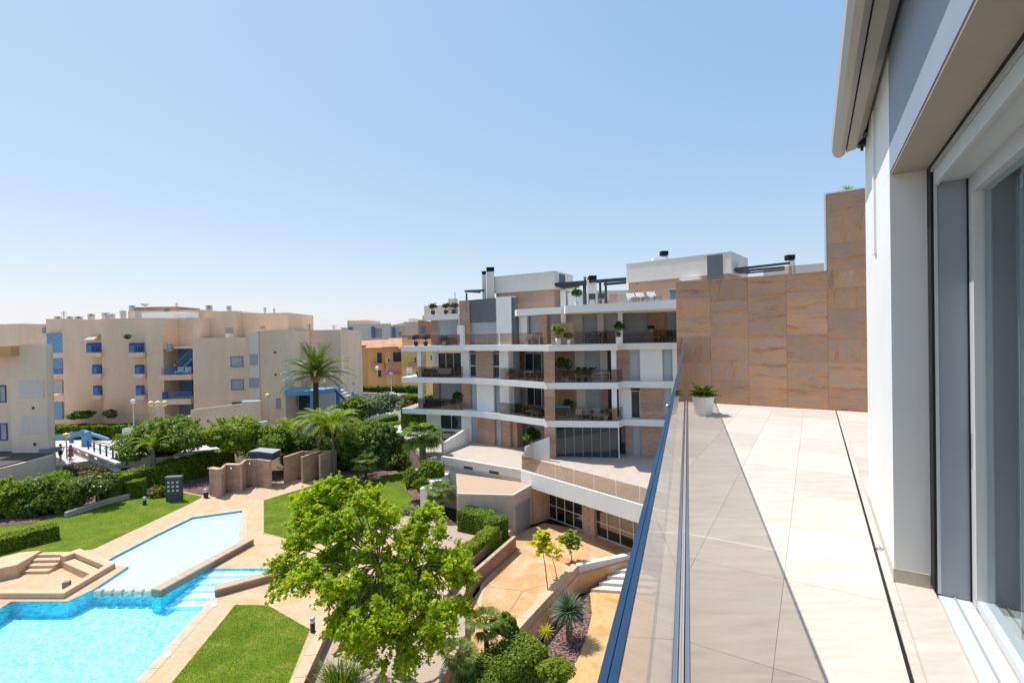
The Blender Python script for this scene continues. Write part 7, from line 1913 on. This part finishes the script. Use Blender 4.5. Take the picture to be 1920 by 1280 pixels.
# ================================================================== small things
# pot with cycad in the far corner of the terrace
q = G(1319, 777, ZT)
pot = thing('potted_plant', 'white tapered pot with a green cycad in the corner by the stone wall', 'potted plant', tuple(q))
mb = MB(); R0, R1, Hh = 0.120, 0.158, 0.285
mb.lathe(tuple(q), [(0.0, 0.0), (R0, 0.0), (R0 + 0.004, 0.01), (R1 - 0.002, Hh - 0.01), (R1, Hh), (R1 - 0.012, Hh), (R1 - 0.020, Hh - 0.05)], 32); mb.build('pot', M['plastic_white'], pot)
mb = MB(); mb.lathe((q.x, q.y, q.z + Hh - 0.045), [(R1 - 0.018, 0.0), (0.05, 0.012), (0.0, 0.015)], 20); mb.build('soil', M['soil'], pot)
cyc = []
for rise, dr in ((1.15, 0.9), (0.75, 0.9), (0.4, 0.8)):
    random.seed(int(rise * 100)); cyc.append(feather(0.27, rise, dr, 'cycad', 22, 0.085, 0.010))
top = Vector((q.x, q.y, q.z + Hh - 0.02))
for me, cnt, a0 in ((cyc[0], 8, 0.0), (cyc[1], 11, 0.3), (cyc[2], 10, 0.1)):
    for i in range(cnt): mesh_place(me, pot, 'frond', top, a0 + 2 * PI * i / cnt + random.uniform(-.15, .15), random.uniform(0.85, 1.1))
# tuft on the tower
t = thing('roof_plant', 'spiky green plant showing above the tower of the stone wall', 'plant', tuple(ROOF_PLANT_AT))
mb = MB()
for i in range(34): blade_mesh(mb, ROOF_PLANT_AT, random.uniform(0, 2 * PI), random.uniform(0.5, 1.5), random.uniform(0.10, 0.17), 0.022, 4, 0.8)
mb.build('blades', L['hedge'], t)
mb = MB(); mb.lathe(tuple(ROOF_PLANT_AT + Vector((0, 0, -0.02))), [(0.05, 0), (0.06, 0.04), (0, 0.04)], 10); mb.build('pot', M['plastic_white'], t)

# ---- balcony furniture: one of each kind built, then copied
def bx_(name, parent, mat, *boxes):
    mb = MB()
    for (x0, x1, y0, y1, z0, z1) in boxes: mb.box(x0, x1, y0, y1, z0, z1)
    return mb.build(name, M[mat], parent)
def mk_chair(mat, cush):
    t = thing('garden_chair', '', 'chair')
    bx_('seat', t, cush, (-0.26, 0.26, -0.26, 0.26, 0.40, 0.48)); bx_('backrest', t, mat, (-0.27, 0.27, 0.24, 0.30, 0.48, 0.92))
    for x in (-0.26, 0.22):
        for y in (-0.26, 0.24): bx_('leg', t, mat, (x, x + 0.04, y, y + 0.04, 0, 0.40))
        bx_('armrest', t, mat, (x - 0.01, x + 0.05, -0.26, 0.28, 0.62, 0.66))
    return t
def mk_table(mat, w_, d_, h_):
    t = thing('garden_table', '', 'table')
    bx_('tabletop', t, mat, (-w_ / 2, w_ / 2, -d_ / 2, d_ / 2, h_ - 0.05, h_))
    for x in (-w_ / 2 + 0.03, w_ / 2 - 0.09):
        for y in (-d_ / 2 + 0.03, d_ / 2 - 0.09): bx_('leg', t, mat, (x, x + 0.06, y, y + 0.06, 0, h_ - 0.05))
    return t
def mk_sofa(mat, cush, w_):
    t = thing('garden_sofa', '', 'sofa')
    bx_('base', t, mat, (-w_ / 2, w_ / 2, -0.4, 0.4, 0.06, 0.30)); bx_('backrest', t, mat, (-w_ / 2, w_ / 2, 0.32, 0.42, 0.30, 0.78))
    for s in (-1, 1): bx_('armrest', t, mat, (s * w_ / 2 - 0.06, s * w_ / 2 + 0.06, -0.4, 0.42, 0.10, 0.60))
    n = max(1, round(w_ / 0.75))
    for i in range(n):
        a, b = -w_ / 2 + 0.07 + (w_ - 0.14) * i / n, -w_ / 2 + 0.07 + (w_ - 0.14) * (i + 1) / n - 0.02
        bx_('cushion', t, cush, (a, b, -0.38, 0.30, 0.302, 0.42)); bx_('cushion', t, cush, (a, b, 0.18, 0.315, 0.422, 0.80))
    return t
def mk_lounger():
    t = thing('sun_lounger', '', 'sun lounger')
    bx_('frame', t, 'alu', (-0.32, 0.32, -0.95, 0.95, 0.22, 0.28)); bx_('mattress', t, 'cushion', (-0.30, 0.30, -0.93, 0.30, 0.282, 0.36))
    mb = MB(); mb.hexa([(-.3, .3, .285), (.3, .3, .285), (.3, .9, .72), (-.3, .9, .72), (-.3, .3, .36), (.3, .3, .36), (.3, .86, .79), (-.3, .86, .79)]); mb.build('back_mattress', M['cushion'], t)
    for x in (-0.3, 0.24):
        for y in (-0.9, 0.8): bx_('leg', t, 'alu', (x, x + 0.06, y, y + 0.06, 0, 0.22))
    return t
def mk_pot(h_, leafn, size, mat, r=0.2, potm='plastic_white', rx=0.4):
    t = thing('planter', '', 'planter')
    mb = MB(); mb.lathe((0, 0, 0), [(0, 0), (r * 0.75, 0), (r, 0.42), (r * 0.88, 0.42), (r * 0.8, 0.36), (0, 0.36)], 14); mb.build('pot', M[potm], t)
    mb = MB(); mb.tube([(0, 0, 0.36), (0.02, 0, 0.36 + h_ * 0.5)], [0.03, 0.02], 6); mb.build('stem', M['trunk_grey'], t)
    p, out = blob_points((0, 0, 0.45 + h_ * 0.5), (rx, rx, h_ * 0.5), leafn, 8); v, f = leaf_quads(p, size, out=out, stretch=2.4)
    o = mesh_np('foliage', v, f, L[mat], t); o['kind'] = 'stuff'
    return t
protos = {'chair_dark': mk_chair('wicker', 'cushion_grey'), 'chair_navy': mk_chair('dark', 'navy'), 'chair_white': mk_chair('plastic_white', 'cushion'), 'chair_teak': mk_chair('teak', 'cushion'),
          'table_white': mk_table('plastic_white', 1.5, 0.8, 0.74), 'table_dark': mk_table('wicker', 1.3, 0.8, 0.74), 'table_low': mk_table('alu', 0.8, 0.6, 0.40), 'table_teak': mk_table('teak', 1.5, 0.8, 0.76), 'bar_turq': mk_table('turq', 1.4, 0.6, 1.05),
          'sofa_dark': mk_sofa('wicker', 'cushion_grey', 2.0), 'sofa_black': mk_sofa('dark', 'navy', 2.0), 'sofa_pale': mk_sofa('wicker', 'cushion', 1.7), 'sofa_teak': mk_sofa('teak', 'cushion', 1.6),
          'lounger': mk_lounger(), 'pot_big': mk_pot(1.5, 900, 0.16, 'dark', 0.26, 'plastic_white', 0.62), 'pot_small': mk_pot(0.5, 350, 0.10, 'dark', 0.18), 'pot_spiky': mk_pot(0.8, 300, 0.14, 'fan', 0.22, 'cushion', 0.5), 'pot_dark': mk_pot(1.0, 450, 0.14, 'dark', 0.2, 'dark', 0.5), 'pot_dry': mk_pot(0.7, 500, 0.10, 'rust', 0.24, 'dark', 0.42)}
used = set()
GROUP = {'chair': 'chairs on the apartment balconies', 'table': 'tables on the apartment balconies', 'sofa': 'sofas on the apartment balconies', 'lounger': 'sun loungers on the roof terrace', 'pot': 'potted plants on the apartment balconies', 'bar': 'tables on the apartment balconies'}
def put(key, fr, px, d, z, rz, label, py=690, sc=1.0):
    p = fr.P(fr.sx(px, d, py), d, z + 0.002); ang = math.atan2(fr.u.y, fr.u.x) + rz
    if key not in used:
        o = protos[key]; used.add(key); TREES[o.name] = [(c, kids(c)) for c in kids(o)]
        o.location = p; o.rotation_euler = (0, 0, ang); o.scale = (sc,) * 3; o['label'] = label
    else:
        o = dup(protos[key], p, ang, label, scale=sc)
    o['group'] = GROUP[key.split('_')[0]]
    return o
y_ = 640
put('sofa_teak', FA, 843, -1.1, PL3, PI, 'teak sofa on the top left balcony beside the white half pillar', y_); put('pot_dry', FA, 780, -0.5, PL3, 0, 'dry brown plant, left one on the open end of the top left balcony', y_); put('pot_dry', FA, 798, -0.6, PL3, 1, 'dry brown plant beside the stone pier of the top left balcony', y_); put('pot_small', FA, 833, -0.6, PL3, 0, 'small potted shrub in front of the teak sofa', y_)
put('pot_spiky', FDE, 1047, -0.15, PL3, 0, 'spiky pale plant in a cream pot by the brown privacy wall', 630, 1.25); put('pot_small', FDE, 1066, -0.2, PL3, 0.4, 'small potted plant at the right end of the privacy wall', 630)
put('chair_dark', FDE, 1104, -1.2, PL3, 0.2, 'dark wicker chair left of the dark table on the top balcony', 630); put('table_dark', FDE, 1118, -1.3, PL3, 0, 'dark table on the top balcony between two wicker chairs', 630); put('chair_dark', FDE, 1129, -1.0, PL3, -0.4, 'dark wicker chair right of the dark table on the top balcony', 630)
put('pot_dark', FDE, 1160, -0.12, PL3 + 0.56, 0, 'dark bushy pot standing on the white parapet pier', 630, 0.8)
put('sofa_dark', FFG, 1188, -1.0, PL3, 0, 'long dark wicker sofa behind glass on the top right balcony', 632); put('table_teak', FFG, 1222, -1.1, PL3, 0, 'teak dining table with a small plant on the top right balcony', 632); put('chair_teak', FFG, 1214, -0.6, PL3, PI, 'teak chair at the left side of the dining table', 632); put('chair_teak', FFG, 1232, -0.6, PL3, PI, 'teak chair at the right side of the dining table', 632); put('chair_dark', FFG, 1252, -1.0, PL3, -0.6, 'dark wicker chair by the stone wall on the top right balcony', 632); put('pot_small', FFG, 1222, -1.1, PL3 + 0.76, 0, 'little green plant standing on the teak dining table', 632, 0.7)
put('table_white', FCD, 1004, -0.8, PL3, 0, 'white table at the right of the middle top balcony', 632); put('chair_white', FCD, 992, -0.7, PL3, 0.3, 'white chair beside the white table on the middle top balcony', 632)
y_ = 695
put('sofa_dark', FA, 802, -0.9, PL2, 0, 'dark wicker sofa beside the column on the third floor left balcony', y_); put('sofa_pale', FA, 832, -1.0, PL2, 0.3, 'pale cushioned sofa before the dark window on the third floor left balcony', y_); put('table_low', FA, 818, -0.5, PL2, 0, 'low grey table between two sofas on the third floor left balcony', y_); put('chair_dark', FA, 856, -0.8, PL2, -0.5, 'dark chair at the right end of the third floor left balcony', y_); put('chair_white', FA, 768, -0.5, PL2, 0.6, 'white chair on the open tip of the third floor left balcony', y_)
put('chair_navy', FCD, 979, -1.0, PL2, 0.4, 'navy cushioned chair left of the white table, third floor middle balcony', 700); put('table_white', FCD, 1000, -1.3, PL2, 0, 'white dining table on the third floor middle balcony', 700); put('chair_navy', FCD, 1010, -0.7, PL2, PI, 'navy cushioned chair right of the white table, third floor middle balcony', 700); put('chair_dark', FCD, 956, -0.6, PL2, 0, 'dark chair against the white wall on the third floor middle balcony', 700)
put('pot_big', FDE, 1056, -0.7, PL2, 0, 'tall bushy plant in a white pot on the third floor right balcony', 700); put('pot_small', FDE, 1062, -0.3, PL2, 0, 'low white pot in front of the tall bushy plant', 700); put('table_white', FDE, 1095, -1.0, PL2, 0, 'white table amid potted greenery on the third floor right balcony', 700); put('table_white', FDE, 1126, -0.7, PL2, 0, 'white framed table near the column on the third floor right balcony', 700)
for i, (px, lab) in enumerate(((1085, 'leftmost'), (1098, 'middle'), (1110, 'rightmost'))): put('pot_dark', FDE, px, -0.5, PL2, i, lab + ' of three dark potted shrubs on the third floor right balcony', 700, 0.8)
y_ = 757
put('sofa_black', FA, 806, -0.9, PL1, 0, 'black sofa with navy cushions on the second floor left balcony', y_); put('table_dark', FA, 838, -0.9, PL1, 0, 'dark table on the second floor left balcony', y_); put('pot_big', FA, 858, -1.0, PL1, 0, 'leafy plant against the stone pier on the second floor left balcony', y_, 0.8); put('chair_dark', FA, 850, -0.4, PL1, 0.4, 'dark chair below the leafy plant on the second floor left balcony', y_)
put('chair_navy', FCD, 972, -1.0, PL1, 0.8, 'navy chair by the pale wall on the second floor middle balcony', 770); put('sofa_dark', FCD, 1004, -1.4, PL1, 0, 'dark wicker sofa under the window on the second floor middle balcony', 770); put('chair_teak', FCD, 993, -0.8, PL1, 0.2, 'teak chair in the middle of the second floor middle balcony', 770); put('table_low', FCD, 1006, -0.6, PL1, 0, 'low grey table on the second floor middle balcony', 770)
put('bar_turq', FDE, 1053, -0.9, PL1, 0, 'turquoise topped bar table on the second floor right balcony', 775); put('pot_big', FDE, 1066, -1.6, PL1, 0, 'leafy plant behind the turquoise bar table', 775, 0.75); put('chair_white', FDE, 1083, -0.7, PL1, PI + 0.4, 'white armchair beside the turquoise bar table', 775); put('sofa_pale', FDE, 1107, -1.4, PL1, 0, 'pale cushioned sofa, left one on the second floor right balcony', 775); put('sofa_pale', FDE, 1130, -1.2, PL1, -0.5, 'pale cushioned sofa, right one near the white column', 775); put('table_low', FDE, 1115, -0.5, PL1, 0, 'low grey table before the pale sofas', 775); put('pot_small', FDE, 1136, -0.3, PL1, 0, 'small potted plant at the foot of the white column', 775)
put('pot_dark', FCD, 995, -0.9, PL0, 0, 'dark potted palm on the ground floor terrace by the shutter', 830, 1.4); put('table_white', FCD, 1006, -0.4, PL0, 0, 'white table on the ground floor terrace behind the dividing wall', 832, 0.9)
put('table_teak', FA, 838, -0.9, PL0, 0, 'teak table under the ground floor windows at the left', 805)
for i, (px, lab) in enumerate(((1186, 'leftmost'), (1204, 'middle'), (1226, 'rightmost'))): put('lounger', FR4, px, -0.9, PL4, 0.5, lab + ' of the three pale loungers behind the roof glass', 560)
put('pot_big', FR4, 1081, -0.6, PL4, 0, 'green plant on the roof terrace beside the white post', 560, 0.65)
a = FR4.P(FR4.sx(1264, -0.8, 556), -0.8, PL4); t = thing('storage_box', 'dark grey storage box on the roof terrace by the stone wall', 'box', tuple(a))
mb = MB(); mb.obox((a.x, a.y), -0.2, 0.6, 0.5, PL4 + 0.002, PL4 + 0.66); mb.build('box', M['alu_dark'], t); mb = MB(); mb.obox((a.x, a.y), -0.2, 0.64, 0.54, PL4 + 0.662, PL4 + 0.72); mb.build('lid', M['dark'], t)
for px, lab in ((1110, 'left'), (1128, 'right')): put('chair_dark', FR4, px, -1.2, PL4, 0.3, lab + ' dark chair under the roof pergola beside the black chimney', 560)
put('pot_dry', FL4, 812, -0.4, PL4, 0, 'dry plant, left one behind the glass of the left roof terrace', 582); put('pot_dry', FL4, 836, -0.4, PL4, 1, 'dry plant, middle one behind the glass of the left roof terrace', 582); put('pot_dry', FL4, 851, -0.4, PL4, 2, 'dry plant, right one beside the stone pier of the left roof terrace', 582)
# beige block balcony: table with pale chairs
for key in [k_ for k_ in protos if k_ not in used]:
    o = protos[key]
    for c in list(kids(o)): bpy.data.objects.remove(c)
    bpy.data.objects.remove(o)

# ---- people
def person(label, base, height, yaw, top_mat, bottom, hair_mat='hair', skin='skin', step=0.22, dress=False, bag=False):
    """one skinned body mid-stride, with hair and clothes over it"""
    t = thing('person', label, 'person', tuple(base)); k_ = height / 1.72
    V_ = {'pel': (0, 0, .93), 'sp': (0, .01, 1.10), 'ch': (0, .01, 1.30), 'nk': (0, .015, 1.46), 'hd': (0, -.01, 1.57), 'ht': (0, 0, 1.67),
          'lh': (.09, 0, .90), 'lk': (.10, -step * .6, .50), 'la': (.10, -step * .75, .08), 'lt': (.11, -step * .75 - .15, .03),
          'rh': (-.09, 0, .90), 'rk': (-.10, step * .25, .49), 'ra': (-.10, step * .95, .10), 'rt': (-.11, step * .95 - .14, .03),
          'ls': (.18, .01, 1.39), 'le': (.23, .08, 1.13), 'lw': (.22, -.04, .90), 'lf': (.21, -.09, .82), 'rs': (-.18, .01, 1.39), 're': (-.23, -.05, 1.13), 'rw': (-.21, -.16, .93), 'rf': (-.20, -.20, .86)}
    R_ = {'pel': .125, 'sp': .115, 'ch': .13, 'nk': .055, 'hd': .09, 'ht': .075, 'lh': .085, 'lk': .055, 'la': .038, 'lt': .032, 'rh': .085, 'rk': .055, 'ra': .038, 'rt': .032, 'ls': .06, 'le': .042, 'lw': .030, 'lf': .028, 'rs': .06, 're': .042, 'rw': .030, 'rf': .028}
    E_ = [('pel', 'sp'), ('sp', 'ch'), ('ch', 'nk'), ('nk', 'hd'), ('hd', 'ht'), ('pel', 'lh'), ('lh', 'lk'), ('lk', 'la'), ('la', 'lt'), ('pel', 'rh'), ('rh', 'rk'), ('rk', 'ra'), ('ra', 'rt'), ('ch', 'ls'), ('ls', 'le'), ('le', 'lw'), ('lw', 'lf'), ('ch', 'rs'), ('rs', 're'), ('re', 'rw'), ('rw', 'rf')]
    ca, sa = math.cos(yaw), math.sin(yaw)
    def tr(v): return Vector(((v[0] * ca - v[1] * sa) * k_, (v[0] * sa + v[1] * ca) * k_, v[2] * k_))
    ks = list(V_)
    me = bpy.data.meshes.new('body'); me.from_pydata([tr(V_[q]) for q in ks], [(ks.index(a), ks.index(b)) for a, b in E_], []); me.materials.append(M[skin])
    o = bpy.data.objects.new('body', me); COL.objects.link(o); o.parent = t; WL[o.name] = tuple(base)
    o.modifiers.new('skin', 'SKIN').use_smooth_shade = True
    for i, q in enumerate(ks):
        d = me.skin_vertices[0].data[i]; d.radius = (R_[q] * k_, R_[q] * k_ * (0.8 if q in ('pel', 'sp', 'ch') else 1)); d.use_root = (q == 'pel')
    s = o.modifiers.new('sub', 'SUBSURF'); s.levels = 1; s.render_levels = 2
    B = Vector(base)
    def tube(name, seq, rs, mat):
        mb = MB(); mb.tube([B + tr(q) for q in seq], [r * k_ for r in rs], 12); return mb.build(name, M[mat], t)
    mb = MB(); hc = B + tr((0, .005, 1.585)); mb.lathe(tuple(hc), [(.098 * k_, -.03 * k_), (.108 * k_, .03 * k_), (.085 * k_, .09 * k_), (.04 * k_, .118 * k_), (0, .122 * k_)], 12)
    mb.tube([B + tr((0, .06, 1.60)), B + tr((0, .10, 1.50)), B + tr((0, .09, 1.42))], [.06 * k_, .055 * k_, .03 * k_], 8); mb.build('hair', M[hair_mat], t)
    if top_mat: tube('top', [(0, .01, 1.43), (0, .01, 1.30), (0, .01, 1.10), (0, .01, 1.0)], [.10, .165, .15, .155], top_mat)
    if dress: tube('skirt', [(0, .005, 1.02), (0, 0, .85), (0, .01, .55)], [.15, .19, .25], top_mat)
    else:
        tube('shorts', [(0, 0, 1.03), (0, 0, .93), (0, 0, .84)], [.155, .165, .16], bottom)
        for sg, kk in ((.095, 'lk'), (-.095, 'rk')): tube('shorts_leg', [(sg, 0, .88), (sg, V_[kk][1] * .5, .66)], [.10, .095], bottom)
    if bag:
        mb = MB(); c = B + tr((-.22, .12, 1.1)); mb.obox((c.x, c.y), yaw, .14 * k_, .26 * k_, c.z - .16, c.z + .14); mb.build('shoulder_bag', M['dark'], t)
    return t
p = G(114, 864, SZ); hgt = (864 - 831) / F_PX * p.y
person('bare chested person in dark shorts with a bag walking on the white walkway', p, hgt, 0.3, None, 'cloth_dark', skin='skin', bag=True)
p = G(133, 866, SZ); hgt = (866 - 833) / F_PX * p.y
person('person in a rose patterned dress walking just right of the other walker', p, hgt, -0.2, 'cloth_rose', None, dress=True, skin='skin')
a = DY(329, 703, 58.4); person('tanned person standing on the blue terrace balcony of the beige block', (a.x, 58.4, a.z), 1.65, 0.6, 'cloth_rose', 'cloth_dark', skin='skin_tan', step=0.05)
def blk_chair(px, lab, mat):
    a = DY(px, 703, 58.0); t = thing('balcony_chair', lab, 'chair', (a.x, 58.0, a.z), 'pale chairs on the blue terrace balcony')
    for nm, b in (('seat', (-.35, .35, -.3, .3, .35, .5)), ('backrest', (-.35, .35, .25, .36, .5, .95)), ('leg', (-.33, -.27, -.28, -.22, 0, .35)), ('leg', (.27, .33, -.28, -.22, 0, .35)), ('leg', (-.33, -.27, .22, .28, 0, .35)), ('leg', (.27, .33, .22, .28, 0, .35))):
        mb = MB(); mb.box(a.x + b[0], a.x + b[1], 58 + b[2], 58 + b[3], a.z + b[4], a.z + b[5]); mb.build(nm, M[mat], t)
blk_chair(336, 'pale chair close to the standing person on the blue terrace balcony', 'plastic_white'); blk_chair(350, 'pale chair at the right end of the blue terrace balcony', 'plastic_white')
# drop the labels of anything left empty
for o in list(bpy.data.objects):
    if o.type == 'EMPTY' and not o.children and 'label' in o: bpy.data.objects.remove(o)
